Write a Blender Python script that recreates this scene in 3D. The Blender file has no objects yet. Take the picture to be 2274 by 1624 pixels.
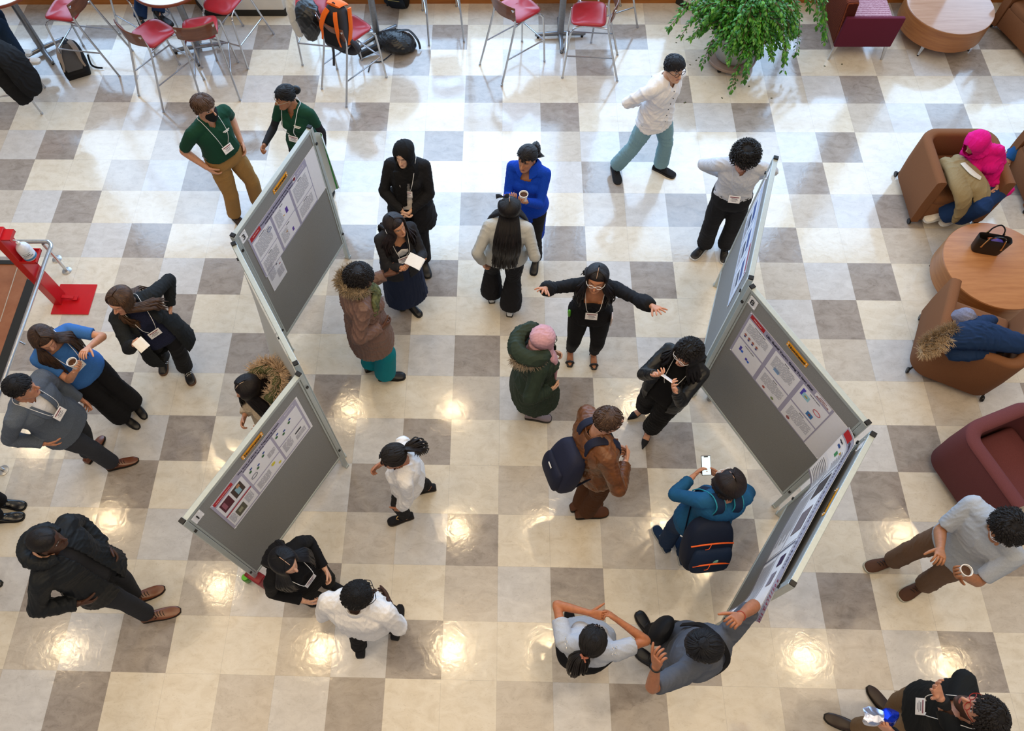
import bpy, bmesh, math, random
import numpy as np
from mathutils import Vector as V, Matrix, Euler, noise

# ---------------------------------------------------------------- camera, light, exposure
SC = bpy.context.scene
COL = SC.collection
F, RX, RY, RZ = 1737.33, 0.5029, 0.02103, 0.02320
CT = V((-0.0035, -8.3096, 7.0027)); CX, CY = 1058.67, 724.45
CR = Euler((RX, RY, RZ), 'XYZ').to_matrix()
cd = bpy.data.cameras.new('camera'); cam = bpy.data.objects.new('camera', cd); COL.objects.link(cam)
cam.location = CT; cam.rotation_euler = (RX, RY, RZ)
cd.sensor_width = 36; cd.lens = F / 2274 * 36
cd.shift_x = (1137 - CX) / 2274; cd.shift_y = (CY - 812) / 2274
cd.clip_start = 0.05; cd.clip_end = 100
SC.camera = cam
SC.view_settings.view_transform = 'Standard'; SC.view_settings.look = 'None'
SC.view_settings.gamma = 1; SC.view_settings.use_curve_mapping = False
SC.view_settings.exposure = 0.54

W = bpy.data.worlds.new('world'); SC.world = W; W.use_nodes = True
W.node_tree.nodes['Background'].inputs[0].default_value = (0.93, 0.95, 1.0, 1)
W.node_tree.nodes['Background'].inputs[1].default_value = 0.22

def at(px, py, z=0.0):
    d = CR @ V(((px - CX) / F, -(py - CY) / F, -1.0))
    return CT + d * ((z - CT.z) / d.z)

def area(name, loc, rot, sx, sy, power, col, spread=180):
    l = bpy.data.lights.new(name, 'AREA'); l.shape = 'RECTANGLE'; l.size = sx; l.size_y = sy
    l.energy = power; l.color = col; l.spread = math.radians(spread)
    o = bpy.data.objects.new(name, l); COL.objects.link(o); o.location = loc; o.rotation_euler = rot
    return o
# tall windows behind the top edge of the photograph: cool daylight
for k, (x, w, pw) in enumerate(((-5.6, 3.6, 225), (-1.2, 4.4, 345), (3.4, 4.0, 290), (7.9, 4.4, 250))):
    area('window_daylight', (x, 0.9, 3.7), (math.radians(-90), 0, 0), w, 5.6, pw, (0.44, 0.68, 1.0))
# added warm fill under the ceiling, brightens and warms the near floor
area('warm_fill', (0.5, -8.6, 9.1), (0, 0, 0), 14, 6, 300, (1.0, 0.73, 0.43))
LAMPS = [(235, 1150), (140, 1440), (775, 905), (1008, 905), (712, 1440), (1000, 1442), (1014, 1168), (1226, 1446),
         (1212, 1170), (1474, 1172), (1415, 900), (1795, 1460), (2115, 1475), (2015, 1182), (70, 985), (1590, 1265), (480, 1300), (500, 1010)]
LAMP_Z = 9.0
LPOS = []
for px, py in LAMPS:
    p = at(px, py, -LAMP_Z); LPOS.append((p.x, p.y))

# ---------------------------------------------------------------- materials
MATS = {}
def rgb(h):
    if isinstance(h, str):
        c = [int(h[i:i + 2], 16) / 255 for i in (0, 2, 4)]
        return tuple(x / 12.92 if x <= .04045 else ((x + .055) / 1.055) ** 2.4 for x in c)
    return tuple(h[:3])
def newmat(name):
    m = bpy.data.materials.new(name); m.use_nodes = True
    return m, m.node_tree, m.node_tree.nodes['Principled BSDF']
def setp(b, **k):
    for n, v in k.items():
        n = n.replace('_', ' ')
        if n in b.inputs: b.inputs[n].default_value = v
def nd(t, ty, **k):
    n = t.nodes.new(ty)
    for a, v in k.items():
        if a in n.inputs.keys(): n.inputs[a].default_value = v
        else: setattr(n, a, v)
    return n
def ramp(t, stops):
    r = t.nodes.new('ShaderNodeValToRGB'); e = r.color_ramp.elements
    while len(e) < len(stops): e.new(0.5)
    for i, (p, c) in enumerate(stops): e[i].position = p; e[i].color = (*c, 1)
    return r
def mat(name, col, rough=0.6, metal=0.0, var=0.08, nscale=40, bump=0.15, stretch=(1, 1, 1), spec=0.4, sheen=0.0, coat=0.0, bdist=0.002):
    key = (name, col, rough, metal, var, nscale, bump, stretch, spec)
    if key in MATS: return MATS[key]
    m, t, b = newmat(name); c = rgb(col)
    tc = nd(t, 'ShaderNodeTexCoord'); mp = nd(t, 'ShaderNodeMapping'); mp.inputs['Scale'].default_value = stretch
    t.links.new(tc.outputs['Object'], mp.inputs[0])
    nz = nd(t, 'ShaderNodeTexNoise'); nz.inputs['Scale'].default_value = nscale; nz.inputs['Detail'].default_value = 5
    t.links.new(mp.outputs[0], nz.inputs[0])
    r = ramp(t, [(0.3, tuple(x * (1 - var) for x in c)), (0.7, tuple(min(1, x * (1 + var)) for x in c))])
    t.links.new(nz.outputs[0], r.inputs[0]); t.links.new(r.outputs[0], b.inputs['Base Color'])
    if bump:
        bp = nd(t, 'ShaderNodeBump'); bp.inputs['Strength'].default_value = bump; bp.inputs['Distance'].default_value = bdist
        t.links.new(nz.outputs[0], bp.inputs['Height']); t.links.new(bp.outputs[0], b.inputs['Normal'])
    setp(b, Roughness=rough, Metallic=metal, Specular_IOR_Level=spec, Sheen_Weight=sheen, Coat_Weight=coat)
    MATS[key] = m; return m
def cloth(name, col, **k):
    kw = dict(rough=0.85, var=0.08, nscale=170, bump=0.3, spec=0.2, bdist=0.002); kw.update(k)
    return mat(name, col, **kw)
def wood(name, col, col2, scale=1.0, rough=0.35, axis=(1, 12, 12)):
    key = (name, col, col2, scale)
    if key in MATS: return MATS[key]
    m, t, b = newmat(name)
    tc = nd(t, 'ShaderNodeTexCoord'); mp = nd(t, 'ShaderNodeMapping'); mp.inputs['Scale'].default_value = axis
    t.links.new(tc.outputs['Object'], mp.inputs[0])
    nz = nd(t, 'ShaderNodeTexNoise'); nz.inputs['Scale'].default_value = 2.2 * scale; nz.inputs['Detail'].default_value = 8; nz.inputs['Roughness'].default_value = .65
    t.links.new(mp.outputs[0], nz.inputs[0])
    r = ramp(t, [(0.3, rgb(col)), (0.7, rgb(col2))]); t.links.new(nz.outputs[0], r.inputs[0]); t.links.new(r.outputs[0], b.inputs['Base Color'])
    setp(b, Roughness=rough, Specular_IOR_Level=0.45)
    MATS[key] = m; return m

# ---------------------------------------------------------------- mesh helpers
def catmull(pts, n):
    """smooth rows of numbers: n samples per span"""
    P = np.array(pts, float); out = []
    for i in range(len(P) - 1):
        p0 = P[max(i - 1, 0)]; p1 = P[i]; p2 = P[i + 1]; p3 = P[min(i + 2, len(P) - 1)]
        for k in range(n):
            u = k / n
            out.append(0.5 * ((2 * p1) + (p2 - p0) * u + (2 * p0 - 5 * p1 + 4 * p2 - p3) * u * u + (3 * p1 - p0 - 3 * p2 + p3) * u ** 3))
    out.append(P[-1]); return np.array(out)
class MB:
    def __init__(s): s.v = []; s.f = []; s.m = []
    def add(s, vs, fs, mi=0):
        o = len(s.v); s.v += [tuple(map(float, p)) for p in vs]; s.f += [tuple(o + i for i in f) for f in fs]; s.m += [mi] * len(fs)
    def rings(s, R, close=True, caps=True, mi=0):
        n = len(R[0]); o = len(s.v)
        for r in R: s.v += [tuple(map(float, p)) for p in r]
        k = n if close else n - 1
        for i in range(len(R) - 1):
            for j in range(k):
                a = o + i * n + j; b = o + i * n + (j + 1) % n
                s.f.append((a, b, b + n, a + n)); s.m.append(mi)
        if caps:
            s.f.append(tuple(o + j for j in range(n))[::-1]); s.m.append(mi)
            e = o + (len(R) - 1) * n
            s.f.append(tuple(e + j for j in range(n))); s.m.append(mi)
    def tube(s, pts, rad, seg=10, up=None, mi=0, caps=True, smooth=0, power=2.0, round_ends=False):
        """pts: list of V; rad: scalar or list of scalar/(side, depth)"""
        pts = [V(p) for p in pts]
        if isinstance(rad, tuple) or not isinstance(rad, list): rad = [rad] * len(pts)
        rad = [(r, r) if not isinstance(r, (tuple, list)) else tuple(r) for r in rad]
        if smooth:
            A = catmull([tuple(p) + r for p, r in zip(pts, rad)], smooth)
            pts = [V(a[:3]) for a in A]; rad = [(max(a[3], 1e-4), max(a[4], 1e-4)) for a in A]
        if round_ends:
            d0 = (pts[0] - pts[1]).normalized(); d1 = (pts[-1] - pts[-2]).normalized()
            a, b = rad[0], rad[-1]; A = min(a); B = min(b)
            pts = [pts[0] + d0 * A * .95, pts[0] + d0 * A * .7] + pts + [pts[-1] + d1 * B * .7, pts[-1] + d1 * B * .95]
            rad = [(a[0] * .3, a[1] * .3), (a[0] * .72, a[1] * .72)] + rad + [(b[0] * .72, b[1] * .72), (b[0] * .3, b[1] * .3)]
        n = len(pts); R = []
        t0 = (pts[1] - pts[0]).normalized()
        if up is None: up = V((0, 0, 1)) if abs(t0.z) < .9 else V((0, 1, 0))
        u = V(up)
        for i in range(n):
            t = (pts[min(i + 1, n - 1)] - pts[max(i - 1, 0)])
            t = t.normalized() if t.length > 1e-9 else t0
            u = u - t * u.dot(t)
            if u.length < 1e-5: u = t.orthogonal()
            u.normalize(); sd = t.cross(u)
            a, b = rad[i]; ring = []
            for j in range(seg):
                th = 2 * math.pi * j / seg; c, q = math.cos(th), math.sin(th)
                if power != 2.0:
                    c = math.copysign(abs(c) ** (2 / power), c); q = math.copysign(abs(q) ** (2 / power), q)
                ring.append(pts[i] + sd * (a * c) + u * (b * q))
            R.append(ring)
        s.rings(R, True, caps, mi)
    def box(s, c, size, rot=None, mi=0, bev=0.0):
        c = V(c); hx, hy, hz = size[0] / 2, size[1] / 2, size[2] / 2
        R = rot if rot is not None else Matrix.Identity(3)
        if bev <= 0:
            vs = [c + R @ V((x, y, z)) for x in (-hx, hx) for y in (-hy, hy) for z in (-hz, hz)]
            s.add(vs, [(0, 1, 3, 2), (4, 6, 7, 5), (0, 4, 5, 1), (2, 3, 7, 6), (0, 2, 6, 4), (1, 5, 7, 3)], mi)
        else:
            bm = bmesh.new(); bmesh.ops.create_cube(bm, size=1)
            for v in bm.verts: v.co = V((v.co.x * size[0], v.co.y * size[1], v.co.z * size[2]))
            bmesh.ops.bevel(bm, geom=bm.edges[:], offset=bev, segments=3, affect='EDGES', profile=.5)
            bm.verts.ensure_lookup_table()
            s.add([c + R @ v.co for v in bm.verts], [tuple(v.index for v in f.verts) for f in bm.faces], mi); bm.free()
    def lathe(s, c, prof, seg=32, mi=0, caps=True, R=None, sx=1, sy=1):
        c = V(c); R = R or Matrix.Identity(3)
        s.rings([[c + R @ V((r * sx * math.cos(2 * math.pi * j / seg), r * sy * math.sin(2 * math.pi * j / seg), z)) for j in range(seg)] for r, z in prof], True, caps, mi)
    def ball(s, c, r, seg=16, mi=0, R=None):
        if not isinstance(r, (tuple, list)): r = (r, r, r)
        R = R or Matrix.Identity(3); c = V(c); rs = []
        n = max(6, seg // 2)
        for i in range(1, n):
            ph = math.pi * i / n
            rs.append([c + R @ V((r[0] * math.sin(ph) * math.cos(2 * math.pi * j / seg), r[1] * math.sin(ph) * math.sin(2 * math.pi * j / seg), -r[2] * math.cos(ph))) for j in range(seg)])
        s.rings(rs, True, True, mi)
    def build(s, name, mats, parent=None, smooth=True, loc=None, auto=40):
        me = bpy.data.meshes.new(name)
        L = V(loc) if loc is not None else V((0, 0, 0))
        me.from_pydata([tuple(V(p) - L) for p in s.v] if loc is not None else s.v, [], s.f)
        if not isinstance(mats, (list, tuple)): mats = [mats]
        for m in mats: me.materials.append(m)
        me.polygons.foreach_set('material_index', s.m)
        if smooth:
            me.polygons.foreach_set('use_smooth', [True] * len(s.f))
            if auto:
                try: me.set_sharp_from_angle(angle=math.radians(auto))
                except Exception: pass
        me.update()
        return link(name, me, parent, loc)
def link(name, me, parent=None, loc=None):
    o = bpy.data.objects.new(name, me); COL.objects.link(o)
    if loc is not None: o.location = loc
    if parent is not None:
        o.parent = parent
        if loc is None: o.matrix_parent_inverse = Matrix.Identity(4)
    return o
def tag(o, label=None, cat=None, group=None, kind=None):
    for k, v in (('label', label), ('category', cat), ('group', group), ('kind', kind)):
        if v: o[k] = v
    return o
def thing(name, loc, label, cat, group=None, rz=0):
    o = bpy.data.objects.new(name, None); COL.objects.link(o); o.location = loc; o.rotation_euler = (0, 0, rz); o.empty_display_size = .1
    return tag(o, label, cat, group)
class Local:
    """builds parts in the frame of a thing (Empty at its base)"""
    def __init__(s, root): s.r = root
    def put(s, name, mb, m, **k): return mb.build(name, m, s.r, **k)
def copy_tree(o, parent=None):
    c = o.copy(); COL.objects.link(c); c.parent = parent
    if parent is not None: c.matrix_parent_inverse = o.matrix_parent_inverse.copy()
    for ch in list(o.children): copy_tree(ch, c)
    return c
def text(name, s, size, M, m, parent=None, align='CENTER', bold=0.0):
    """M: 4x4 placing the text (x along the line, y up the letters)"""
    cu = bpy.data.curves.new(name, 'FONT'); cu.body = s; cu.size = size; cu.align_x = align; cu.align_y = 'CENTER'; cu.extrude = 0.0004; cu.offset = bold
    tmp = bpy.data.objects.new('t', cu); COL.objects.link(tmp)
    dg = bpy.context.evaluated_depsgraph_get(); me = bpy.data.meshes.new_from_object(tmp.evaluated_get(dg))
    bpy.data.objects.remove(tmp); bpy.data.curves.remove(cu)
    me.transform(M); me.materials.clear(); me.materials.append(m); me.name = name
    return link(name, me, parent)
# ---------------------------------------------------------------- the setting
TS = 0.457
def tile_mat(name, base, dark, light):
    m, t, b = newmat(name)
    geo = nd(t, 'ShaderNodeNewGeometry')
    mp = nd(t, 'ShaderNodeMapping'); mp.inputs['Scale'].default_value = (1.0, 1.7, 1)
    t.links.new(geo.outputs['Position'], mp.inputs[0])
    n1 = nd(t, 'ShaderNodeTexNoise'); n1.inputs['Scale'].default_value = 7; n1.inputs['Detail'].default_value = 9; n1.inputs['Roughness'].default_value = .68; n1.inputs['Distortion'].default_value = .7
    t.links.new(mp.outputs[0], n1.inputs[0])
    r = ramp(t, [(0.30, rgb(dark)), (0.48, rgb(base)), (0.72, rgb(light))]); t.links.new(n1.outputs[0], r.inputs[0])
    n2 = nd(t, 'ShaderNodeTexNoise'); n2.inputs['Scale'].default_value = 26; n2.inputs['Detail'].default_value = 6; n2.inputs['Distortion'].default_value = 2.0
    t.links.new(mp.outputs[0], n2.inputs[0])
    r2 = ramp(t, [(0.33, tuple(x * .72 for x in rgb(dark))), (0.40, (1, 1, 1))]); t.links.new(n2.outputs[0], r2.inputs[0])
    mx = nd(t, 'ShaderNodeMix', data_type='RGBA', blend_type='MULTIPLY'); mx.inputs[0].default_value = .2
    t.links.new(r.outputs[0], mx.inputs[6]); t.links.new(r2.outputs[0], mx.inputs[7])
    # hairline seam between neighbouring tiles
    sx = nd(t, 'ShaderNodeSeparateXYZ'); t.links.new(geo.outputs['Position'], sx.inputs[0])
    ds = []
    for ax in (0, 1):
        a = nd(t, 'ShaderNodeMath', operation='DIVIDE'); a.inputs[1].default_value = TS; t.links.new(sx.outputs[ax], a.inputs[0])
        f = nd(t, 'ShaderNodeMath', operation='PINGPONG'); f.inputs[1].default_value = .5; t.links.new(a.outputs[0], f.inputs[0]); ds.append(f)
    mn = nd(t, 'ShaderNodeMath', operation='MINIMUM'); t.links.new(ds[0].outputs[0], mn.inputs[0]); t.links.new(ds[1].outputs[0], mn.inputs[1])
    lt = nd(t, 'ShaderNodeMath', operation='LESS_THAN'); lt.inputs[1].default_value = .0035; t.links.new(mn.outputs[0], lt.inputs[0])
    ml = nd(t, 'ShaderNodeMath', operation='MULTIPLY'); ml.inputs[1].default_value = .35; t.links.new(lt.outputs[0], ml.inputs[0])
    m2 = nd(t, 'ShaderNodeMix', data_type='RGBA'); t.links.new(ml.outputs[0], m2.inputs[0]); t.links.new(mx.outputs[2], m2.inputs[6]); m2.inputs[7].default_value = (.30, .27, .24, 1)
    t.links.new(m2.outputs[2], b.inputs['Base Color'])
    # waxed, slightly wavy surface
    n3 = nd(t, 'ShaderNodeTexNoise'); n3.inputs['Scale'].default_value = 13; n3.inputs['Detail'].default_value = 4; n3.inputs['Distortion'].default_value = 1.0
    t.links.new(geo.outputs['Position'], n3.inputs[0])
    bp = nd(t, 'ShaderNodeBump'); bp.inputs['Strength'].default_value = .16; bp.inputs['Distance'].default_value = .004
    t.links.new(n3.outputs[0], bp.inputs['Height']); t.links.new(bp.outputs[0], b.inputs['Normal'])
    rr = nd(t, 'ShaderNodeMapRange'); rr.inputs['To Min'].default_value = .08; rr.inputs['To Max'].default_value = .15
    t.links.new(n1.outputs[0], rr.inputs[0]); t.links.new(rr.outputs[0], b.inputs['Roughness'])
    setp(b, Specular_IOR_Level=.85)
    return m
TM = [tile_mat('tile_dark', 'a0968e', '8b8179', 'b0a69e'), tile_mat('tile_cream', 'e2d8c6', 'd6cab6', 'ebe3d4'),
      tile_mat('tile_beige', 'c9bfb2', 'bbafa1', 'd5ccc0'), tile_mat('tile_pale', 'd0cdcb', 'c4c1be', 'dcdad8')]
OFF = [3, 2, 4, 1]
me = bpy.data.meshes.new('floor'); vs = []; fs = []; mi = []
c0, c1, r0, r1 = -20, 20, -1, 25
nx = c1 - c0 + 1
for r in range(r0, r1 + 1):
    for c in range(c0, c1 + 1): vs.append((c * TS, -r * TS, 0))
for r in range(r0, r1):
    for c in range(c0, c1):
        a = (r - r0) * nx + (c - c0); fs.append((a, a + nx, a + nx + 1, a + 1))
        k = (c - OFF[r % 4]) % 5; mi.append((0, 1, 1, 2, 3)[k])
me.from_pydata(vs, [], fs)
for m in TM: me.materials.append(m)
me.polygons.foreach_set('material_index', mi)
tag(link('floor', me), kind='structure')

M_white = mat('white_paint', 'e9e6df', rough=.6, var=.03, nscale=8, bump=.05)
M_black_rubber = mat('black_rubber', '23221f', rough=.5, bump=.1)
M_wood_trim = wood('orange_wood', '9a5a24', 'b97435', rough=.3)
M_steel = mat('brushed_steel', 'c8c9cb', rough=.28, metal=1.0, var=.05, bump=.02)
M_grey_metal = mat('silver_painted_metal', 'a9abb0', rough=.33, metal=.85, var=.04, bump=.02)
M_black = mat('black_plastic', '17171a', rough=.4, bump=.05)
YW = at(1100, 8).y + .0
def bx(name, c, size, m, **k):
    mb = MB(); mb.box(c, size, bev=k.pop('bev', 0)); return mb.build(name, m, smooth=False, **k)
# the wall under the windows, its wooden skirting, window posts and sill
tag(bx('wall_back', (0, YW + .16, .25), (20, .24, .5), M_white), kind='structure')
tag(bx('baseboard_back', (0, YW + .02, .075), (20, .04, .15), M_wood_trim), kind='structure')
tag(bx('trim_sill', (0, YW + .12, .52), (20, .34, .04), M_wood_trim), kind='structure')
for k, x in enumerate((-7.6, -3.6, 1.2, 5.5, 10.0)):
    tag(bx('trim_post', (x, YW + .15, 3.6), (.5 if k != 1 else .5, .16, 6.2), M_white), kind='structure')
for k, (x0, x1) in enumerate(((-7.35, -3.85), (-3.35, .95), (1.45, 5.25), (5.75, 9.75))):
    mb = MB(); n = 3
    for i in range(n + 1): mb.box((x0 + (x1 - x0) * i / n, YW + .15, 3.6), (.06, .08, 6.1))
    for z in (.58, 2.4, 4.4, 6.5): mb.box(((x0 + x1) / 2, YW + .15, z), (x1 - x0, .07, .06))
    tag(mb.build('window_%d' % (k + 1), mat('window_frame', '8d8f92', rough=.4, metal=.6), smooth=False), kind='structure')
tag(bx('trim_head', (0, YW + .15, 6.75), (20, .16, .25), M_white), kind='structure')
# white columns with black plinths standing just inside the window wall
def column(pts, h=1.9, name='trim_column'):
    P = [at(*p) for p in pts]
    mb = MB(); c = sum(P, V()) / len(P)
    mb.rings([[c + (p - c) * .985 + V((0, 0, z)) for p in P] for z in (0.09, h)], True, True, 0)
    mb.rings([[p + V((0, 0, z)) for p in P] for z in (0, .10)], True, True, 1)
    tag(mb.build(name, [M_white, M_black_rubber], smooth=False), kind='structure')
column([(458, 36), (636, 36), (660, 4), (660, -12), (430, -12), (432, 4)])
column([(1524, 22), (1620, 40), (1690, 40), (1700, 0), (1690, -12), (1500, -12), (1496, 5)])
# ceiling with recessed downlights
tag(bx('ceiling', (0, -5, LAMP_Z + .35), (22, 14, .1), mat('ceiling_white', 'ddd3c2', bump=0)), kind='structure')
M_lamp, t_, b_ = newmat('lamp_glow'); setp(b_, Emission_Strength=6.0); b_.inputs['Emission Color'].default_value = (1, .8, .5, 1)
for k, (x, y) in enumerate(LPOS):
    th = thing('ceiling_downlight', (x, y, LAMP_Z + .3), 'round warm ceiling downlight high above the atrium floor', 'lamp', 'ceiling downlights')
    mb = MB(); mb.lathe((0, 0, -.1), [(.17, .1), (.17, 0), (.13, 0), (.13, .1)], 24); mb.build('housing', M_white, th)
    l = bpy.data.lights.new('downlight_bulb', 'AREA'); l.shape = 'DISK'; l.size = .22; l.energy = 10; l.color = (1, .74, .42); l.spread = math.radians(140)
    o = bpy.data.objects.new('downlight_bulb', l); COL.objects.link(o); o.parent = th; o.location = (0, 0, -.12)
# ---------------------------------------------------------------- bodies and clothing
def raw_to_np(mb, voxel):
    me = bpy.data.meshes.new('tmp'); me.from_pydata(mb.v, [], mb.f); o = bpy.data.objects.new('tmp', me); COL.objects.link(o)
    md = o.modifiers.new('r', 'REMESH'); md.mode = 'VOXEL'; md.voxel_size = voxel
    dg = bpy.context.evaluated_depsgraph_get(); m2 = bpy.data.meshes.new_from_object(o.evaluated_get(dg))
    P = np.empty(len(m2.vertices) * 3, np.float32); m2.vertices.foreach_get('co', P); P = P.reshape(-1, 3).astype(float)
    L = np.empty(len(m2.loops), np.int32); m2.loops.foreach_get('vertex_index', L); Q = L.reshape(-1, 4)
    bpy.data.objects.remove(o); bpy.data.meshes.remove(me); bpy.data.meshes.remove(m2)
    return P, Q
def lap(P, Q, it=2, w=.5):
    n = len(P); a = np.concatenate([Q[:, i] for i in range(4)]); b = np.concatenate([Q[:, (i + 1) % 4] for i in range(4)])
    i = np.concatenate([a, b]); j = np.concatenate([b, a]); cnt = np.maximum(np.bincount(i, minlength=n), 1)[:, None]
    for _ in range(it):
        S = np.stack([np.bincount(i, weights=P[j, k], minlength=n) for k in range(3)], 1) / cnt
        P = P * (1 - w) + S * w
    return P
def normals(P, Q):
    N = np.cross(P[Q[:, 2]] - P[Q[:, 0]], P[Q[:, 3]] - P[Q[:, 1]]); R = np.zeros_like(P)
    for k in range(4):
        for c in range(3): R[:, c] += np.bincount(Q[:, k], weights=N[:, c], minlength=len(P))
    return R / np.maximum(np.linalg.norm(R, axis=1)[:, None], 1e-9)
def folds(P, Q, amp, freq=9.0, seed=0, squash=(1, 1, .8)):
    """cloth folds: sharp ridges with soft valleys, wandering over the surface"""
    if amp <= 0: return P
    N = normals(P, Q); rs = np.random.RandomState(seed); q = P * np.array(squash)
    w = q + .035 * np.stack([np.sin(q @ rs.randn(3) * 9 + rs.rand() * 6) for _ in range(3)], 1) + .012 * np.stack([np.sin(q @ rs.randn(3) * 27 + rs.rand() * 6) for _ in range(3)], 1)
    h = 0; freq = freq if freq > 20 else freq * 4.2
    for k in range(6):
        d = rs.randn(3); d /= np.linalg.norm(d); f = freq * (1 + .55 * k)
        m = .5 + .5 * np.sin(w @ rs.randn(3) * 4.5 + rs.rand() * 6)
        h = h + (1 - np.abs(np.sin(w @ d * f + rs.rand() * 6))) ** 2.2 * m / (1 + .35 * k)
    return P + N * (amp * (h - h.mean()))[:, None]
def np_mesh(name, P, Q, mats, parent, mi=None, attr=None, tris=None, solid=0):
    me = bpy.data.meshes.new(name); used = np.zeros(len(P), bool); used[Q.ravel()] = True
    if not used.all():
        mp = np.cumsum(used) - 1; P = P[used]; Q = mp[Q]
        if attr is not None: attr = attr[used]
    me.vertices.add(len(P)); me.vertices.foreach_set('co', P.astype(np.float32).ravel())
    me.loops.add(Q.size); me.loops.foreach_set('vertex_index', Q.astype(np.int32).ravel())
    me.polygons.add(len(Q)); me.polygons.foreach_set('loop_start', np.arange(0, Q.size, 4, dtype=np.int32)); me.polygons.foreach_set('loop_total', np.full(len(Q), 4, np.int32))
    for m in (mats if isinstance(mats, (list, tuple)) else [mats]): me.materials.append(m)
    if mi is not None: me.polygons.foreach_set('material_index', mi.astype(np.int32))
    me.polygons.foreach_set('use_smooth', np.ones(len(Q), bool))
    if attr is not None:
        a = me.attributes.new('fc', 'FLOAT_VECTOR', 'POINT'); a.data.foreach_set('vector', attr.astype(np.float32).ravel())
    me.update(calc_edges=True); me.validate()
    o = link(name, me, parent)
    if solid: 
        md = o.modifiers.new('thickness', 'SOLIDIFY'); md.thickness = solid; md.offset = 0
    return o

def skin_mat(tone, brow='1a120d', lip=None, eye='2a1a10', beard=None, closed=False, mask=False, seed=0):
    m, t, b = newmat('skin'); c = rgb(tone)
    at_ = nd(t, 'ShaderNodeAttribute', attribute_name='fc'); sep = nd(t, 'ShaderNodeSeparateXYZ'); t.links.new(at_.outputs['Vector'], sep.inputs[0])
    def M(op, a, b2=None, c2=None):
        n = nd(t, 'ShaderNodeMath', operation=op)
        for i, v in enumerate((a, b2, c2)):
            if v is None: continue
            if isinstance(v, (int, float)): n.inputs[i].default_value = v
            else: t.links.new(v, n.inputs[i])
        return n.outputs[0]
    X, Y, Z = sep.outputs; AX = M('ABSOLUTE', X)
    front = M('GREATER_THAN', Y, .045)
    def ell(cx, cz, rx, rz, x=AX, soft=.25):
        a = M('DIVIDE', M('SUBTRACT', x, cx), rx); e = M('DIVIDE', M('SUBTRACT', Z, cz), rz)
        r = M('ADD', M('MULTIPLY', a, a), M('MULTIPLY', e, e))
        mr = nd(t, 'ShaderNodeMapRange'); mr.inputs['From Min'].default_value = 1 - soft; mr.inputs['From Max'].default_value = 1 + soft; mr.inputs['To Min'].default_value = 1; mr.inputs['To Max'].default_value = 0
        t.links.new(r, mr.inputs[0]); return M('MULTIPLY', mr.outputs[0], front)
    nz = nd(t, 'ShaderNodeTexNoise'); nz.inputs['Scale'].default_value = 25; nz.inputs['Detail'].default_value = 4
    r = ramp(t, [(0.3, tuple(x * .86 for x in c)), (0.7, tuple(min(1, x * 1.08) for x in c))]); t.links.new(nz.outputs[0], r.inputs[0])
    cur = r.outputs[0]
    def over(fac, col, cur, k=1.0):
        mx = nd(t, 'ShaderNodeMix', data_type='RGBA'); t.links.new(M('MULTIPLY', fac, k), mx.inputs[0]); t.links.new(cur, mx.inputs[6]); mx.inputs[7].default_value = (*rgb(col), 1); return mx.outputs[2]
    lip = lip or tuple([c[0] * .72, c[1] * .42, c[2] * .45])
    cur = over(ell(.034, -.034, .022, .018, soft=.9), tuple([min(1, c[0] * 1.0), c[1] * .72, c[2] * .68]), cur, .35)   # cheek
    if beard:
        a = M('MULTIPLY', M('LESS_THAN', Z, M('SUBTRACT', M('MULTIPLY', AX, .55), .058)), M('GREATER_THAN', Z, -.135)); a = M('MULTIPLY', a, M('GREATER_THAN', Y, -.02)); cur = over(a, beard, cur, .9)
        cur = over(ell(0, -.048, .032, .007), beard, cur, .85)
    cur = over(ell(0, -.0665, .024, .0085), lip, cur)
    cur = over(ell(0, -.0665, .019, .0012), tuple(x * .35 for x in lip), cur, .8)
    cur = over(ell(.007, -.037, .0035, .0025), tuple(x * .35 for x in c), cur, .8)
    cur = over(ell(.033, .036, .021, .0042), brow, cur, .85)
    cur = over(ell(.032, .0125, .0175, .0085 if not closed else .0035), tuple(x * .25 for x in c), cur, .9)      # lash line
    if not closed:
        cur = over(ell(.032, .0115, .0145, .006), (.72, .68, .65), cur)
        cur = over(ell(.032, .0115, .0062, .0062), eye, cur)
    t.links.new(cur, b.inputs['Base Color'])
    setp(b, Roughness=.5, Specular_IOR_Level=.35, Subsurface_Weight=.06, Subsurface_Scale=.01); b.inputs['Subsurface Radius'].default_value = (1, .35, .2)
    return m

HEADT = [(-.122, .018, .070, .034), (-.113, .034, .086, .022), (-.10, .046, .091, .004), (-.082, .055, .090, -.022), (-.06, .063, .087, -.05), (-.03, .069, .087, -.074),
         (0, .073, .088, -.091), (.03, .076, .090, -.100), (.055, .075, .085, -.100), (.078, .067, .070, -.088), (.096, .052, .048, -.066), (.108, .031, .022, -.040), (.113, .012, -.002, -.018)]
def head_surf(z, th, grow=0.0):
    """point of the skull at height z; th=0 is the face, pi/2 the person's right"""
    T = HEADT; z = min(max(z, T[0][0]), T[-1][0])
    for i in range(len(T) - 1):
        if z <= T[i + 1][0]: break
    u = (z - T[i][0]) / (T[i + 1][0] - T[i][0]); w, f, b = [T[i][k] * (1 - u) + T[i + 1][k] * u for k in (1, 2, 3)]
    cy = (f + b) / 2; hy = (f - b) / 2
    return V(((w + grow) * math.sin(th), cy + (hy + grow) * math.cos(th), z))
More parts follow.
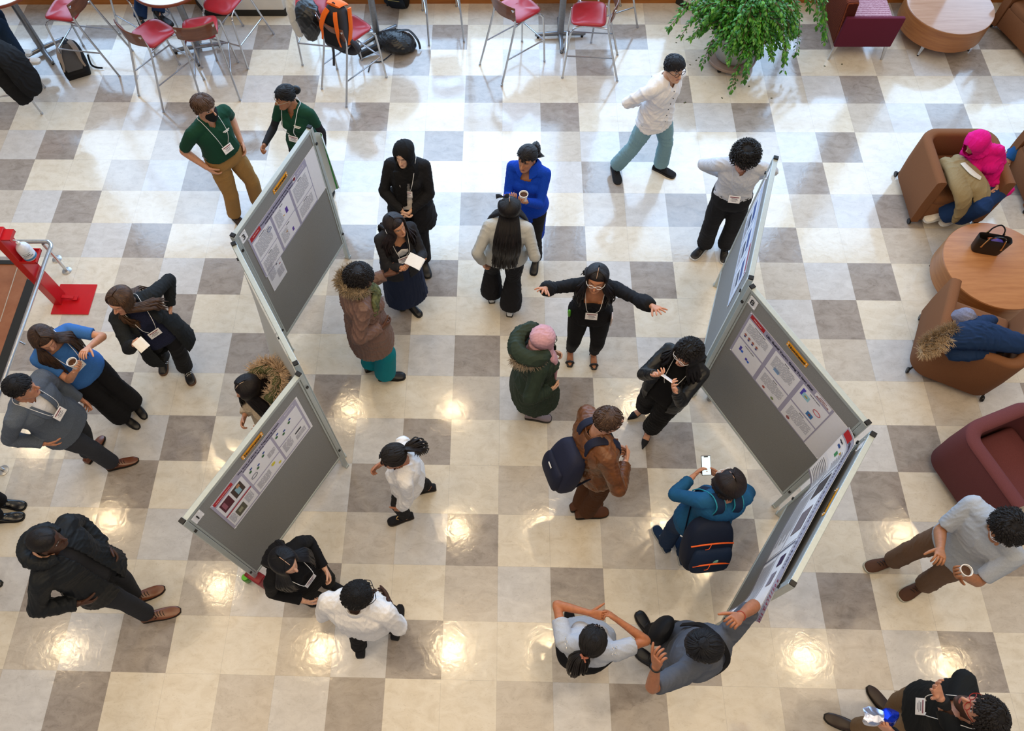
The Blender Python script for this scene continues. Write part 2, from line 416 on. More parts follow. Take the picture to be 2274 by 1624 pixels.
def head_volume(mb, X, s, fem):
    """skull, jaw, nose, brow, lips, ears; X maps head-local metres to world"""
    A = catmull(HEADT, 3); R = []; n = 40
    for z, w, f, b in A:
        w = max(w, .004); ring = []
        for j in range(n):
            th = 2 * math.pi * j / n; sn, cs = math.sin(th), math.cos(th)
            pw = 1.0 if cs < 0 else .92
            x = w * math.copysign(abs(sn) ** pw, sn); y = (f + b) / 2 + (f - b) / 2 * math.copysign(abs(cs) ** pw, cs)
            if cs > .2:
                g = lambda cx, cz, rx, rz: math.exp(-((abs(x) - cx) / rx) ** 2 - ((z - cz) / rz) ** 2)
                y += .004 * g(.03, .034, .03, .012) - .011 * g(.032, .010, .017, .013) + .006 * g(.0, -.066, .022, .012) + .007 * g(0, -.108, .02, .014) - .004 * g(0, -.088, .02, .008) + .004 * g(.045, -.022, .02, .02)
            ring.append(X @ V((x * s * (.97 if fem else 1), y * s, z * s)))
        R.append(ring)
    mb.rings(R)
    N = [(-.001, .083, .028), (.0, .090, .012), (0, .099, -.006), (0, .110, -.024), (0, .112, -.033), (0, .100, -.041)]
    mb.tube([X @ (V(p) * s) for p in N], [.007 * s, .007 * s, .0085 * s, .011 * s, .0115 * s, .007 * s], 10, up=X.to_3x3() @ V((0, 1, 0)))
    for sg in (-1, 1):
        mb.ball(X @ (V((sg * .010, .098, -.037)) * s), .0075 * s, 8)
        E = (X.to_3x3() @ Matrix.Rotation(sg * -.35, 3, 'Z'))
        mb.ball(X @ (V((sg * .078, -.006, -.004)) * s), (.008 * s, .018 * s, .031 * s), 12, R=E)
TORSO = {  # fraction of the spine, half width, half depth, forward offset, in metres for a height of 1.70
 'm': [(-.17, .090, .085, .0), (-.08, .155, .112, -.008), (.02, .166, .118, -.012), (.16, .160, .112, -.006), (.34, .142, .102, .004), (.5, .148, .106, .006), (.66, .162, .116, .004), (.8, .168, .112, -.006), (.9, .150, .092, -.016), (.97, .092, .070, -.014), (1.03, .060, .058, -.006)],
 'f': [(-.17, .092, .085, .0), (-.08, .160, .116, -.012), (.02, .172, .122, -.016), (.16, .158, .108, -.008), (.36, .122, .088, .004), (.5, .128, .094, .006), (.66, .142, .106, .008), (.8, .146, .100, -.004), (.9, .130, .082, -.014), (.97, .080, .062, -.012), (1.03, .050, .050, -.006)]}
PEOPLE = []
class Person:
    def __init__(s, label, head, H=1.68, sex='m', yaw=0, cyaw=None, hyaw=None, pitch=8, roll=0, feet=None, hands=(None, None), elbows=(None, None), pel=None, zh=None, width=1.0, group=None, seat=False, knees=(None, None), hx=None, lean=.5, clavup=0):
        s.H = H; s.k = H / 1.70; s.sex = sex; s.w = width; s.seed = len(PEOPLE) * 7 + 3
        k = s.k; r = math.radians; s.yaw = yaw; cyaw = yaw if cyaw is None else cyaw; hyaw = cyaw if hyaw is None else hyaw; s.cyaw = cyaw; s.hyaw = hyaw
        zh = zh or H - .122 * k
        hc = V(hx) if hx is not None else at(head[0], head[1], zh); s.hc = hc
        def fr(y, up):
            f = V((math.cos(r(y)), math.sin(r(y)), 0)); u = V(up).normalized(); f = (f - u * f.dot(u)).normalized(); x = f.cross(u)
            return Matrix((x, f, u)).transposed()
        # feet
        fl = []
        for i, ft in enumerate(feet or (None, None)):
            sg = -1 if i == 0 else 1
            if ft is None: ft = (sg * .11, 0.0, sg * -8)
            if len(ft) == 3 and abs(ft[0]) < 3:     # metres in the body frame
                c, q = math.cos(r(yaw)), math.sin(r(yaw)); g = V((hc.x, hc.y, 0)) + V((c, q, 0)) * (ft[1] - .05) + V((q, -c, 0)) * ft[0]; fy = yaw + ft[2]
            else: z0 = ft[3] if len(ft) > 3 else 0.0; g = at(ft[0], ft[1], z0 + .03); g.z = z0; fy = ft[2]
            fl.append((g, fy))
        s.feet = fl
        mid = (fl[0][0] + fl[1][0]) / 2; mid.z = 0
        s.Rh = fr(hyaw, (0, 0, 1)) @ Matrix.Rotation(r(-pitch), 3, 'X') @ Matrix.Rotation(r(roll), 3, 'Y')
        cup0 = (hc - (V((mid.x, mid.y, .5)) if pel is None else V(at(*pel)))).normalized()
        nb = hc + s.Rh @ V((0, -.028 * k, -.088 * k)) - cup0 * .072 * k - V((math.cos(r(cyaw)), math.sin(r(cyaw)), 0)) * .012
        SL = .292 * H; s.SL = SL
        if pel is not None: pv = V(at(*pel)); pl = nb + (pv - nb).normalized() * SL
        else: pv = V((mid.x * lean + nb.x * (1 - lean), mid.y * lean + nb.y * (1 - lean), .515 * H)); pl = nb + (pv - nb).normalized() * SL
        s.nb = nb; s.pl = pl; up = (nb - pl).normalized()
        s.Rp = fr(yaw, up * .35 + V((0, 0, 1)) * .65); s.Rc = fr(cyaw, up)
        # legs
        TL = .245 * H; CL = .246 * H; s.hip = []; s.knee = []; s.ank = []; s.toe = []
        for i, sg in ((0, -1), (1, 1)):
            h = pl + s.Rp @ V((sg * .085 * k * s.w, 0, -.02 * k)); g, fy = fl[i]; fd = V((math.cos(r(fy)), math.sin(r(fy)), 0))
            a = g - fd * .05 * k + V((0, 0, .085 * k)); d = a - h; L = d.length; t1, t2 = TL, CL
            if L > (t1 + t2) * .995: q = L / ((t1 + t2) * .995); t1 *= q; t2 *= q
            pole = knees[i] and V(knees[i]) or (s.Rp @ V((sg * .15, 1, 0)) * .6 + fd * .5)
            s.hip.append(h); s.knee.append(s.ik(h, a, t1, t2, pole)); s.ank.append(a); s.toe.append(fd)
        # arms
        UA = .172 * H; FA = .150 * H; HL = .075 * k; s.sho = []; s.elb = []; s.wri = []; s.hd = []; s.dbg = []
        for i, sg in ((0, -1), (1, 1)):
            sw = (.106 if sex == 'm' else .092) * H * (s.w * .5 + .5)
            sh = nb + s.Rc @ V((sg * sw, -.012 * k, -.030 * H + (clavup if not isinstance(clavup, tuple) else clavup[i])))
            tgt = hands[i]; L2 = FA + HL
            if tgt is None: P_ = sh + s.Rc @ V((sg * .09, .07, -1)).normalized() * (UA + L2) * .975
            elif tgt == 'back': P_ = pl + s.Rp @ V((sg * .04, -.185 * k, .06))
            elif tgt == 'front': P_ = pl + s.Rp @ V((sg * .05, .20 * k, .02))
            elif isinstance(tgt, tuple) and tgt[0] == 'pocket': P_ = pl + s.Rp @ V((sg * (.185 * k * s.w), .06 * k, -.02))
            elif isinstance(tgt, tuple) and tgt[0] == 'loc': P_ = pl + s.Rp @ V(tgt[1])
            elif len(tgt) == 3 and abs(tgt[2]) <= 1.001:
                e = abs(tgt[2]) * (UA + L2); best = None
                for q in range(0, 170):
                    z = sh.z - .75 + q * .008 if tgt[2] > 0 else sh.z + .65 - q * .008
                    p = at(tgt[0], tgt[1], z); er = abs((p - sh).length - e); sc_ = er if er > .02 else -.5 * (p - sh).dot(s.Rc @ V((0, 1, 0))) - 1
                    if best is None or sc_ < best[0] - 1e-4: best = (sc_, p)
                P_ = best[1]; s.dbg.append((i, round((P_ - sh).length / (UA + L2), 2), round(P_.z, 2)))
            else: P_ = at(*tgt[:2], tgt[2] - 10)    # absolute height given as 10+z
            d = P_ - sh
            if d.length > (UA + L2) * .99: P_ = sh + d.normalized() * (UA + L2) * .99
            pole = s.Rc @ V((sg * .42, -.6, -.9)) if elbows[i] is None else (s.Rc @ V(elbows[i]))
            e = s.ik(sh, P_, UA, L2, pole); fdn = (P_ - e).normalized()
            s.sho.append(sh); s.elb.append(e); s.wri.append(e + fdn * FA); s.hd.append(fdn)
        s.HX = Matrix.Translation(hc) @ s.Rh.to_4x4()
        g = V((mid.x, mid.y, 0)); s.base = g
        s.o = thing('person', g, label, 'person', group); s.o.rotation_euler = (0, 0, 0)
        PEOPLE.append(s)
    def ik(s, a, b, l1, l2, pole):
        d = b - a; L = min(max(d.length, abs(l1 - l2) + .02), l1 + l2 - 1e-4); u = d.normalized(); x = (l1 * l1 - l2 * l2 + L * L) / (2 * L); h = math.sqrt(max(l1 * l1 - x * x, 0))
        p = V(pole) - u * V(pole).dot(u); p = p.normalized() if p.length > 1e-6 else u.orthogonal().normalized()
        return a + u * x + p * h
    def spine(s, f):
        """centre, right and forward of the trunk at fraction f"""
        g = min(max(f, 0), 1); up = s.nb - s.pl
        c = s.pl + up * f if f >= 0 else s.pl + (s.Rp @ V((0, 0, 1)) * .3 + V((0, 0, 1)) * .7).normalized() * f * s.SL
        x = (s.Rp @ V((1, 0, 0))).lerp(s.Rc @ V((1, 0, 0)), g); y = (s.Rp @ V((0, 1, 0))).lerp(s.Rc @ V((0, 1, 0)), g)
        c = c - y * (.018 * math.sin(math.pi * g)) * s.k
        return c, x.normalized(), y.normalized()
    def prof(s, f):
        T = TORSO[s.sex]
        if f <= T[0][0]: return T[1][1] * .98, T[1][2], T[1][3]
        for i in range(len(T) - 1):
            if f <= T[i + 1][0]: break
        u = min((f - T[i][0]) / (T[i + 1][0] - T[i][0]), 1); return tuple(T[i][q] * (1 - u) + T[i + 1][q] * u for q in (1, 2, 3))
    def trunk(s, mb, f0, f1, ease=0.0, flare=0.0, seg=28, low=None, n=16, belly=0):
        R = []; k = s.k
        for i in range(n + 1):
            f = f0 + (f1 - f0) * i / n; c, x, y = s.spine(f)
            w, d, o = s.prof(f if (f > -.06 or f0 > -.2) else -.06)
            if f < -.06 and f0 > -.2: w, d, o = s.prof(f)
            fl = flare * max(0, (.25 - f)) / 1.1 if f < .25 else 0
            w = w * k * s.w + ease + fl; d = d * k * (s.w * .6 + .4) + ease + fl + belly * math.exp(-((f - .3) / .25) ** 2)
            ring = []
            for j in range(seg):
                th = 2 * math.pi * j / seg; sn, cs = math.sin(th), math.cos(th)
                e = .86; ring.append(c + y * (o * k + belly * .5 * math.exp(-((f - .3) / .25) ** 2)) + x * (w * math.copysign(abs(sn) ** e, sn)) + y * (d * math.copysign(abs(cs) ** e, cs)))
            R.append(ring)
        mb.rings(R)
        if s.sex == 'f' and f1 > .6:
            c, x, y = s.spine(.64)
            for sg in (-1, 1): mb.ball(c + x * sg * .062 * k + y * (.075 * k + ease), (.062 * k + ease * .6, .055 * k + ease * .4, .062 * k + ease * .4), 14, R=s.Rc)
    def shoulders(s, mb, ease=0.0):
        ease = ease * .6 if ease > 0 else ease; k = s.k; r0 = .047 if s.sex == 'm' else .040
        for i, sg in ((0, -1), (1, 1)):
            c, x, y = s.spine(.95); a = c + x * sg * .03 * k; b = s.sho[i]
            mb.tube([a + V((0, 0, .012)), a.lerp(b, .5) + s.Rc @ V((0, 0, .002)), b], [(.062 * k + ease, .058 * k + ease), (.066 * k + ease, .050 * k + ease), (r0 * k * 1.12 + ease, r0 * k * 1.12 + ease)], 16, up=s.Rc @ V((0, 0, 1)))
            mb.ball(b, r0 * k * 1.14 + ease, 16)
            # armpit and shoulder blade fullness
            c2, x2, y2 = s.spine(.8); mb.tube([c2 + x2 * sg * .08 * k, b + s.Rc @ V((sg * -.02, 0, -.06 * k))], [(.075 * k + ease, .062 * k + ease), (.048 * k + ease, .052 * k + ease)], 14, up=s.Rc @ V((0, 1, 0)))
    def arm(s, mb, i, t1=1.0, ease=0.0, cuff=None, puff=0):
        k = s.k; q = 1.0 if s.sex == 'm' else .86; A, E, Wp = s.sho[i], s.elb[i], s.wri[i]
        pts = []; rad = []
        tab = [(0, .050), (.18, .049), (.5, .043), (.82, .037), (1, .038), (1.15, .040), (1.4, .037), (1.75, .029), (2, .026)]
        for t, r in tab:
            if t > t1 * 2 + 1e-6: break
            pts.append(A.lerp(E, t) if t <= 1 else E.lerp(Wp, t - 1)); rad.append(r * k * q + ease + puff * math.exp(-((t - 1.55) / .35) ** 2))
        T = t1 * 2
        if T > 0 and pts and abs(tab[len(pts) - 1][0] - T) > .02:
            pts.append(A.lerp(E, T) if T <= 1 else E.lerp(Wp, T - 1)); rad.append(rad[-1])
        if cuff: rad[-1] = cuff
        mb.tube(pts, rad, 16, smooth=3)
        if t1 > .55: mb.ball(E, .037 * k * q + ease, 14)
    def leg(s, mb, i, t1=1.0, ease=0.0, hem=None, kneew=None):
        k = s.k; q = (1.0 if s.sex == 'm' else 1.02) * (s.w * .5 + .5); A, E, Wp = s.hip[i], s.knee[i], s.ank[i]
        tab = [(0, .092), (.15, .089), (.5, .074), (.85, .058), (1, .055), (1.2, .056), (1.45, .052), (1.75, .040), (2, .036)]
        pts = []; rad = []
        for t, r in tab:
            if t > t1 * 2 + 1e-6: break
            rr = r * k * q + ease
            if kneew and t >= .5: rr = max(rr, kneew * min(1, (t - .5) / .5) + rr * (1 - min(1, (t - .5) / .5)))
            if hem and t > 1: rr = (kneew or rr) * (2 - t) + hem * (t - 1) if hem > (kneew or 0) else max(rr, hem)
            pts.append(A.lerp(E, t) if t <= 1 else E.lerp(Wp, t - 1)); rad.append(rr if t > .2 else rr - ease + min(ease, .006))
        if t1 * 2 > tab[len(pts) - 1][0] + .02:
            T = t1 * 2; pts.append(E.lerp(Wp, T - 1) if T > 1 else A.lerp(E, T)); rad.append(rad[-1])
        mb.tube(pts, rad, 18, smooth=3)
    # ---- skin
    def body(s, skin, bare=False, necks=1.0, hand=((30, None, 0), (30, None, 0)), feet=False):
        mb = MB(); k = s.k
        s.trunk(mb, -.12, 1.03, -.008); s.shoulders(mb, -.006)
        for i in (0, 1): s.arm(mb, i, 1.0, 0.0); s.leg(mb, i, 1.0, -.004)
        b = s.HX @ (V((0, -.03, -.055)) * k); r = .058 * k * necks if s.sex == 'm' else .049 * k * necks
        mb.tube([s.nb + (s.nb - b).normalized() * .05, s.nb, s.nb.lerp(b, .5), b], [r * 1.25, r * 1.15, r, r], 18)
        head_volume(mb, s.HX, k * .985, s.sex == 'f')
        for i in (0, 1):      # feet inside the shoes
            a = s.ank[i]; d = s.toe[i]; g = V((a.x, a.y, s.feet[i][0].z))
            mb.tube([a + V((0, 0, .01)), g + V((0, 0, .045)) - d * .0], [.034 * k, .034 * k], 12)
            mb.tube([g - d * .05 * k + V((0, 0, .032)), g + d * .05 * k + V((0, 0, .042)), g + d * .10 * k + V((0, 0, .024)), g + d * (.155 if feet else .12) * k + V((0, 0, .018))], [(.026 * k, .018), (.030 * k, .020), (.032 * k, .010), (.024 * k, .006)], 14, up=(0, 0, 1), smooth=2)
        fing = MB(); s.palm = []
        for i, sg in ((0, -1), (1, 1)):
            curl, pn, spread = (hand[i] + (0,) * 3)[:3]; s.hand(mb, fing, i, sg, curl, pn, spread)
        P, Q = raw_to_np(mb, .0055); P = lap(P, Q, 1, .35)
        X = np.array(s.HX.inverted()); fc = (P @ X[:3, :3].T + X[:3, 3]) / (k * .985)
        far = np.linalg.norm(fc, axis=1) > .2; fc[far] = (0, -1, 0)
        if fing.v:
            Pf = np.array(fing.v); Qf = np.array([f if len(f) == 4 else (f[0], f[1], f[2], f[3]) for f in fing.f if len(f) == 4]); Q = np.concatenate([Q, Qf + len(P)]); P = np.concatenate([P, Pf]); fc = np.concatenate([fc, np.tile([[0, -1, 0]], (len(Pf), 1))])
        P = P - np.array(s.base)
        return np_mesh('body', P, Q, skin, s.o, attr=fc)
    def hand(s, mb, fg, i, sg, curl, pn, spread):
        k = s.k * (1 if s.sex == 'm' else .92); w = s.wri[i]; d = s.hd[i]
        inw = (s.Rc @ V((-sg, 0, 0))) if pn is None or pn == 0 else V(pn)
        n = (inw - d * inw.dot(d)); n = n.normalized() if n.length > .05 else d.orthogonal().normalized()
        x = d.cross(n) * 1.0         # across the palm
        th = s.toe[0]
        # thumb side: forward/up of the arm
        fwd = s.Rc @ V((0, 1, .35)); ts = 1 if x.dot(fwd) > 0 else -1
        pc = w + d * .045 * k
        mb.tube([w - d * .01, w + d * .02 * k, w + d * .06 * k, w + d * .088 * k], [(.026 * k, .021 * k), (.032 * k, .019 * k), (.040 * k, .0165 * k), (.036 * k, .012 * k)], 14, up=n, power=2.5)
        mb.ball(w + d * .035 * k + x * ts * .024 * k + n * .008 * k, (.017 * k,) * 3, 10)
        s.palm.append((w, d, n, x * ts, k))
        def rot(v, ax, a): return Matrix.Rotation(math.radians(a), 3, ax) @ v
        ax = d.cross(n)
        for q, (off, L) in enumerate(((.029, .066), (.0105, .076), (-.009, .070), (-.027, .055))):
            p = w + d * .078 * k + x * ts * off * k; dd = (d + x * ts * (off * (3 + 9 * spread))).normalized(); pts = [p - dd * .012, p]; r = [.0092 * k, .0092 * k]
            for m_, seg_ in enumerate((.45, .32, .25)):
                dd = rot(dd, ax, curl * (.6, 1.1, .8)[m_] * (1 + .12 * (q - 1))); p = p + dd * L * seg_ * k; pts.append(p); r.append((.0085, .0078, .006)[m_] * k)
            fg.tube(pts, r, 8, smooth=2, round_ends=True)
        p = w + d * .022 * k + x * ts * .028 * k; dd = (d * .75 + x * ts * .75 + n * .25).normalized(); pts = [p - dd * .015, p]; r = [.0125 * k, .012 * k]
        for m_, seg_ in enumerate((.040, .030, .024)):
            dd = rot(dd, ax, curl * .35); dd = (dd + d * .18).normalized(); p = p + dd * seg_ * k; pts.append(p); r.append((.0108, .0095, .007)[m_] * k)
        fg.tube(pts, r, 8, smooth=2, round_ends=True)
    # ---- garments
    def cloth(s, name, mb, m, voxel=.008, amp=.003, freq=9, cuts=(), sm=2, solid=0.004, squash=(1, 1, .8), label=None, mi=None, mats=None):
        P, Q = raw_to_np(mb, voxel); P = lap(P, Q, sm); P = folds(P, Q, amp, freq, s.seed + len(name), squash)
        if cuts:
            kill = np.zeros(len(P), bool)
            for c in cuts: kill |= c(P)
            Q = Q[~kill[Q].all(1)] if False else Q[~kill[Q].any(1)]
        idx = None
        if mi is not None: C = P[Q].mean(1); idx = mi(C)
        o = np_mesh(name, P - np.array(s.base), Q, mats or m, s.o, solid=solid if cuts else 0, mi=idx)
        if label: o['label'] = label
        return o
    def loc(s, P):
        """trunk coordinates: x right, y forward, f fraction of the spine"""
        up = np.array(s.nb - s.pl); L = np.linalg.norm(up); f = (P - np.array(s.pl)) @ up / L / L
        c = np.array(s.pl) + f[:, None] * up; d = P - c
        g = np.clip(f, 0, 1)[:, None]; x = np.array(s.Rp @ V((1, 0, 0))) * (1 - g) + np.array(s.Rc @ V((1, 0, 0))) * g; y = np.array(s.Rp @ V((0, 1, 0))) * (1 - g) + np.array(s.Rc @ V((0, 1, 0))) * g
        return (d * x).sum(1), (d * y).sum(1), f
    def neckcut(s, depth=.0, width=.07, v=False):
        def c(P):
            x, y, f = s.loc(P); top = f > (.955 - np.clip(y, -1, 1) * .35 if depth == 0 else .955)
            k = (np.abs(x) < width * .8) & top & (f < 1.3) & (y > -.005) & (y < .16) & (f > .97 + np.abs(x) * .2)
            if not depth: k[:] = False
            if depth: k |= (y > 0) & (f > 1 - depth) & (f < 1.3) & (np.abs(x) < (width * (1 if not v else np.clip((f - (1 - depth)) / depth, 0, 1))))
            return k
        return c
    def opencut(s, w0=.05, w1=.03, f0=-1, f1=1.0, yaw=0):
        def c(P):
            x, y, f = s.loc(P); w = w0 + (w1 - w0) * np.clip(f, 0, 1); return (y > .02) & (np.abs(x - yaw) < w) & (f > f0) & (f < 1.3)
        return c
    def top(s, name, m, ease=.014, f0=-.02, sleeve=1.0, flare=.022, amp=.003, freq=9, neck='crew', open_=None, arm_ease=None, cuff=None, puff=0, label=None, f1=1.0, belly=0, cuts=(), voxel=.008, mi=None, mats=None, high=0):
        mb = MB(); s.trunk(mb, f0, f1, ease, flare, n=18, belly=belly); s.shoulders(mb, ease)
        ae = ease * .55 + .003 if arm_ease is None else arm_ease * .75
        for i in (0, 1):
            if sleeve > 0: s.arm(mb, i, sleeve, ae, cuff, puff)
        if high:
            b = s.HX @ (V((0, -.03, -.075)) * s.k); mb.tube([s.nb - (b - s.nb).normalized() * .02, s.nb.lerp(b, high)], [.078 * s.k, .070 * s.k], 18)
        C = list(cuts)
        if neck == 'crew': C.append(s.neckcut(0, .058 * s.k))
        elif neck and neck[0] == 'v': C.append(s.neckcut(neck[1], neck[2], True))
        elif neck and neck[0] == 's': C.append(s.neckcut(neck[1], neck[2]))
        if open_: C.append(s.opencut(*open_))
        return s.cloth(name, mb, m, voxel, amp, freq, C, label=label, mi=mi, mats=mats)
    def trousers(s, m, ease=.012, f1=.06, hem=None, kneew=None, t1=.97, amp=.0035, name='trousers', freq=10, label=None):
        mb = MB(); s.trunk(mb, -.165, f1, ease if f1 > .15 else min(ease, .005))
        for i in (0, 1):
            s.leg(mb, i, t1, ease, hem, kneew)
        return s.cloth(name, mb, m, .009, amp, freq, label=label)
    def belt(s, m, f=.2):
        c, x, y = s.spine(f); w, d, o = s.prof(f); k = s.k; mb = MB(); R = []
        for dz, g in ((-.018, .012), (-.018, .020), (.018, .020), (.018, .012)):
            R.append([c + (s.nb - s.pl).normalized() * dz + y * o * k + x * ((w * k * s.w + g) * math.copysign(abs(math.sin(t)) ** .86, math.sin(t))) + y * ((d * k * (s.w * .6 + .4) + g) * math.copysign(abs(math.cos(t)) ** .86, math.cos(t))) - s.base for t in [2 * math.pi * j / 32 for j in range(32)]])
        R.append(R[0]); mb.rings(R, True, False); b = mb.build('belt', m, s.o)
        mb = MB(); mb.box(c + y * (d * k * (s.w * .6 + .4) + .024 + o * k) - s.base, (.045, .008, .034), s.Rp, bev=.003); mb.build('buckle', M_steel, b)
    def collar(s, m, h=.035, r=.068, gap=.5, tilt=.5, name='collar', drop=.0):
        """fold-over collar round the neck, open at the front"""
        mb = MB(); k = s.k; up = (s.Rc @ V((0, -.25, 1))).normalized(); c = s.nb + up * .01; n = 24; R = []
        for u in range(n + 1):
            th = gap + (2 * math.pi - 2 * gap) * u / n; d = s.Rc @ V((math.sin(th), math.cos(th), 0)); fr = max(0, math.cos(th))
            a = c + d * r * k - up * (.012 + fr * .012); b = a + up * h * k - d * .006; e = b + d * (.012 + h * .55 * tilt) * k - up * h * .75 * k * (1 + .7 * fr)
            R.append([p - s.base for p in (a, b, b + d * .004, e, e - up * .004, a + d * .004 + up * .01)])
        mb.rings(R, True, True); return mb.build(name, m, s.o)
    def shoes(s, kind, m, sole=None, lace=None, L=.275, m2=None):
        for i in (0, 1):
            a = s.ank[i]; d = s.toe[i]; k = s.k * L / .275; g = V((a.x, a.y, s.feet[i][0].z)) - s.base; x = d.cross(V((0, 0, 1)))
            sole_ = sole or M_black_rubber; mb = MB()
            if kind in ('sneaker', 'oxford', 'boot'):
                st = [(-.078, .022, .050), (-.070, .032, .068), (-.04, .036, .082 if kind != 'boot' else .15), (0, .036, .092 if kind != 'boot' else .16), (.035, .038, .080), (.075, .042, .062), (.115, .046 if kind != 'oxford' else .042, .048), (.155, .043 if kind != 'oxford' else .038, .040), (.180, .032 if kind != 'oxford' else .030, .032), (.193 if kind != 'oxford' else .200, .012 if kind != 'oxford' else .013, .024)]
                R = []
                for u, w, h in catmull(st, 2):
                    c = g + d * u * k; w = max(w, .004) * k; ring = []
                    for j in range(16):
                        th = 2 * math.pi * j / 16; cx, cz = math.cos(th), math.sin(th)
                        ring.append(c + x * w * math.copysign(abs(cx) ** .75, cx) + V((0, 0, .022 + (h - .022) * (.5 + .5 * cz) if cz > -.5 else .014)))
                    R.append(ring)
                mb.rings(R, True, True, 0); Rs = []
                for u, w, h in catmull(st, 2):
                    c = g + d * u * k * 1.02; w = max(w, .004) * k + (.004 if kind != 'oxford' else .002); t_ = .026 if kind == 'sneaker' else .014
                    Rs.append([c + x * w + V((0, 0, .001)), c + x * w + V((0, 0, t_)), c - x * w + V((0, 0, t_)), c - x * w + V((0, 0, .001))])
                mb.rings(Rs, True, True, 1)
                sh = mb.build('shoe', [m, sole_], s.o, auto=60)
                if lace is not None:
                    lb = MB()
                    for q in range(4):
                        u = .03 + q * .018; z = .088 - q * .010
                        lb.tube([g + d * u * k + x * -.020 * k + V((0, 0, z - .006)), g + d * (u + .004) * k + V((0, 0, z + .004)), g + d * (u + .012) * k + x * .020 * k + V((0, 0, z - .006))], .0028, 6, smooth=2)
                    lb.tube([g + d * .03 * k + V((0, 0, .094)), g + d * .05 * k + x * .03 + V((0, 0, .088)), g + d * .03 * k + x * .04 + V((0, 0, .074))], .0025, 6, smooth=3)
                    lb.build('laces', lace, sh)
            else:  # pump or sandal with a heel
                lift = .055 if kind in ('pump', 'sandal') else .0
                pt = .205 if kind == 'pump' else .175
                st = [(-.06, .018, .05), (-.045, .028, .062), (0, .030, .052), (.05, .032, .034), (.10, .036, .018), (.14, .031 if kind == 'pump' else .036, .014), (.17, .018 if kind == 'pump' else .028, .012), (pt, .004 if kind == 'pump' else .012, .010)]
                R = []
                for u, w, z in catmull(st, 2):
                    c = g + d * u * k; w = max(w, .003) * k; hi = z + (.038 if (kind == 'pump' and (u > .10 or u < -.02)) else .012)
                    R.append([c + x * w + V((0, 0, z - .008)), c + x * w * 1.04 + V((0, 0, hi * .8 + z * .2)), c + x * w * .6 + V((0, 0, hi)), c - x * w * .6 + V((0, 0, hi)), c - x * w * 1.04 + V((0, 0, hi * .8 + z * .2)), c - x * w + V((0, 0, z - .008))])
                mb.rings(R, True, True, 0); mb.tube([g - d * .045 * k + V((0, 0, .05)), g - d * .048 * k + V((0, 0, .002))], [.014, .008], 10, mi=0)
                sh = mb.build('shoe', [m, sole_], s.o, auto=50)
                if kind == 'sandal':
                    for u, z, w in ((.125, .048, .040), (-.01, .11, .036)):
                        lb = MB(); lb.tube([g + d * u * k + x * w * k * math.cos(t) + V((0, 0, .012 + (z - .012) * max(0, math.sin(t)))) for t in [math.pi * q / 10 for q in range(11)]], (.011 if u > .1 else .005), 8); lb.build('strap', m, sh)
    def chest(s, f, x=0.0, out=.02):
        c, xv, yv = s.spine(f); w, d, o = s.prof(f); k = s.k; q = max(0.05, 1 - (abs(x) / (w * k + .02)) ** 2.4) ** .5
        b = (.035 * k * math.exp(-((f - .62) / .13) ** 2)) if s.sex == 'f' else 0
        return c + xv * x + yv * (o * k + (d * k + out) * q + b)
    def lanyard(s, out=.034, f=.42, side=0.0, strap='f3f1ee', badge=True, w=.105, h=.075):
        out += .014; mb = MB(); pts0 = []
        for sg in (-1, 1):
            a = s.nb + s.Rc @ V((sg * .080, -.02, .062)); b = s.nb + s.Rc @ V((sg * .084, .055, .046)); pts = [s.nb + s.Rc @ V((0, -.092 * s.k, .040)), a, b, s.chest(.86, sg * .070 + side * .2, out + .034), s.chest(.7, sg * .055 + side * .6, out + .020), s.chest(f + .1, sg * .035 + side, out)]
            mb.tube([p - s.base for p in pts], (.0034, .0022), 6, smooth=4, up=s.Rc @ V((0, 1, 0)))
        mb.build('lanyard', cloth('lanyard_cord', strap, bump=.1), s.o)
        if badge:
            c = s.chest(f, side, out + .004); c2 = s.chest(f + .12, side, out + .004); up = (c2 - c).normalized(); xv = s.Rc @ V((1, 0, 0)); nv = xv.cross(up) * -1; xv = up.cross(nv) * -1
            if nv.dot(s.Rc @ V((0, 1, 0))) < 0: nv = -nv
            xv = nv.cross(up) * -1
            tl_ = Matrix.Rotation(math.radians(28), 3, xv); nv = tl_ @ nv; up = tl_ @ up; nv, up = (nv, up) if nv.z > 0 else (tl_.transposed() @ tl_.transposed() @ nv, tl_.transposed() @ tl_.transposed() @ up); c = c + nv * .012; B = Matrix((xv, nv, up)).transposed(); bm = MB(); bm.box(c - s.base + nv * .004, (w, .003, h), B, bev=.001); bd = bm.build('name_badge', mat('badge_card', 'f2f0f2', rough=.35, var=.02), s.o)
            lm = MB(); 
            for q, (dz, wd, th) in enumerate(((.022, .78, .009), (.006, .5, .008), (-.008, .66, .004), (-.018, .4, .004))): lm.box(c - s.base + nv * .0062 + up * dz, (w * wd, .0012, th), B, mi=0 if q == 0 else 1)
            lm.build('print', [mat('badge_red', '8c5560'), mat('badge_ink', '8a8790')], bd, smooth=False)
    def chest_print(s, m):
        mb = MB(); x = s.Rc @ V((1, 0, 0))
        for q, (f, w) in enumerate(((.76, .075), (.735, .05))):
            c = s.chest(f, -.075, .036); u = (s.chest(f + .05, -.075, .036) - c).normalized(); mb.box(c - s.base, (w, .004, .009), Matrix((x, u.cross(x) * -1, u)).transposed())
        mb.build('chest_print', m, s.o, smooth=False)
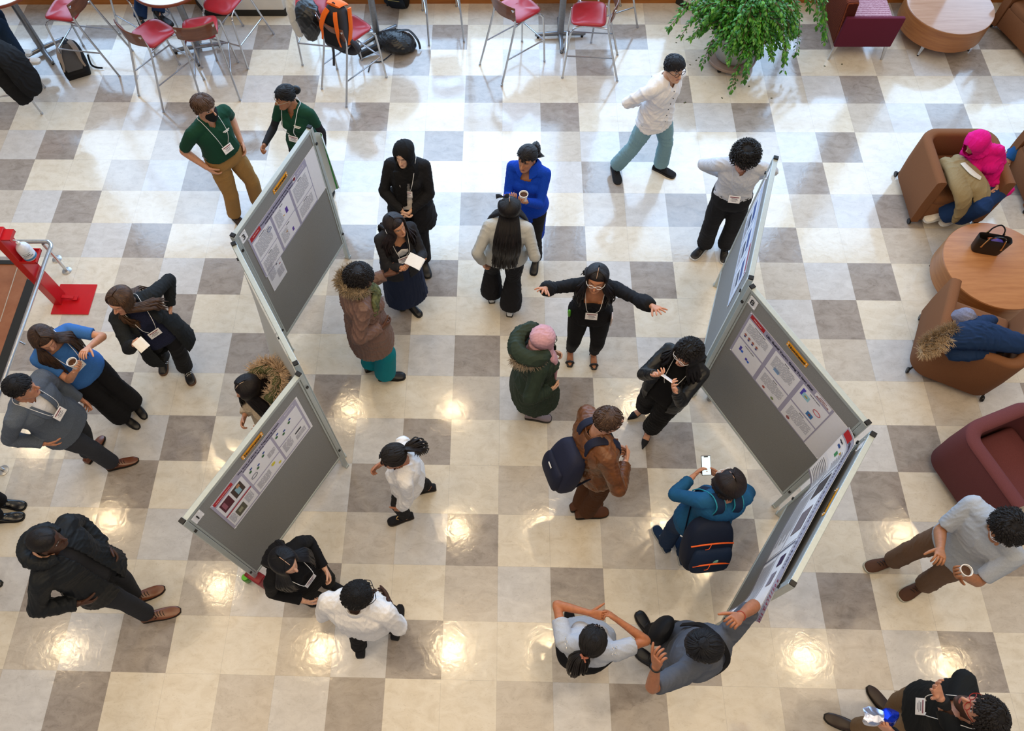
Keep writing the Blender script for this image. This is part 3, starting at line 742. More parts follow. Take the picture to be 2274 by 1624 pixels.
    def glasses(s, m, r=.024, lens=True):
        mb = MB(); k = s.k; X = s.HX
        for sg in (-1, 1):
            c = V((sg * .033, .100, .010)); pts = [X @ ((c + V((r * math.cos(t), -.004 * abs(math.cos(t)) * (1 if sg * math.cos(t) > 0 else 0), r * .82 * math.sin(t)))) * k) - s.base for t in [2 * math.pi * q / 20 for q in range(21)]]
            mb.tube(pts, .0026, 6); mb.tube([X @ (V(p) * k) - s.base for p in ((sg * .057, .098, .014), (sg * .075, .07, .014), (sg * .084, 0, .012), (sg * .082, -.02, -.004))], .0025, 6, smooth=2)
        mb.tube([X @ (V(p) * k) - s.base for p in ((-.010, .102, .014), (0, .105, .017), (.010, .102, .014))], .0024, 6)
        return mb.build('glasses', m, s.o)
    # ---- hair
    def hairmat(s, col, col2=None, part=None, rough=.42):
        c = rgb(col); c2 = rgb(col2) if col2 else tuple(min(1, x * 1.6 + .006) for x in c); m, t, b = newmat('hair_strands')
        a = nd(t, 'ShaderNodeAttribute', attribute_name='fc'); mp = nd(t, 'ShaderNodeMapping'); mp.inputs['Scale'].default_value = (26, 1.2, 1); t.links.new(a.outputs['Vector'], mp.inputs[0])
        nz = nd(t, 'ShaderNodeTexNoise'); nz.inputs['Scale'].default_value = 1.6; nz.inputs['Detail'].default_value = 6; t.links.new(mp.outputs[0], nz.inputs[0])
        r = ramp(t, [(0.35, tuple(x * .6 for x in c)), (0.5, c), (0.72, c2)]); t.links.new(nz.outputs[0], r.inputs[0]); t.links.new(r.outputs[0], b.inputs['Base Color'])
        bp = nd(t, 'ShaderNodeBump'); bp.inputs['Strength'].default_value = .7; bp.inputs['Distance'].default_value = .004; t.links.new(nz.outputs[0], bp.inputs['Height']); t.links.new(bp.outputs[0], b.inputs['Normal'])
        setp(b, Roughness=rough + .08, Specular_IOR_Level=.3); return m
    def cap(s, grow=.008, line=None, rough=.0, seed=1):
        """hair lying close to the skull: rings of the skull above the hairline"""
        if line is None: line = lambda th: .062 - .075 * (1 - math.cos(th)) / 2 * 1.0 - .03 * max(0, -math.cos(th))
        R = []; k = s.k; n = 40; rows = 18; tops = []
        for i in range(rows + 1):
            ring = []
            for j in range(n):
                th = 2 * math.pi * j / n; z0 = line(th if th <= math.pi else 2 * math.pi - th); u = i / rows; z = z0 + (.1125 - z0) * math.sin(u * math.pi / 2)
                g = grow * min(1, .35 + 3 * u) + (0 if rough == 0 else rough * noise.noise(V((math.sin(th) * 4, math.cos(th) * 4, z * 55 + seed))))
                p = head_surf(z, th, g); p.z += grow * u
                ring.append(s.HX @ (p * k) - s.base)
            R.append(ring)
        return R
    def hair_mesh(s, name, locks, capR, m, parent=None, extra=None):
        """locks: (points in world, widths) -> one hair mesh with strand coordinates"""
        P = []; Q = []; A = []; rnd = random.Random(s.seed)
        if capR:
            n = len(capR[0]); 
            for i, ring in enumerate(capR):
                for j, p in enumerate(ring): P.append(p); A.append((j / n * 3.2 + .0, i / 8, 0))
            for i in range(len(capR) - 1):
                for j in range(n): a = i * n + j; b = i * n + (j + 1) % n; Q.append((a, b, b + n, a + n))
            c = sum(capR[-1], V()) / n; ci = len(P); P.append(c + s.Rh @ V((0, 0, .001))); A.append((0, 2, 0))
            e = (len(capR) - 1) * n
            for j in range(0, n, 2): Q.append((e + j, e + (j + 1) % n, e + (j + 2) % n, ci))
        for pts, rad in locks:
            mb = MB(); off = rnd.random() * 20
            A_ = catmull([tuple(p) + (r if isinstance(r, tuple) else (r, r * .45)) for p, r in zip(pts, rad)], 3)
            pp = [V(a[:3]) - s.base for a in A_]; rr = [(max(a[3], 1e-3), max(a[4], 6e-4)) for a in A_]
            n = len(pp); seg = 7; o = len(P); hc = s.hc - s.base; t0 = None
            for i in range(n):
                t = (pp[min(i + 1, n - 1)] - pp[max(i - 1, 0)]).normalized(); out = pp[i] - V((hc.x, hc.y, min(hc.z, pp[i].z))); u = out - t * out.dot(t); u = u.normalized() if u.length > 1e-5 else t.orthogonal(); sd = t.cross(u)
                for j in range(seg):
                    th = 2 * math.pi * j / seg; P.append(pp[i] + sd * rr[i][0] * math.cos(th) + u * rr[i][1] * math.sin(th)); A.append((off + j / seg * .8, i / n * 6, 0))
            for i in range(n - 1):
                for j in range(seg): a = o + i * seg + j; b = o + i * seg + (j + 1) % seg; Q.append((a, b, b + seg, a + seg))
        return np_mesh(name, np.array([tuple(p) for p in P]), np.array(Q), m, s.o if parent is None else parent, attr=np.array(A, float))
    def hp(s, z, th, g=.01): return s.HX @ (head_surf(z, th, g) * s.k)
    def short_hair(s, col, col2=None, L=.03, grow=.012, line=None, n=150, curl=0.0, sweep=0, bald=False, part=0.0, lift=0.0, name='hair', rough=.42, wid=.008, bias=0):
        n = int(n * 2.2); wid *= .62; lift *= .55; L *= .85 if L < .09 else 1
        """short or curly hair: small locks over the scalp"""
        rnd = random.Random(s.seed); m = s.hairmat(col, col2, rough=rough); k = s.k
        if line is None: line = lambda th: (.064 if th < .9 else .064 - (th - .9) * .085 if th < 1.6 else .004 - (th - 1.6) * .045)
        R = s.cap(grow, line, rough=.006 if L > .01 else .001, seed=s.seed); locks = []
        if L > .01:
            for i in range(n):
                th = rnd.uniform(-math.pi, math.pi); zz = rnd.random() ** .8; z0 = line(abs(th)) + .004; z = z0 + (.1122 - z0) * math.sin(zz * math.pi / 2)
                if bald and z > .088 and rnd.random() < .8: continue
                p = head_surf(z, th, grow * .85); p.z += grow * zz; nrm = V((math.sin(th) * .8, math.cos(th) * .8, .3 + zz * 1.6)).normalized()
                fl = V((math.sin(th) * .5 + sweep, math.cos(th) * .6 + bias, -.9 + .5 * zz)); fl = (fl - nrm * fl.dot(nrm)).normalized(); pts = []; q = p.copy()
                ph = rnd.random() * 6; sd = nrm.cross(fl)
                for u in range(5):
                    if curl < .2 and not lift: q = head_surf(max(q.z - grow * zz, line(abs(math.atan2(q.x, q.y + .004))) - .008), math.atan2(q.x, q.y + .004), grow + .003 + (.002 + curl * .05) * math.sin(ph + u)); q.z += grow * zz * .9
                    pts.append(s.HX @ (q * k)); q = q + fl * L / 4 + nrm * (lift * L / 4 * (1 - u / 4)) + (sd * math.sin(ph + u * 1.9) + nrm * math.cos(ph + u * 1.9)) * curl * L * .6
                w = wid * rnd.uniform(.7, 1.2) * k; locks.append((pts, [(w * .8, w * .5), (w, w * .6), (w, w * .55), (w * .8, w * .45), (.001, .001)]))
        return s.hair_mesh(name, locks, R if not bald else R[:-4] , m)
    def long_hair(s, col, col2=None, L=.45, n=64, wave=.01, front=50, part=.0, back=False, vol=.016, tuck=None, name='hair', ends=1.0, rough=.4, sw=(0, 0), off=.058):
        """hair parted on the crown, falling past the shoulders. L: length below the ears"""
        rnd = random.Random(s.seed); m = s.hairmat(col, col2, rough=rough); k = s.k; locks = []
        line = lambda th: (.068 - .03 * (th / 1.0) ** 3 if th < 1.0 else .038 - (th - 1.0) * .075)
        R = s.cap(vol * .35, line)
        cup = (s.nb - s.pl).normalized()
        for layer in (0, 1):
            for i in range(n):
                u = (i + rnd.uniform(-.3, .3)) / n; az = math.radians(front) + u * (2 * math.pi - 2 * math.radians(front))
                sgn = 1 if az < math.pi else -1; a2 = az if az < math.pi else 2 * math.pi - az
                g = vol * (1 - .4 * layer); px = part + sgn * .004; fy = .055 - .12 * (a2 / math.pi) ** .8
                th_top = math.atan2(px * 8, .6 * math.cos(a2)) if True else 0
                p0 = V((px, fy, .113 - abs(fy - 0.0) ** 2 * 4 + g * .5)); z1 = .075
                pts = [s.HX @ (p0 * k), s.hp(.085, az if a2 < 2.4 else az, g * .9), s.hp(.045, az, g * 1.15), s.hp(0, az, g * 1.2), s.hp(-.05, az, g * 1.3)]
                rr = [.010, .012, .012, .011, .011]
                ll = L * rnd.uniform(.86, 1.04) * (1 - .12 * layer); st = pts[-1]; ph = rnd.random() * 6; 
                if tuck is not None:  # gathered towards a point behind the head
                    T = s.HX @ (V(tuck) * k); pts = pts[:3] + [pts[2].lerp(T, .55) + (pts[2].lerp(T, .55) - s.hc).normalized() * .012, T]; locks.append((pts, [(w * k, w * .45 * k) for w in (.009, .011, .011, .009, .006)])); continue
                side = a2 < math.radians(115); tgtf = s.Rc @ V((sgn * (.075 if side else .02 + .06 * math.sin(a2)), (.115 if side else -.135) * (1 if True else 1), 0))
                m_ = 6; 
                for q in range(1, m_ + 1):
                    v = q / m_; drop = ll * v; base = st + V((0, 0, -drop))
                    c = s.nb + cup * ((base.z - s.nb.z)) ; f_ = 1 + (base.z - s.nb.z) / s.SL
                    if base.z < s.nb.z + .09:
                        fcl = min(max(f_, .1), .84); cc, xx, yy = s.spine(fcl); w_, d_, o_ = s.prof(fcl); ang = math.pi - (math.pi - a2) * .55 if not side else a2 * .62
                        dirv = xx * math.sin(ang) * sgn + yy * math.cos(ang); rad_ = 1 / math.sqrt((math.sin(ang) / (w_ * k * .78)) ** 2 + (math.cos(ang) / (d_ * k + .01)) ** 2)
                        tgt = V((cc.x, cc.y, base.z)) + dirv * (rad_ + off + .016 * (1 - layer)); bl = min(1, (s.nb.z + .09 - base.z) / .11); base = base.lerp(tgt, bl)
                    base += V((math.sin(ph + v * 7), math.cos(ph * 1.7 + v * 6), 0)) * wave * v + V((sw[0], sw[1], 0)) * v * v
                    pts.append(base); rr.append(.0115 * (1 - .35 * v) if v < 1 else .002)
                locks.append((pts, [(w * k * 1.15, w * .5 * k) for w in rr]))
        return s.hair_mesh(name, locks, R, m)
    def parting(s, tone, x0=0.0, x1=0.0, y0=.062, y1=-.03, g=.018, w=.0022):
        mb = MB(); pts = []
        for i in range(9):
            u = i / 8; y = y0 + (y1 - y0) * u; z = .113 - (abs(y + .004) ** 2) * 7.5 + g * .5; pts.append(s.HX @ (V((x0 + (x1 - x0) * u, y, z)) * s.k) - s.base)
        mb.tube(pts, [(w, .002)] * 9, 6, up=s.Rh @ V((0, 0, 1))); mb.build('parting', mat('scalp_' + tone, tone, rough=.6), s.o)
    def tail(s, col, base, pts, r=.03, n=26, wave=.006, name='ponytail', tie=None, parent=None):
        """ponytail: bundle from head-local base along head-local points"""
        rnd = random.Random(s.seed + 5); m = s.hairmat(col); k = s.k; locks = []; W_ = [s.HX @ (V(p) * k) if not isinstance(p, tuple) or len(p) == 3 else p for p in [base] + pts]
        for i in range(n * 2):
            a = rnd.random() * 6.28; q = rnd.random() ** .5; P_ = []; rr = []
            for j, w in enumerate(W_):
                v = j / (len(W_) - 1); rad = r * q * (.35 + 1.1 * math.sin(min(v * 2.6, 2.2))) if j else r * .3 * q
                P_.append(w + V((math.cos(a + v), math.sin(a + v), math.sin(a * 2) * .5)) * rad + V((math.sin(v * 9 + a), math.cos(v * 8 + a), 0)) * wave * v); rr.append((.0052 if j < len(W_) - 1 else .0012) * k)
            locks.append((P_, [(w * 1.1, w * .7) for w in rr]))
        return s.hair_mesh(name, locks, None, m, parent=parent)
    def hijab(s, m, label=None, drape=.2, loose=.012):
        mb = MB(); k = s.k; X = s.HX
        A = catmull(HEADT, 2); R = []
        for z, w, f, b in A: R.append([X @ (V(((w + loose + .010) * math.sin(t), (f + b) / 2 + ((f - b) / 2 + loose + (.010 if math.cos(t) < 0 else -.004)) * math.cos(t), z * 1.08)) * k) for t in [2 * math.pi * j / 32 for j in range(32)]])
        mb.rings(R); b = X @ (V((0, -.02, -.08)) * k)
        up = (s.nb - s.pl).normalized(); c = s.nb
        mb.tube([b + up * .03, c + up * .05 + s.Rc @ V((0, .02, 0)), c - up * .0 + s.Rc @ V((0, .02, 0)), c - up * drape * .45 + s.Rc @ V((0, .01, 0))], [(.085 * k, .098 * k), (.088 * k, .10 * k), (.12 * k, .115 * k), (.155 * k, .135 * k)], 24, up=s.Rc @ V((0, 1, 0)), smooth=4)
        if drape > .15: mb.tube([c - up * .03 + s.Rc @ V((.05, .10, 0)), c - up * .14 + s.Rc @ V((.05, .145 * k, 0)), c - up * (drape + .12) + s.Rc @ V((.055, .15 * k, 0))], [(.07, .03), (.06, .026), (.05, .014)], 14, up=s.Rc @ V((0, 1, 0)), smooth=3)
        Xi = np.array(X.inverted())
        def cut(P):
            q = (P @ Xi[:3, :3].T + Xi[:3, 3]) / k; return (q[:, 1] > .035) & (((q[:, 0]) / .057) ** 2 + ((q[:, 2] + .016) / .093) ** 2 < 1) & (q[:, 1] < .2)
        return s.cloth('headscarf', mb, m, .006, .0045, 14, [cut], sm=2, label=label)
    def ribbon(s, name, pts, w, th, m, up=None, parent=None, smooth=4):
        mb = MB(); mb.tube([V(p) - s.base for p in pts], [(w / 2, th / 2)] * len(pts), 8, up=up, smooth=smooth, power=4); return mb.build(name, m, parent or s.o)
    def lapel(s, m, f0=.45, x0=.02, x1=.075, out=.03):
        """the turned-back front edges of a jacket"""
        for sg in (-1, 1):
            mb = MB(); R = []
            for q in range(9):
                u = q / 8; f = f0 + (.97 - f0) * u; a = s.chest(f, sg * (x0 + (.052 - x0) * u), out + .004); wd = .055 * math.sin(min(1, u * 1.25 + .08) * math.pi * .62); b = s.chest(f - .01, sg * (x0 + (.052 - x0) * u + wd), out + .010)
                n = s.Rc @ V((0, .004, 0)); R.append([p - s.base for p in (a - n, a + n, b + n, b - n)])
            mb.rings(R, True, True); mb.build('lapel', m, s.o)
def fur(name, pts, m, parent, base, n=260, L=.05, r=.02, seed=1):
    """fur trim: tufts standing on a path"""
    rnd = random.Random(seed); mb = MB(); pts = [V(p) for p in pts]; A = catmull([tuple(p) for p in pts], 6); T = [V(a) for a in A]; c = sum(T, V()) / len(T)
    mb.tube([t - base for t in T], r * .8, 10)
    for i in range(int(n * 2.2)):
        j = rnd.randrange(len(T) - 1); p = T[j].lerp(T[j + 1], rnd.random()); t = (T[j + 1] - T[j]).normalized(); d = V((rnd.gauss(0, 1), rnd.gauss(0, 1), rnd.gauss(0, 1))); d = (d - t * d.dot(t)).normalized(); tip = (d + t * rnd.gauss(0, .5) + V((0, 0, -.3))).normalized()
        a = p + d * r * .6 - base; l = L * rnd.uniform(.6, 1.2); mb.tube([a, a + (d + tip) * l * .25, a + (d * .4 + tip) * l * .7], [.0036, .0028, .0004], 4, caps=False)
    return mb.build(name, m, parent)
def furmat(c1, c2):
    return mat('fur_trim', c1, rough=.9, var=.45, nscale=60, bump=.6)
# ---------------------------------------------------------------- carried things
def held(s, i, f=.07, o=.035, t=0.0):
    w, d, n, x, k = s.palm[i]; return w + d * f * k + n * o * k + x * t * k
def cup(s, i, label, drink='4a2c16', group=None, f=.075, o=.045):
    p = held(s, i, f, o); p = p - V((0, 0, .045)); t = thing('paper_cup', p, label, 'cup', group)
    mb = MB(); mb.lathe((0, 0, 0), [(.027, 0), (.038, .09), (.041, .092), (.041, .096), (.036, .096), (.026, .006)], 24, caps=True); mb.build('cup_wall', mat('cup_paper', 'efece6', rough=.5, var=.02), t)
    mb = MB(); mb.lathe((0, 0, .078), [(.0355, 0), (.001, .001)], 24); mb.build('coffee', mat('coffee', drink, rough=.15, var=.1, bump=0), t)
def sheet(p, R, size, label, name='folded_paper', col='eef0f5', bend=.02, cat='paper'):
    mb = MB(); n = 8; w, h = size
    for sgn, dz in ((1, 0), (1, .004)):
        R_ = []
        for i in range(n + 1):
            u = i / n - .5; R_.append([R @ V((u * w, v * h, bend * math.cos(u * 3) + dz + (.03 * abs(u) if dz else 0))) for v in (-.5, .5)] + [R @ V((u * w, v * h, bend * math.cos(u * 3) + dz + .0012 + (.03 * abs(u) if dz else 0))) for v in (.5, -.5)])
        mb.rings(R_, True, True)
    o = mb.build(name, mat('paper_' + col, col, rough=.6, var=.03, bump=0), None, loc=None); o.location = p; return tag(o, label, cat)
def worn_pack(s, label, c1, c2, W=.30, H=.42, D=.17, f=.42, accent=None, name='backpack', straps=True, side=0.0, one=None, logo=None, tilt=0):
    """backpack on a person's back; coordinates x right, y forward, z up of the chest"""
    R = s.Rc @ Matrix.Rotation(math.radians(-tilt), 3, 'X'); k = 1; c, xv, yv = s.spine(f); w, d, o = s.prof(f); org = c - yv * (d * s.k + .035 + D / 2) + xv * side
    t = thing(name, org, label, 'backpack'); m1 = cloth('pack_' + c1, c1, amp=0) if False else cloth('pack_fabric_' + c1, c1, rough=.7); m2 = cloth('pack_fabric_' + c2, c2, rough=.7)
    def rr(z, w_, d_, yo=0, e=4.0, n=24): return [R @ V((w_ * math.copysign(abs(math.cos(a)) ** (2 / e), math.cos(a)), yo + d_ * math.copysign(abs(math.sin(a)) ** (2 / e), math.sin(a)), z)) for a in [2 * math.pi * j / n for j in range(n)]]
    mb = MB(); A = catmull([(-H / 2, W * .36, D * .36, .0), (-H * .46, W * .46, D * .46, 0), (-H * .2, W * .5, D * .54, -.005), (.0, W * .5, D * .52, 0), (H * .25, W * .47, D * .42, .01), (H * .42, W * .38, D * .32, .02), (H * .5, W * .2, D * .18, .03)], 3)
    mb.rings([rr(*a) for a in A]); P = np.array(mb.v); body = mb.build('bag_body', m1, t, auto=80)
    mb = MB(); A = catmull([(-H * .44, W * .30, .02), (-H * .36, W * .42, .035), (-H * .1, W * .43, .045), (H * .04, W * .40, .03), (H * .09, W * .36, .01)], 3)
    mb.rings([rr(z, w_, d_, -D * .5) for z, w_, d_ in A]); pk = mb.build('front_pocket', m2, t, auto=80)
    if accent:
        zm = mat('zip_' + accent, accent, rough=.5)
        for zz, ww, yo in ((H * .22, .46, -D * .43), (-H * .12, .40, -D * .5 - .045)):
            mb = MB(); mb.tube([R @ V((W * ww * u, yo - .012 + .03 * u * u, zz - .05 * u * u)) for u in (-1, -.7, -.3, 0, .3, .7, 1)], .006, 6, smooth=3); mb.build('zip', zm, t)
            mb = MB(); mb.tube([R @ V((-.03, yo - .014, zz)), R @ V((-.05, yo - .03, zz - .03)), R @ V((-.07, yo - .02, zz - .05))], .0025, 6, smooth=3); mb.build('zip_pull', zm, t)
    if logo:
        if logo == 'patch':
            mb = MB(); mb.box(R @ V((.0, -D * .5 - .046, .02)), (.055, .004, .016), R); mb.build('logo_patch', M_white, t, smooth=False)
        else:
            mb = MB()
            for q in range(3): mb.tube([R @ V((.03 - r_ * math.cos(a), -D * .5 - .049, -.055 + r_ * math.sin(a) * .8)) for r_ in (.034 - q * .010,) for a in [math.pi * j / 2 / 6 for j in range(7)]], .0038, 5)
            mb.build('logo_mark', mat('logo_teal', '6fa39b'), t)
    mb = MB(); mb.tube([R @ V((-.04, D * .25, H * .44)), R @ V((-.02, D * .3, H * .55)), R @ V((.02, D * .3, H * .55)), R @ V((.04, D * .25, H * .44))], (.010, .004), 6, smooth=4); mb.build('handle', m2, t)
    if straps:
        for sg in ((-1, 1) if one is None else (one,)):
            pts = [org + R @ V((sg * .07 - side, D * .3, H * .40))] ; sh = s.sho[0 if sg < 0 else 1]
            c2, x2, y2 = s.spine(.97); top = c2.lerp(sh, .48) + V((0, 0, .078 * s.k)); pts += [c2.lerp(sh, .42) - y2 * .10 * s.k + V((0, 0, .05)), top, s.chest(.86, sg * .115, .055), s.chest(.66, sg * .135, .05), s.chest(.45, sg * .165, .03), org + R @ V((sg * W * .42, D * .35, -H * .35))]
            o_ = MB(); o_.tube([p - org for p in pts], [(.034, .008)] * 4 + [(.026, .006), (.012, .003), (.012, .003)], 10, smooth=5, up=s.Rc @ V((0, 1, .3)), power=4); st = o_.build('strap', m2, t)
            if accent:
                o_ = MB(); 
                for e in (-1, 1): o_.tube([p - org + R @ V((e * .033, 0, .004)) for p in pts[:5]], .005, 6, smooth=5)
                o_.build('strap_edge', mat('teal_edge', '1c8aa0', rough=.6), st)
    return t, R, (W, H, D)

# ---------------------------------------------------------------- the people
BLK = '17171b'
def std(h=30, n=None, sp=0): return (h, n, sp)

# masked man in green polo
p = Person('man in a dark green polo and khaki trousers wearing a black face mask', (455, 240), 1.77, 'm', yaw=-40, hyaw=-28, pitch=0, feet=((583, 458, -30), (530, 490, -45)), hands=(('pocket',), ('pocket',)), width=1.04)
p.body(skin_mat('c99478'), hand=(std(), std())); p.top('polo_shirt', cloth('green_pique', '17402f'), ease=.018, f0=.16, sleeve=.42, neck=('v', .10, .05), arm_ease=.022, freq=8, amp=.004, belly=.02)
p.trousers(cloth('khaki_twill', '9c7645'), ease=.018, f1=.2, hem=.075, kneew=.078); p.belt(mat('brown_leather', '4a2f1c', rough=.45)); p.collar(cloth('green_pique', '17402f'))
p.short_hair('4a3324', '7a5a42', L=.07, grow=.016, n=260, curl=.1, sweep=.3, bias=.5); p.lanyard(f=.42); p.chest_print(M_white)
mb = MB(); R_ = []
for z, g, w in ((.002, .012, .9), (-.02, .022, 1.1), (-.035, .028, 1.15), (-.055, .022, 1.15), (-.085, .014, 1.1), (-.112, .006, .9)): R_.append([p.HX @ ((head_surf(z, t * w, g if abs(t) < .4 else g * .5 + .003)) * p.k) - p.base for t in [-.95 + 1.9 * j / 14 for j in range(15)]])
mb.rings(R_, False, False); o = mb.build('face_mask', cloth('black_mask', '141417', bump=.2), p.o); o.modifiers.new('t', 'SOLIDIFY').thickness = .003
p.shoes('oxford', mat('dark_brown_shoe', '35241a', rough=.4)); 
# woman with bun
p = Person('woman in a dark green sweater with black hair in a bun and glasses', (634, 216), 1.70, 'f', yaw=-108, hyaw=-150, pitch=4, feet=None, hands=(None, (581, 334, .72)))
p.body(skin_mat('a8704e'), hand=(std(), std(60))); p.top('green_top', cloth('green_pique', '17402f'), ease=.014, f0=-.08, sleeve=.30, neck=('v', .14, .035)); 
p.top('undershirt', cloth('charcoal_knit', '25252a'), ease=.004, f0=.3, sleeve=1.0, neck=('v', .2, .07), arm_ease=.008)
p.trousers(cloth('black_wool', BLK)); p.shoes('sneaker', mat('black_leather', '17161a', rough=.35)); p.lanyard(f=.38); p.chest_print(M_white); p.glasses(mat('thin_gold_rim', 'c0b49a', rough=.3, metal=.8)); p.collar(cloth('green_pique', '17402f'))
p.short_hair('0e0d10', '26242a', L=.05, grow=.010, n=150, bias=-1.2, lift=0); mb = MB(); mb.ball(p.HX @ V((0, -.118, .028)) - p.base, (.046, .040, .044), 18); mb.build('hair_bun', p.hairmat('0e0d10'), p.o)
# black hijab
p = Person('woman in a black headscarf and long black coat over a white shirt', (897, 342), 1.66, 'f', yaw=-92, hyaw=-108, pitch=6, feet=((945, 592, -75), (900, 560, -100)), hands=(('loc', (.02, .22, .02)), ('loc', (.0, .24, .05))), elbows=((-.9, -.2, -.5), (.9, -.2, -.5)), width=1.08)
p.body(skin_mat('e3b79c', closed=True), hand=(std(40), std(40))); p.top('white_shirt', cloth('white_cotton', 'e8e6e6'), ease=.012, f0=.0, sleeve=0, neck=None); p.top('coat', cloth('black_fleece', '1b1b1e', var=.4), ease=.030, f0=-.62, sleeve=1.0, flare=.06, open_=(.045, .022, -1, .9), amp=.006, freq=8, neck=None)
p.trousers(cloth('black_denim', '1c1c20'), hem=.08, kneew=.07); p.shoes('boot', mat('black_leather', '17161a', rough=.35)); p.hijab(cloth('black_scarf', '141416'), drape=.30); p.lanyard(f=.45, out=.024)
# blazer woman
p = Person('smiling woman in a charcoal blazer with long wavy dark hair holding a folded paper', (878, 500), 1.60, 'f', yaw=-62, hyaw=-42, pitch=0, roll=8, feet=((919, 686, -45), (893, 668, -85)), hands=((929, 583, .62), (903, 596, .60)))
p.body(skin_mat('c88f6c'), hand=(std(45, (0, 0, 1)), std(45, (0, 0, 1)))); p.top('camisole', cloth('white_cotton', 'e8e6e6'), ease=.016, f0=.4, sleeve=0, neck=('s', .30, .10), f1=.8); p.top('dark_tank', cloth('navy_knit', '1a1d2b'), ease=.011, f0=-.05, sleeve=0, neck=None, f1=.62); p.top('blazer', cloth('charcoal_wool', '2a2a2e'), ease=.022, f0=-.30, sleeve=.96, flare=.04, open_=(.03, .075, -1, .95), amp=.004, neck=None); p.lapel(cloth('charcoal_wool', '2a2a2e'), f0=.3, x0=.05)
mb = MB(); p.trunk(mb, -1.36, .2, .024, flare=.03, n=22); p.cloth('skirt', mb, cloth('dark_denim', '1d2740'), .009, .008, 13, squash=(1, 1, .12)); p.shoes('sneaker', mat('black_leather', '17161a', rough=.35), L=.24)
p.long_hair('140f10', '4a3430', L=.30, wave=.016, front=58, n=56); p.lanyard(f=.36, out=.02)
q = held(p, 0, .09, .03); sheet((held(p, 0, .10, .03) + held(p, 1, .10, .03)) / 2 + V((.03, 0, .02)), Matrix.Rotation(-.5, 3, 'Z') @ Matrix.Rotation(.3, 3, 'X'), (.15, .11), 'white folded paper held by the smiling woman in the blazer')
# brown puffer
p = Person('woman in a brown padded coat with fur hood and patterned green scarf', (800, 618), 1.68, 'f', yaw=22, hyaw=18, pitch=4, feet=((836, 810, 25), (868, 836, 5)), hands=((878, 603, .70), ('loc', (.14, .16, .10))), elbows=(None, (.5, -.9, -.6)), width=1.15)
p.body(skin_mat('5d3a2a'), hand=(std(25, (0, 0, 1), 1), std(40))); mc = cloth('brown_puffer', '74594f', rough=.5, spec=.35, bump=.3); p.top('padded_coat', mc, ease=.050, f0=-.52, sleeve=.94, flare=.05, amp=.014, freq=17, neck=None, squash=None) if False else p.top('padded_coat', mc, ease=.048, f0=-.52, sleeve=.94, flare=.05, amp=.010, freq=13, neck=None)
p.trousers(cloth('teal_cotton', '0c7f8c'), hem=.105, kneew=.10); p.shoes('boot', mat('black_leather', '17161a', rough=.35)); p.short_hair('141012', '2b2322', L=.035, grow=.030, n=420, curl=.35, lift=.5, line=lambda th: .06 - .055 * th / 1.6); p.glasses(mat('tortoise_rim', '6a4a40', rough=.3))
X = p.HX; mb = MB(); mb.tube([X @ V((.086, .02, -.05)), X @ V((.108, -.05, -.06)), X @ V((.07, -.125, -.065)), X @ V((0, -.150, -.07)), X @ V((-.07, -.125, -.065)), X @ V((-.108, -.05, -.06)), X @ V((-.086, .02, -.05))], [(.03, .045)] * 7, 14, smooth=4); P_, Q_ = MB(), None
for i_ in range(len(mb.v)): mb.v[i_] = tuple(V(mb.v[i_]) - p.base)
mb.build('hood', mc, p.o); fur('hood_fur', [X @ V(q) for q in ((.095, .035, -.03), (.125, -.04, -.02), (.10, -.12, -.015), (.04, -.165, -.01), (-.04, -.165, -.01), (-.10, -.12, -.015), (-.125, -.04, -.02), (-.095, .035, -.03))], furmat('8b7a63', ''), p.o, p.base, n=560, L=.055, r=.024, seed=4)
sc = cloth('camouflage_scarf', '5c5f3f', var=.75, nscale=28); mb = MB(); mb.tube([p.chest(.93, -.06, .06), p.chest(.9, .03, .09), p.chest(.85, .12, .085), p.chest(.68, .15, .07), p.chest(.42, .13, .08)], [(.05, .03), (.06, .035), (.06, .03), (.055, .022), (.04, .015)], 16, smooth=4, up=p.Rc @ V((0, 1, .2))); mb.tube([p.nb + p.Rc @ V((.10, -.03, .05)), p.nb + p.Rc @ V((.06, .08, .03)), p.nb + p.Rc @ V((-.06, .08, .03)), p.nb + p.Rc @ V((-.10, -.03, .05))], [(.035, .035)] * 4, 12, smooth=4); p.cloth('scarf', mb, sc, .007, .007, 15)
# blue sweater dress
p = Person('woman in a cobalt blue sweater dress with a curly ponytail', (1170, 352), 1.67, 'f', yaw=-108, hyaw=-118, pitch=3, feet=((1188, 588, -100), (1152, 570, -95)), hands=((1156, 446, .62), (1140, 440, .60)), width=1.05)
bl = cloth('cobalt_knit', '0c3fb0', var=.25, nscale=220, bump=.9); p.body(skin_mat('b98260', closed=True), hand=(std(50, (0, 0, 1)), std(50, (0, 0, 1)))); p.top('sweater', bl, ease=.018, f0=-.16, sleeve=.96, neck=('s', .17, .05), amp=.004)
mb = MB(); p.trunk(mb, -.95, .1, .012, flare=.0, n=20); p.cloth('knit_skirt', mb, bl, .009, .004, 12, squash=(1, 1, .2)); p.trousers(cloth('black_denim', '1c1c20'), f1=.0, name='leggings', ease=.006, hem=.075); p.shoes('boot', mat('black_leather', '17161a', rough=.35), L=.25)
p.collar(bl, h=.075, r=.080, gap=.35, tilt=.9, name='cowl_collar'); p.short_hair('151214', '3a3234', L=.06, grow=.012, n=180, bias=-1.3); p.tail('1b1617', (0, -.09, -.0), [(-.01, -.12, -.01), (-.01, -.14, -.05), (-.02, -.13, -.10)], r=.05, n=150, wave=.03, name='curly_ponytail')
cup(p, 0, 'paper cup of coffee held by the woman in the blue sweater dress')
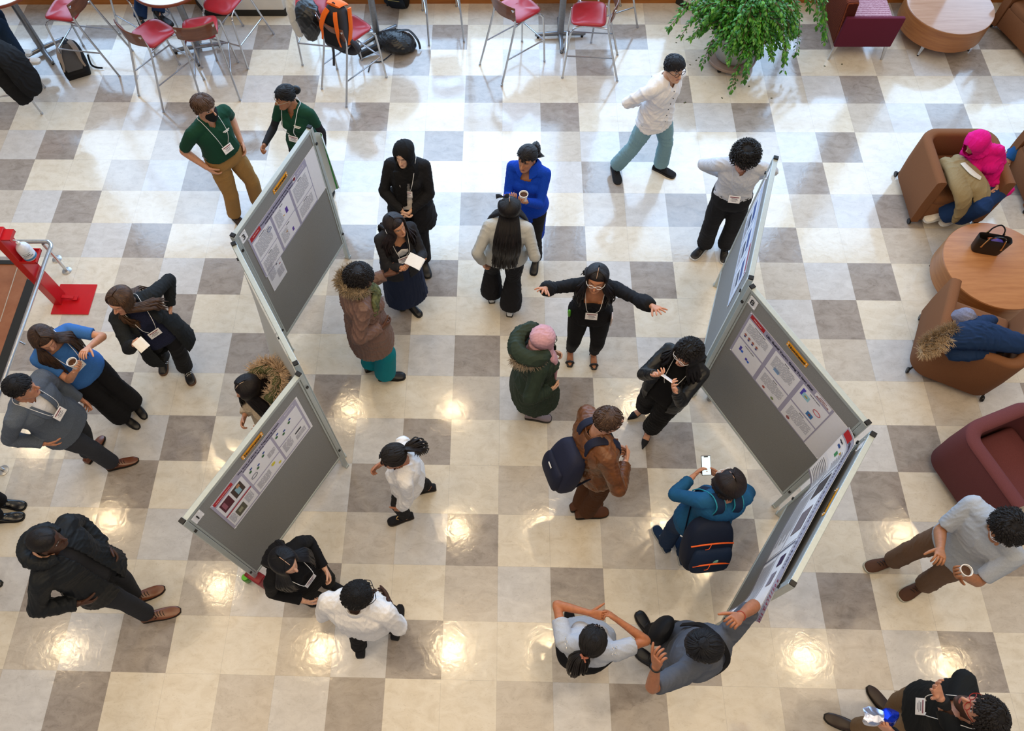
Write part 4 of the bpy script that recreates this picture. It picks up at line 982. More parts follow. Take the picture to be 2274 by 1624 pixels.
# grey sweater from behind
p = Person('woman seen from behind with very long dark hair, grey sweater and black flared trousers', (1131, 462), 1.66, 'f', yaw=88, hyaw=92, pitch=4, feet=((1090, 650, 97), (1134, 680, 84)), hands=((1077, 590, .86), ('loc', (.22, .10, .02))), width=1.12)
p.body(skin_mat('c99478'), hand=(std(), std())); p.top('sweater', cloth('light_grey_sweat', 'b9b9b5', bump=.3), ease=.030, f0=-.02, sleeve=.97, amp=.006, freq=7, cuff=.036); p.trousers(cloth('black_denim', '1c1c20'), ease=.016, hem=.125, kneew=.075, amp=.006); p.shoes('sneaker', mat('white_leather', 'd9dde2', rough=.4), L=.25)
p.long_hair('0f0b0b', '2e2220', L=.55, n=110, front=75, wave=.012, vol=.020, off=.075); p.parting('d8b8a4', y0=.03, y1=-.06); 
mb = MB()
for sg in (-1, 1): mb.tube([p.HX @ V((-.045, .03, .105)) - p.base, p.HX @ V((-.045 + sg * .03 - .01, .035, .118)) - p.base, p.HX @ V((-.045 + sg * .055 - .015, .035, .110)) - p.base], [(.006, .004), (.02, .006), (.026, .004)], 8, smooth=3)
mb.build('hair_bow', cloth('black_satin', '17171b'), p.o)
# arms spread
p = Person('smiling woman in a black outfit and clear glasses spreading both arms wide', (1325, 618), 1.68, 'f', yaw=-95, hyaw=-103, pitch=0, feet=((1318, 798, -88), (1266, 792, -93)), hands=((1464, 688, .97), (1204, 643, .93)), elbows=((-.1, -.6, -1), (.1, -.6, -1)), width=1.08)
jp = cloth('black_crepe', '18181c', bump=.3); p.body(skin_mat('bf8260', closed=True), feet=True, hand=(std(8, (0, 0, -1), 1.6), std(14, (0, 0, -1), 1.6))); p.top('blouse', jp, ease=.014, f0=-.04, sleeve=.93, neck=('s', .26, .078), amp=.006, freq=10, arm_ease=.022, puff=.022, cuff=.030)
p.trousers(jp, ease=.010, f1=.1, t1=.93, hem=.052); p.shoes('sandal', mat('black_leather', '17161a', rough=.35), L=.25); p.glasses(mat('clear_rim', 'dfe0e4', rough=.2)); p.lanyard(f=.34, out=.02)
p.long_hair('120e10', '352a2a', L=.27, n=50, front=62, wave=.014); p.parting('c9a48c'); g = p.chest(.0, -.19, .0)
mb = MB(); mb.tube([p.pl + p.Rp @ V((.185, .05, .02)), p.pl + p.Rp @ V((.19, .05, .10))], .014, 12, round_ends=True); o = mb.build('lip_balm_tube', mat('green_cap', '5fae3c', rough=.4)); tag(o, 'small green capped tube sticking from the pocket of the woman with spread arms', 'tube')
mb = MB(); mb.box(p.pl + p.Rp @ V((-.185, .07, .05)), (.012, .075, .13), p.Rp, bev=.005); o = mb.build('pocket_phone', mat('pinkish_phone', 'd8c9c6', rough=.3)); tag(o, 'pale phone sticking from the pocket of the woman with spread arms', 'phone')
# pink hijab
p = Person('woman in a pink headscarf and dark green parka with a fur-trimmed hood', (1207, 752), 1.62, 'f', yaw=8, hyaw=22, pitch=4, feet=((1182, 906, 4), (1194, 926, -6)), hands=(('loc', (-.10, .20, .15)), ('loc', (.17, .13, .05))), elbows=(None, (.7, -.7, -.5)), width=1.14)
gp = cloth('olive_parka', '2e3a30', bump=.35, rough=.7); p.body(skin_mat('d6a98c'), hand=(std(40), std(40))); p.top('inner_shirt', cloth('grey_marl', '8b8e94'), ease=.016, f0=-.2, sleeve=0, neck=None); p.top('parka', gp, ease=.048, f0=-.60, sleeve=.96, flare=.07, amp=.011, freq=9, open_=(.09, .05, -1, .95), neck=None)
p.trousers(cloth('black_denim', '1c1c20'), ease=.006, hem=.055, t1=.95); p.shoes('sneaker', cloth('mauve_knit', '8d7f83', rough=.8), L=.27); p.hijab(cloth('pink_jersey', 'c79aa5', nscale=60, bump=.15), drape=.34); p.glasses(mat('dark_rim', '1c1c20', rough=.3))
X = p.HX; mb = MB(); hd = [X @ V(q) for q in ((.11, -.00, -.07), (.135, -.08, -.05), (.11, -.16, -.05), (.04, -.215, -.06), (-.04, -.215, -.06), (-.11, -.16, -.05), (-.135, -.08, -.03), (-.11, -.0, .0))]
mb.tube(hd, [(.045, .05), (.055, .065), (.065, .075), (.07, .085), (.07, .085), (.065, .075), (.055, .065), (.045, .05)], 16, smooth=3); p.cloth('hood', mb, gp, .008, .010, 12)
fur('hood_fur', [h + p.Rc @ V((0, -.06, -.04)) for h in hd[0:4]], furmat('9a8a76', ''), p.o, p.base, n=330, L=.07, r=.02, seed=9)
mb = MB()
for q in range(5): mb.ball(p.chest(.62 - q * .22, .115 + q * .012, .060 + q * .016) - p.base, (.007, .007, .007), 8)
mb.build('snap_buttons', mat('brass', 'a98a45', rough=.35, metal=.9), p.o)
# curly hair woman in black
p = Person('woman in black with long curly dark hair and clear glasses gesturing with both hands', (1527, 785), 1.68, 'f', yaw=-128, hyaw=-142, pitch=8, feet=((1437, 968, -112), (1420, 915, -148)), hands=((1494, 856, .66), (1466, 832, .62)), pel=(1478, 868, .93), width=1.02)
bk = cloth('black_jersey', '141417'); p.body(skin_mat('d9a184', lip=(.6, .06, .08), closed=True), hand=(std(30, (0, 0, 1), 1), std(35, (0, 0, 1), 1))); p.top('turtleneck', bk, ease=.010, f0=-.1, sleeve=0, neck=None, high=.9); p.top('jacket', mat('black_leather_jacket', '15171a', rough=.45, bump=.2), ease=.022, f0=-.22, sleeve=.95, open_=(.10, .07, -1, .95), neck=None, amp=.005, flare=.03); p.trousers(bk, ease=.022, t1=.9, hem=.085, kneew=.085, amp=.006)
p.shoes('pump', mat('black_suede', '16151a', rough=.8), L=.25); p.glasses(mat('clear_rim', 'dfe0e4', rough=.2)); p.long_hair('0d0b0c', '2c2424', L=.30, n=80, front=55, wave=.030, vol=.028, name='curly_hair', sw=(.0, .0)); p.short_hair('0d0b0c', '2c2424', L=.045, grow=.014, n=260, curl=.35, lift=.12, name='curls'); p.lanyard(f=.42, out=.02, badge=False)
q = (held(p, 0, .07, .03) + held(p, 1, .07, .03)) / 2; mb = MB(); mb.box((0, 0, 0), (.10, .07, .004), p.Rc @ Matrix.Rotation(.6, 3, 'X'), bev=.001); o = mb.build('name_card', mat('badge_card', 'f2f0f2', rough=.35, var=.02)); o.location = q; tag(o, 'white name card held between the hands of the curly haired woman in black', 'card')
# leather jacket
p = Person('man in a brown leather jacket with thinning hair carrying a navy backpack', (1350, 935), 1.80, 'm', yaw=28, cyaw=18, hyaw=8, pitch=6, feet=((1300, 1122, 12), (1312, 1140, 8)), hands=((1386, 1000, .72), (1392, 1012, .66)), elbows=(None, (.9, -.2, -.6)), width=1.05)
lj = mat('brown_leather_jacket', '6b3f1c', rough=.42, var=.35, nscale=14, bump=.35, spec=.5); p.body(skin_mat('cf9a80'), hand=(std(50), std(50))); p.top('dark_shirt', cloth('black_jersey', '141417'), ease=.012, f0=.2, sleeve=0, neck=('v', .15, .05)); p.top('leather_jacket', lj, ease=.034, f0=-.14, sleeve=.96, amp=.008, freq=9, open_=(.05, .06, .1, .95), neck=None, flare=.03)
p.collar(lj, h=.045, r=.085, gap=.7); p.trousers(cloth('brown_corduroy', '4e2d17'), ease=.016, hem=.08, kneew=.075, amp=.006, freq=14); p.shoes('boot', mat('brown_suede', '5a3116', rough=.7), L=.29)
p.short_hair('3d2a20', '8a6a50', L=.035, grow=.010, n=230, bald=True, bias=.6); worn_pack(p, 'navy backpack with a small white patch worn by the man in the leather jacket', '23263a', '1e2133', W=.32, H=.44, D=.19, f=.40, side=-.01, logo='patch', tilt=14)
mb = MB(); 
# phone woman
p = Person('woman in a blue sweater with a dark bob holding up a phone', (1620, 1072), 1.64, 'f', yaw=95, cyaw=98, hyaw=108, pitch=6, feet=((1470, 1198, 112), (1512, 1224, 95)), hands=((1552, 1046, .70), (1578, 1046, .66)), elbows=((-.9, .1, -.7), (.9, .1, -.7)), width=1.14)
bs = cloth('petrol_fleece', '1f567f', bump=.3); p.body(skin_mat('c68f74'), hand=(std(35), std(35))); p.top('sweater', bs, ease=.026, f0=-.2, sleeve=.90, amp=.005, cuff=.036); p.trousers(cloth('navy_denim', '1c3354'), ease=.012, hem=.07, kneew=.07); p.shoes('sneaker', cloth('navy_canvas', '1f3350'), sole=mat('grey_sole', 'b9bcbc'), L=.265, lace=mat('grey_lace', '9aa0a8'))
p.long_hair('19110f', '3a2a26', L=.035, n=110, front=48, wave=.004, vol=.024, name='bob_hair'); p.parting('c09a86'); p.glasses(mat('clear_rim', 'dfe0e4', rough=.2))
hp_ = (held(p, 0, .08, .03) + held(p, 1, .08, .03)) / 2; ctr = at(1568, 1034, hp_.z + .03); t = thing('smartphone', ctr, 'smartphone with a lit white screen held up by the woman in the blue sweater', 'phone'); dv = (CT - ctr).normalized()
Rp_ = Matrix.Rotation(math.radians(4), 3, 'Z') @ Matrix.Rotation(math.radians(28), 3, 'X'); mb = MB(); mb.box((0, 0, 0), (.075, .155, .009), Rp_, bev=.004); mb.build('case', mat('maroon_case', '3a2430', rough=.4), t)
ms, t_, b_ = newmat('phone_screen'); setp(b_, Emission_Strength=.75, Roughness=.2); b_.inputs['Emission Color'].default_value = (.75, .92, .93, 1); b_.inputs['Base Color'].default_value = (.2, .25, .25, 1)
mb = MB(); mb.box(Rp_ @ V((0, 0, .0052)), (.067, .146, .001), Rp_); sc_ = mb.build('screen', ms, t, smooth=False); mb = MB(); mb.box(Rp_ @ V((0, .0685, .006)), (.032, .008, .001), Rp_); mb.build('notch', M_black, sc_, smooth=False)
worn_pack(p, 'navy backpack with orange zips and teal straps worn by the woman in the blue sweater', '141d31', '162640', W=.36, H=.46, D=.20, f=.30, accent='f0621c', logo='dome', tilt=24, side=-.07)
# white shirt man
p = Person('young man in a white shirt and light blue jeans with his hands behind his back', (1497, 152), 1.74, 'm', yaw=-55, cyaw=-50, hyaw=-62, pitch=0, feet=((1474, 378, -32), (1368, 384, -82)), hands=('back', 'back'), elbows=((-.7, -.5, -.5), (.7, -.5, -.5)))
p.body(skin_mat('cf9f80'), hand=(std(50), std(50))); p.top('shirt', cloth('white_cotton', 'e8e6e6', bump=.2), ease=.022, f0=-.24, sleeve=.97, flare=.03, amp=.011, freq=6, neck=('v', .10, .04)); p.collar(cloth('white_cotton', 'e8e6e6', bump=.2)); p.trousers(cloth('light_denim', '7d9fa8'), ease=.022, hem=.085, kneew=.08, amp=.006)
p.shoes('sneaker', cloth('black_mesh', '232428'), sole=mat('black_sole', '1b1b1e'), lace=M_black); p.short_hair('131217', '2b2a33', L=.04, grow=.013, n=260, bias=.8); p.glasses(mat('dark_rim', '1c1c20', rough=.3))
mb = MB()
for q in range(6): mb.ball(p.chest(.84 - q * .16, .0, .028) - p.base, (.006, .006, .006), 8)
mb.build('shirt_buttons', M_black, p.o)
# grey-white shirt, curly
p = Person('young man in a pale button shirt and black trousers with curly black hair looking down', (1653, 350), 1.72, 'm', yaw=-100, hyaw=-118, pitch=14, feet=((1608, 560, -96), (1556, 556, -135)), hands=('back', 'back'), elbows=((-.7, -.5, -.5), (.7, -.5, -.5)))
ps = cloth('pale_chambray', 'c9cbd2', bump=.25); p.body(skin_mat('c7917a', closed=True), hand=(std(50), std(50))); p.top('shirt', ps, ease=.020, f0=.17, sleeve=.97, amp=.009, neck=('v', .12, .045)); p.collar(ps); p.trousers(cloth('black_denim', '1c1c20'), ease=.024, f1=.2, hem=.085, kneew=.085, amp=.007, freq=8); p.belt(M_black)
p.shoes('sneaker', mat('black_leather', '17161a', rough=.35), sole=mat('white_sole', 'd8d8d6'), lace=M_black); p.short_hair('0f0d0e', '2e2828', L=.05, grow=.030, n=430, curl=.5, lift=.7, line=lambda th: .055 - .06 * th / 1.7); p.lanyard(f=.34, strap='c8c8d0')
# dark coat woman, hand on hip
p = Person('woman in a black wool coat with light brown hair and one hand on her hip', (268, 668), 1.68, 'f', yaw=-55, cyaw=-50, hyaw=-112, pitch=8, feet=((418, 830, -62), (363, 806, -82)), hands=(('loc', (-.17, -.06, .08)), (303, 763, .80)), elbows=((-1, -.8, .4), None), pel=(352, 740, .93), width=1.05)
wc = cloth('black_wool_coat', '1f2225', var=.35); p.body(skin_mat('d9a184', closed=True), hand=(std(50), std(50))); p.top('velvet_top', cloth('navy_velvet', '20243c', var=.4), ease=.016, f0=-.1, sleeve=0, neck=None, high=.3); p.top('coat', wc, ease=.036, f0=-.50, sleeve=.97, flare=.07, amp=.007, freq=8, open_=(.11, .06, -1, .95), neck=None)
p.trousers(cloth('black_wool', BLK), ease=.014, hem=.08, kneew=.075); p.shoes('sneaker', mat('black_leather', '17161a', rough=.35), sole=mat('gum_sole', '6a4a30'), lace=M_white, L=.26); p.lanyard(f=.40, out=.03); p.long_hair('3a2618', '7d5a3c', L=.24, n=54, front=58, wave=.02, vol=.02, sw=(.06, .04))
for i in (0, 1):
    a, d = p.ank[i] - p.base, p.toe[i]; mb = MB(); x = d.cross(V((0, 0, 1))); gz = p.feet[i][0] - p.base
    for q in range(3):
        for sg in (-1, 1): mb.tube([a + d * (.02 + q * .018) + x * sg * .040 + V((0, 0, -.060)), a + d * (.045 + q * .018) + x * sg * .028 + V((0, 0, -.012))], .004, 6)
    mb.build('shoe_stripes', M_white, p.o)
q = held(p, 1, .08, .03); sheet(q + V((.02, -.03, 0)), Matrix.Rotation(.9, 3, 'Z') @ Matrix.Rotation(.6, 3, 'X'), (.09, .10), 'white napkin in the hand of the woman in the black wool coat', 'napkin', 'f2eee8', cat='napkin')
# blue T-shirt woman
p = Person('woman in a blue T-shirt with long straight brown hair holding a coffee', (97, 752), 1.69, 'f', yaw=-38, cyaw=-32, hyaw=-48, pitch=20, feet=((306, 908, -45), (285, 935, -30)), hands=((186, 782, .66), (178, 812, .64)), elbows=((-.8, -.1, -.7), None), width=1.06)
tb = cloth('blue_jersey', '3a6cb0', bump=.2); p.body(skin_mat('cf9678', closed=True), hand=(std(35, (0, 0, -1)), std(45, (0, 0, 1)))); p.top('t_shirt', tb, ease=.014, f0=-.12, sleeve=.36, arm_ease=.020, amp=.0022, freq=26, neck=('s', .10, .065)); p.trousers(cloth('black_wool', BLK), ease=.018, hem=.11, kneew=.085); p.shoes('oxford', mat('black_leather', '17161a', rough=.35), L=.25)
p.long_hair('2e2018', '6b4c36', L=.36, n=64, front=48, wave=.006, vol=.014); p.lanyard(f=.46); cup(p, 1, 'paper cup of black coffee held by the woman in the blue T-shirt')
# grey suit man
p = Person('man in a grey suit and brown leather shoes standing with a hand in his pocket', (47, 862), 1.76, 'm', yaw=-12, cyaw=-16, hyaw=12, pitch=6, feet=((208, 1000, 72), (268, 1030, 18)), hands=(None, ('loc', (.19, .05, -.03))), width=1.04)
gs = cloth('grey_suiting', '5b6472', bump=.3, var=.2); p.body(skin_mat('c2876a'), hand=(std(), std(50))); p.top('shirt', cloth('white_cotton', 'e8e6e6', bump=.2), ease=.012, f0=.1, sleeve=0, neck=('v', .06, .03)); p.top('suit_jacket', gs, ease=.028, f0=-.28, sleeve=.96, flare=.03, amp=.005, freq=7, open_=(.0, .075, .35, .97), neck=None); p.lapel(gs, f0=.42, x0=.015); p.collar(cloth('white_cotton', 'e8e6e6', bump=.2), h=.04); p.collar(gs, h=.03, r=.085, gap=1.0, name='jacket_collar')
p.trousers(cloth('charcoal_suiting', '34373f'), ease=.018, hem=.075, kneew=.075); p.shoes('oxford', mat('tan_leather_shoe', '6e3a1c', rough=.3, spec=.6), lace=mat('brown_lace', '3a2010')); p.short_hair('100e10', '28242a', L=.026, grow=.011, n=340, bias=.4, wid=.006); p.lanyard(f=.52, out=.036)
# black jacket man, bottom left
p = Person('man in a black hooded jacket and tan brogues with closely cropped hair', (103, 1203), 1.80, 'm', yaw=-8, hyaw=12, pitch=4, feet=((318, 1324, 24), (352, 1366, 14)), hands=(('loc', (-.17, .10, .0)), ('loc', (.20, .08, .02))), elbows=(None, (.8, -.9, -.4)), width=1.08)
bj = cloth('black_shell', '1d2024', rough=.6, bump=.3); p.body(skin_mat('4a2e22'), hand=(std(), std(50))); p.top('sweater', cloth('dark_knit', '2a2b30'), ease=.012, f0=0, sleeve=0, neck=None); p.top('hooded_jacket', bj, ease=.040, f0=-.34, sleeve=.96, flare=.03, amp=.010, freq=7, open_=(.04, .03, -1, .9), neck=None); p.trousers(cloth('charcoal_suiting', '2b2d33'), ease=.010, hem=.062, kneew=.07, t1=.93)
p.shoes('oxford', mat('tan_brogue', '7a4424', rough=.3, spec=.6), sole=mat('dark_sole', '221a16'), lace=mat('dark_lace', '2a1810'), L=.30); p.short_hair('15100f', '241c1a', L=0, grow=.004, line=lambda th: .07 - .05 * th / 1.6 if th < 1.6 else .02 - (th - 1.6) * .05)
X = p.HX; mb = MB(); hd = [X @ V(q) for q in ((.09, .03, -.115), (.125, -.04, -.10), (.10, -.125, -.09), (.04, -.175, -.095), (-.04, -.175, -.095), (-.10, -.125, -.09), (-.125, -.04, -.10), (-.09, .03, -.115))]
mb.tube(hd, [(.03, .04), (.04, .05), (.048, .06), (.052, .065), (.052, .065), (.048, .06), (.04, .05), (.03, .04)], 16, smooth=3); p.cloth('hood', mb, bj, .008, .009, 13)
mb = MB(); mb.tube([X @ V((.07, .02, -.10)) - p.base, X @ V((.085, -.05, -.085)) - p.base, X @ V((.04, -.11, -.08)) - p.base, X @ V((-.04, -.11, -.08)) - p.base, X @ V((-.085, -.05, -.085)) - p.base], .011, 10, smooth=4); mb.build('hood_lining', cloth('peach_lining', 'c79a82'), p.o)
# boots at the left edge
for lab, f2, yw, kind, mt, off in (('person at the left edge showing only two black leather boots', ((22, 1120, -6), (16, 1150, 8)), 0, 'boot', mat('shiny_black_boot', '14151a', rough=.2, spec=.6), (-.42, -.02)), ('person at the left edge showing only the tip of one black shoe', ((-36, 1297, 2), (-60, 1335, -5)), 0, 'oxford', mat('black_leather', '17161a', rough=.35), (-.32, .02))):
    a = at(*f2[0][:2]); b = at(*f2[1][:2]); m_ = (a + b) / 2
    p = Person(lab, None, 1.70, 'f' if kind == 'boot' else 'm', yaw=yw, feet=f2, hx=(m_.x - .14 + (off[0] + .42 if 0 else 0), m_.y + off[1], 1.58)); p.body(skin_mat('c99478')); p.trousers(cloth('black_wool', BLK), ease=.014, hem=.07); p.top('coat', cloth('charcoal_wool', '2a2a2e'), ease=.03, f0=-.2); p.shoes(kind, mt); p.short_hair('1b1412', None, L=.05)
# fur hood woman behind board
p = Person('woman in a cream coat with fur-edged hood, behind the lower left board', (550, 862), 1.62, 'f', yaw=-122, hyaw=-150, pitch=14, feet=None, hands=(('loc', (-.08, .22, .16)), ('loc', (.08, .24, .16))))
cc_ = cloth('cream_teddy', 'b9a892', var=.3); p.body(skin_mat('c99478', closed=True), hand=(std(40), std(40))); p.top('coat', cc_, ease=.042, f0=-.4, sleeve=.96, flare=.04, amp=.009, neck=None); p.trousers(cloth('black_wool', BLK)); p.shoes('boot', mat('black_leather', '17161a', rough=.35), L=.25); p.long_hair('120d0e', '2c2022', L=.38, n=64, front=52, wave=.018, vol=.018); p.parting('cfb8a4')
X = p.HX; hd = [X @ V(q) for q in ((.12, -.02, -.10), (.14, -.09, -.09), (.10, -.17, -.08), (.03, -.215, -.08), (-.04, -.21, -.08), (-.11, -.15, -.09), (-.14, -.07, -.09))]; mb = MB(); mb.tube(hd, [(.04, .045)] * 7, 14, smooth=3); p.cloth('hood', mb, cloth('green_lining', '4e5236'), .009, .008, 12); fur('hood_fur', [h + p.Rc @ V((0, -.045, .01)) for h in hd], furmat('c2a88c', ''), p.o, p.base, n=520, L=.085, r=.026, seed=13)
# white blouse ponytail
p = Person('woman in a white blouse and black trousers with a dark ponytail walking', (874, 1016), 1.64, 'f', yaw=180, cyaw=188, hyaw=205, pitch=8, feet=((890, 1152, 198), (940, 1086, 190)), hands=((886, 1134, .97), (832, 1040, .72)), width=1.04)
wb = cloth('white_chiffon', 'e4e3e4', bump=.2); p.body(skin_mat('b57a5c', closed=True), hand=(std(), std(40))); p.top('blouse', wb, ease=.020, f0=-.02, sleeve=.95, amp=.007, freq=8, puff=.016, arm_ease=.020, cuff=.030, neck=('s', .06, .06)); p.trousers(cloth('black_wool', BLK), ease=.010, hem=.06, t1=.93); p.shoes('sneaker', mat('black_suede', '16151a', rough=.8), sole=mat('dark_sole', '221a16'), L=.25)
p.short_hair('14100f', '342a28', L=.07, grow=.012, n=200, bias=-1.3); p.tail('1a1413', (0, -.095, .04), [(0, -.15, .06), (0, -.20, .02), (0, -.215, -.08), (0, -.19, -.15)], r=.04, n=44, wave=.006)
mb = MB(); a, d = p.ank[0] - p.base, p.toe[0]; mb.tube([a + d * .06 + V((0, .02, -.005)), a + d * .085 + V((0, 0, -.01)), a + d * .06 + V((0, -.02, -.005))], .004, 6, smooth=3); mb.build('shoe_buckle', mat('gold_buckle', 'd8b27a', rough=.3, metal=.9), p.o)
# woman in black at board 1
p = Person('woman in a black top with long straight black hair beside the numbered one board', (632, 1248), 1.62, 'f', yaw=-32, hyaw=-32, pitch=8, feet=((742, 1302, -25), (716, 1342, -45)), hands=(('loc', (-.10, .2, .05)), ('loc', (.12, .2, .02))), width=1.06)
p.body(skin_mat('d8a588', closed=True), hand=(std(40), std(40))); p.top('black_top', cloth('black_jersey', '141417'), ease=.020, f0=-.25, sleeve=.96, amp=.005, flare=.03, neck=('s', .05, .06)); p.trousers(cloth('black_wool', BLK), ease=.012, hem=.065); p.shoes('oxford', mat('black_suede', '16151a', rough=.8), L=.25); p.long_hair('0c0b0f', '24232c', L=.36, n=66, front=52, wave=.005, vol=.014); p.parting('c9a48c'); p.lanyard(f=.50)
# white shirt man from behind
p = Person('man in a crisp white shirt with short black hair and glasses seen from behind', (797, 1323), 1.76, 'm', yaw=80, cyaw=82, hyaw=22, pitch=4, feet=((800, 1424, 95), (882, 1385, 84)), hands=(('loc', (-.11, .17, -.02)), ('loc', (.11, .17, -.02))), elbows=((-.6, -.6, -.6), (.6, -.6, -.6)), width=1.10)
wsh = cloth('white_cotton', 'e8e6e6', bump=.2); p.body(skin_mat('3f261c'), hand=(std(40), std(40))); p.top('shirt', wsh, ease=.024, f0=-.02, sleeve=.62, arm_ease=.030, amp=.010, freq=6, neck='crew'); p.collar(wsh, h=.042, r=.072); p.trousers(cloth('black_wool', BLK), ease=.014, hem=.07); p.shoes('oxford', mat('black_suede', '16151a', rough=.8)); p.short_hair('0c0a0b', '201a18', L=.012, grow=.012, n=500, wid=.006, lift=.5, curl=.1, line=lambda th: .06 - .06 * th / 1.6 if th < 1.6 else 0 - (th - 1.6) * .04); p.glasses(mat('dark_rim', '1c1c20', rough=.3))
mb = MB(); R_ = [[p.chest(.80, x_, 0) for x_ in (0,)]]
c, xv, yv = p.spine(.78); w_, d_, o_ = p.prof(.78); mb.tube([c - yv * (d_ * p.k + .030 - .04 * abs(u) ** 2.5 * 1.0) + xv * u * .17 - p.base for u in (-1, -.7, -.35, 0, .35, .7, 1)], (.003, .0016), 6, smooth=4); mb.build('yoke_seam', cloth('seam_white', 'cfcdcc'), p.o)
# cold shoulder top
p = Person('woman in a grey laced-shoulder top with dark hair tied back, hand on chin', (1316, 1424), 1.64, 'f', yaw=82, hyaw=68, pitch=6, feet=((1268, 1388, 98), (1318, 1404, 80)), hands=(('loc', (.05, .13, .40)), ('loc', (.10, .15, .40))), elbows=((-1, .15, -.3), (1, .15, -.5)), width=1.10)
ct = cloth('light_grey_jersey', 'b3b8c2', bump=.3); p.body(skin_mat('b0704c'), hand=(std(45), std(40))); p.top('laced_top', ct, ease=.022, f0=-.04, sleeve=.30, arm_ease=.034, amp=.007, freq=7, neck=None); p.trousers(cloth('black_wool', BLK), ease=.016, hem=.08); p.shoes('sneaker', cloth('black_canvas', '16161a'), L=.25)
p.short_hair('0e0b0b', '2c2422', L=.07, grow=.013, n=220, bias=-1.3); p.tail('17110f', (-.02, -.10, .0), [(-.03, -.13, -.02), (-.04, -.16, -.09), (-.04, -.15, -.17), (-.03, -.14, -.24)], r=.05, n=64, wave=.018)
mb = MB(); mb.tube([p.HX @ V(q) - p.base for q in ((-.045, -.11, .005), (-.02, -.125, .012), (.005, -.11, .005))], .008, 8, smooth=3); mb.tube([p.HX @ V(q) - p.base for q in ((-.02, -.125, .01), (-.03, -.135, .03))], .006, 8); mb.tube([p.HX @ V(q) - p.base for q in ((-.02, -.125, .01), (.0, -.14, -.015))], .006, 8); mb.build('hair_tie', cloth('coral_tie', 'b0705c'), p.o)
mb = MB()
for i in (0, 1):
    c_ = p.sho[i] - p.base; A_, B_ = p.sho[i], p.elb[i]; d_ = (B_ - A_).normalized(); x_ = p.Rc @ V((0, 1, 0))
    for q in range(4):
        for sg in (-1, 1):
            pt = c_ + V((0, 0, .085)) + d_ * (q * .028 - .01) + x_ * sg * .02 - V((0, 0, .02 * q)); mb.tube([pt + x_ * .006 * math.cos(t_) + d_ * .006 * math.sin(t_) for t_ in [6.283 * u / 10 for u in range(11)]], .0022, 5)
mb.build('eyelets', M_steel, p.o)
mb = MB(); cq = p.pl + p.Rp @ V((-.10, -.19, .02)); mb.tube([p.pl + p.Rp @ V((-.22, .02, .10)), p.pl + p.Rp @ V((-.17, -.14, .06)), cq, p.pl + p.Rp @ V((.06, -.20, 0)), p.pl + p.Rp @ V((.20, -.10, -.02))], [(.02, .012), (.045, .03), (.06, .045), (.05, .03), (.03, .012)], 14, smooth=4); o = mb.build('waist_bag', cloth('black_nylon', '121215', rough=.7)); tag(o, 'black waist bag worn behind by the woman in the laced-shoulder top', 'bag')
# man holding the poster
p = Person('man in a dark grey T-shirt reaching up to hold the curling poster', (1563, 1437), 1.78, 'm', yaw=142, cyaw=128, hyaw=170, pitch=18, feet=((1448, 1470, 145), (1438, 1396, 118)), hands=((1460, 1464, .80), (1632, 1378, .72)), elbows=((-.9, -.3, -.6), (1, -.1, -.4)), pel=(1510, 1440, .95), width=1.06)
p.body(skin_mat('a86e50', beard='1a1210'), hand=(std(45), std(60, None, 0))); p.top('t_shirt', cloth('slate_jersey', '565b66', bump=.2), ease=.022, f0=-.08, sleeve=.44, arm_ease=.026, amp=.006, freq=7); p.trousers(cloth('black_denim', '1c1c20'), ease=.016, hem=.075, kneew=.078, amp=.007); p.shoes('sneaker', mat('black_leather', '17161a', rough=.35), sole=mat('dark_sole', '221a16'), lace=M_black)
p.short_hair('0b0a0d', '2a2a33', L=.10, grow=.018, n=260, bias=-.3, sweep=.3, wid=.010); p.glasses(mat('dark_rim', '1c1c20', rough=.3)); MANP = p
for i, (mn, m_) in enumerate((('wrist_band', M_black), ('wrist_thread', mat('red_thread', '9c3f30')))):
    mb = MB(); w_ = p.wri[i]; d_ = p.hd[i]; n_ = d_.orthogonal().normalized(); x_ = d_.cross(n_); r_ = .030; mb.tube([w_ - d_ * .02 + (n_ * math.cos(t) + x_ * math.sin(t)) * r_ - p.base for t in [6.2832 * q / 16 for q in range(17)]], .006 if i == 0 else .003, 8); mb.build(mn, m_, p.o)
t = thing('sling_bag', p.pl, 'black sling bag hanging at the front of the man in the dark grey T-shirt', 'bag'); mb = MB(); c = p.chest(.16, -.02, .10); A_ = [(-.15, .05, .02), (-.12, .09, .05), (0, .12, .07), (.12, .10, .05), (.16, .05, .02)]
mb.rings([[c - p.pl + p.Rp @ V((w * math.cos(a), d * math.sin(a), z)) for a in [6.2832 * j / 20 for j in range(20)]] for z, w, d in catmull(A_, 3)]); mb.build('bag_body', cloth('black_nylon', '121215', rough=.7), t)
mb = MB(); mb.tube([q - p.pl for q in (p.chest(.3, .09, .06), p.chest(.6, .10, .05), p.chest(.85, .11, .05), p.nb.lerp(p.sho[1], .5) + V((0, 0, .075)), p.nb.lerp(p.sho[1], .3) - p.Rc @ V((0, .12, -.02)), p.spine(.6)[0] - p.Rc @ V((.05, .155, 0)), p.spine(.3)[0] - p.Rc @ V((.12, .13, 0)))], (.018, .004), 8, smooth=5, up=p.Rc @ V((0, 1, .4)), power=4); mb.build('strap', cloth('black_nylon', '121215', rough=.7), t)
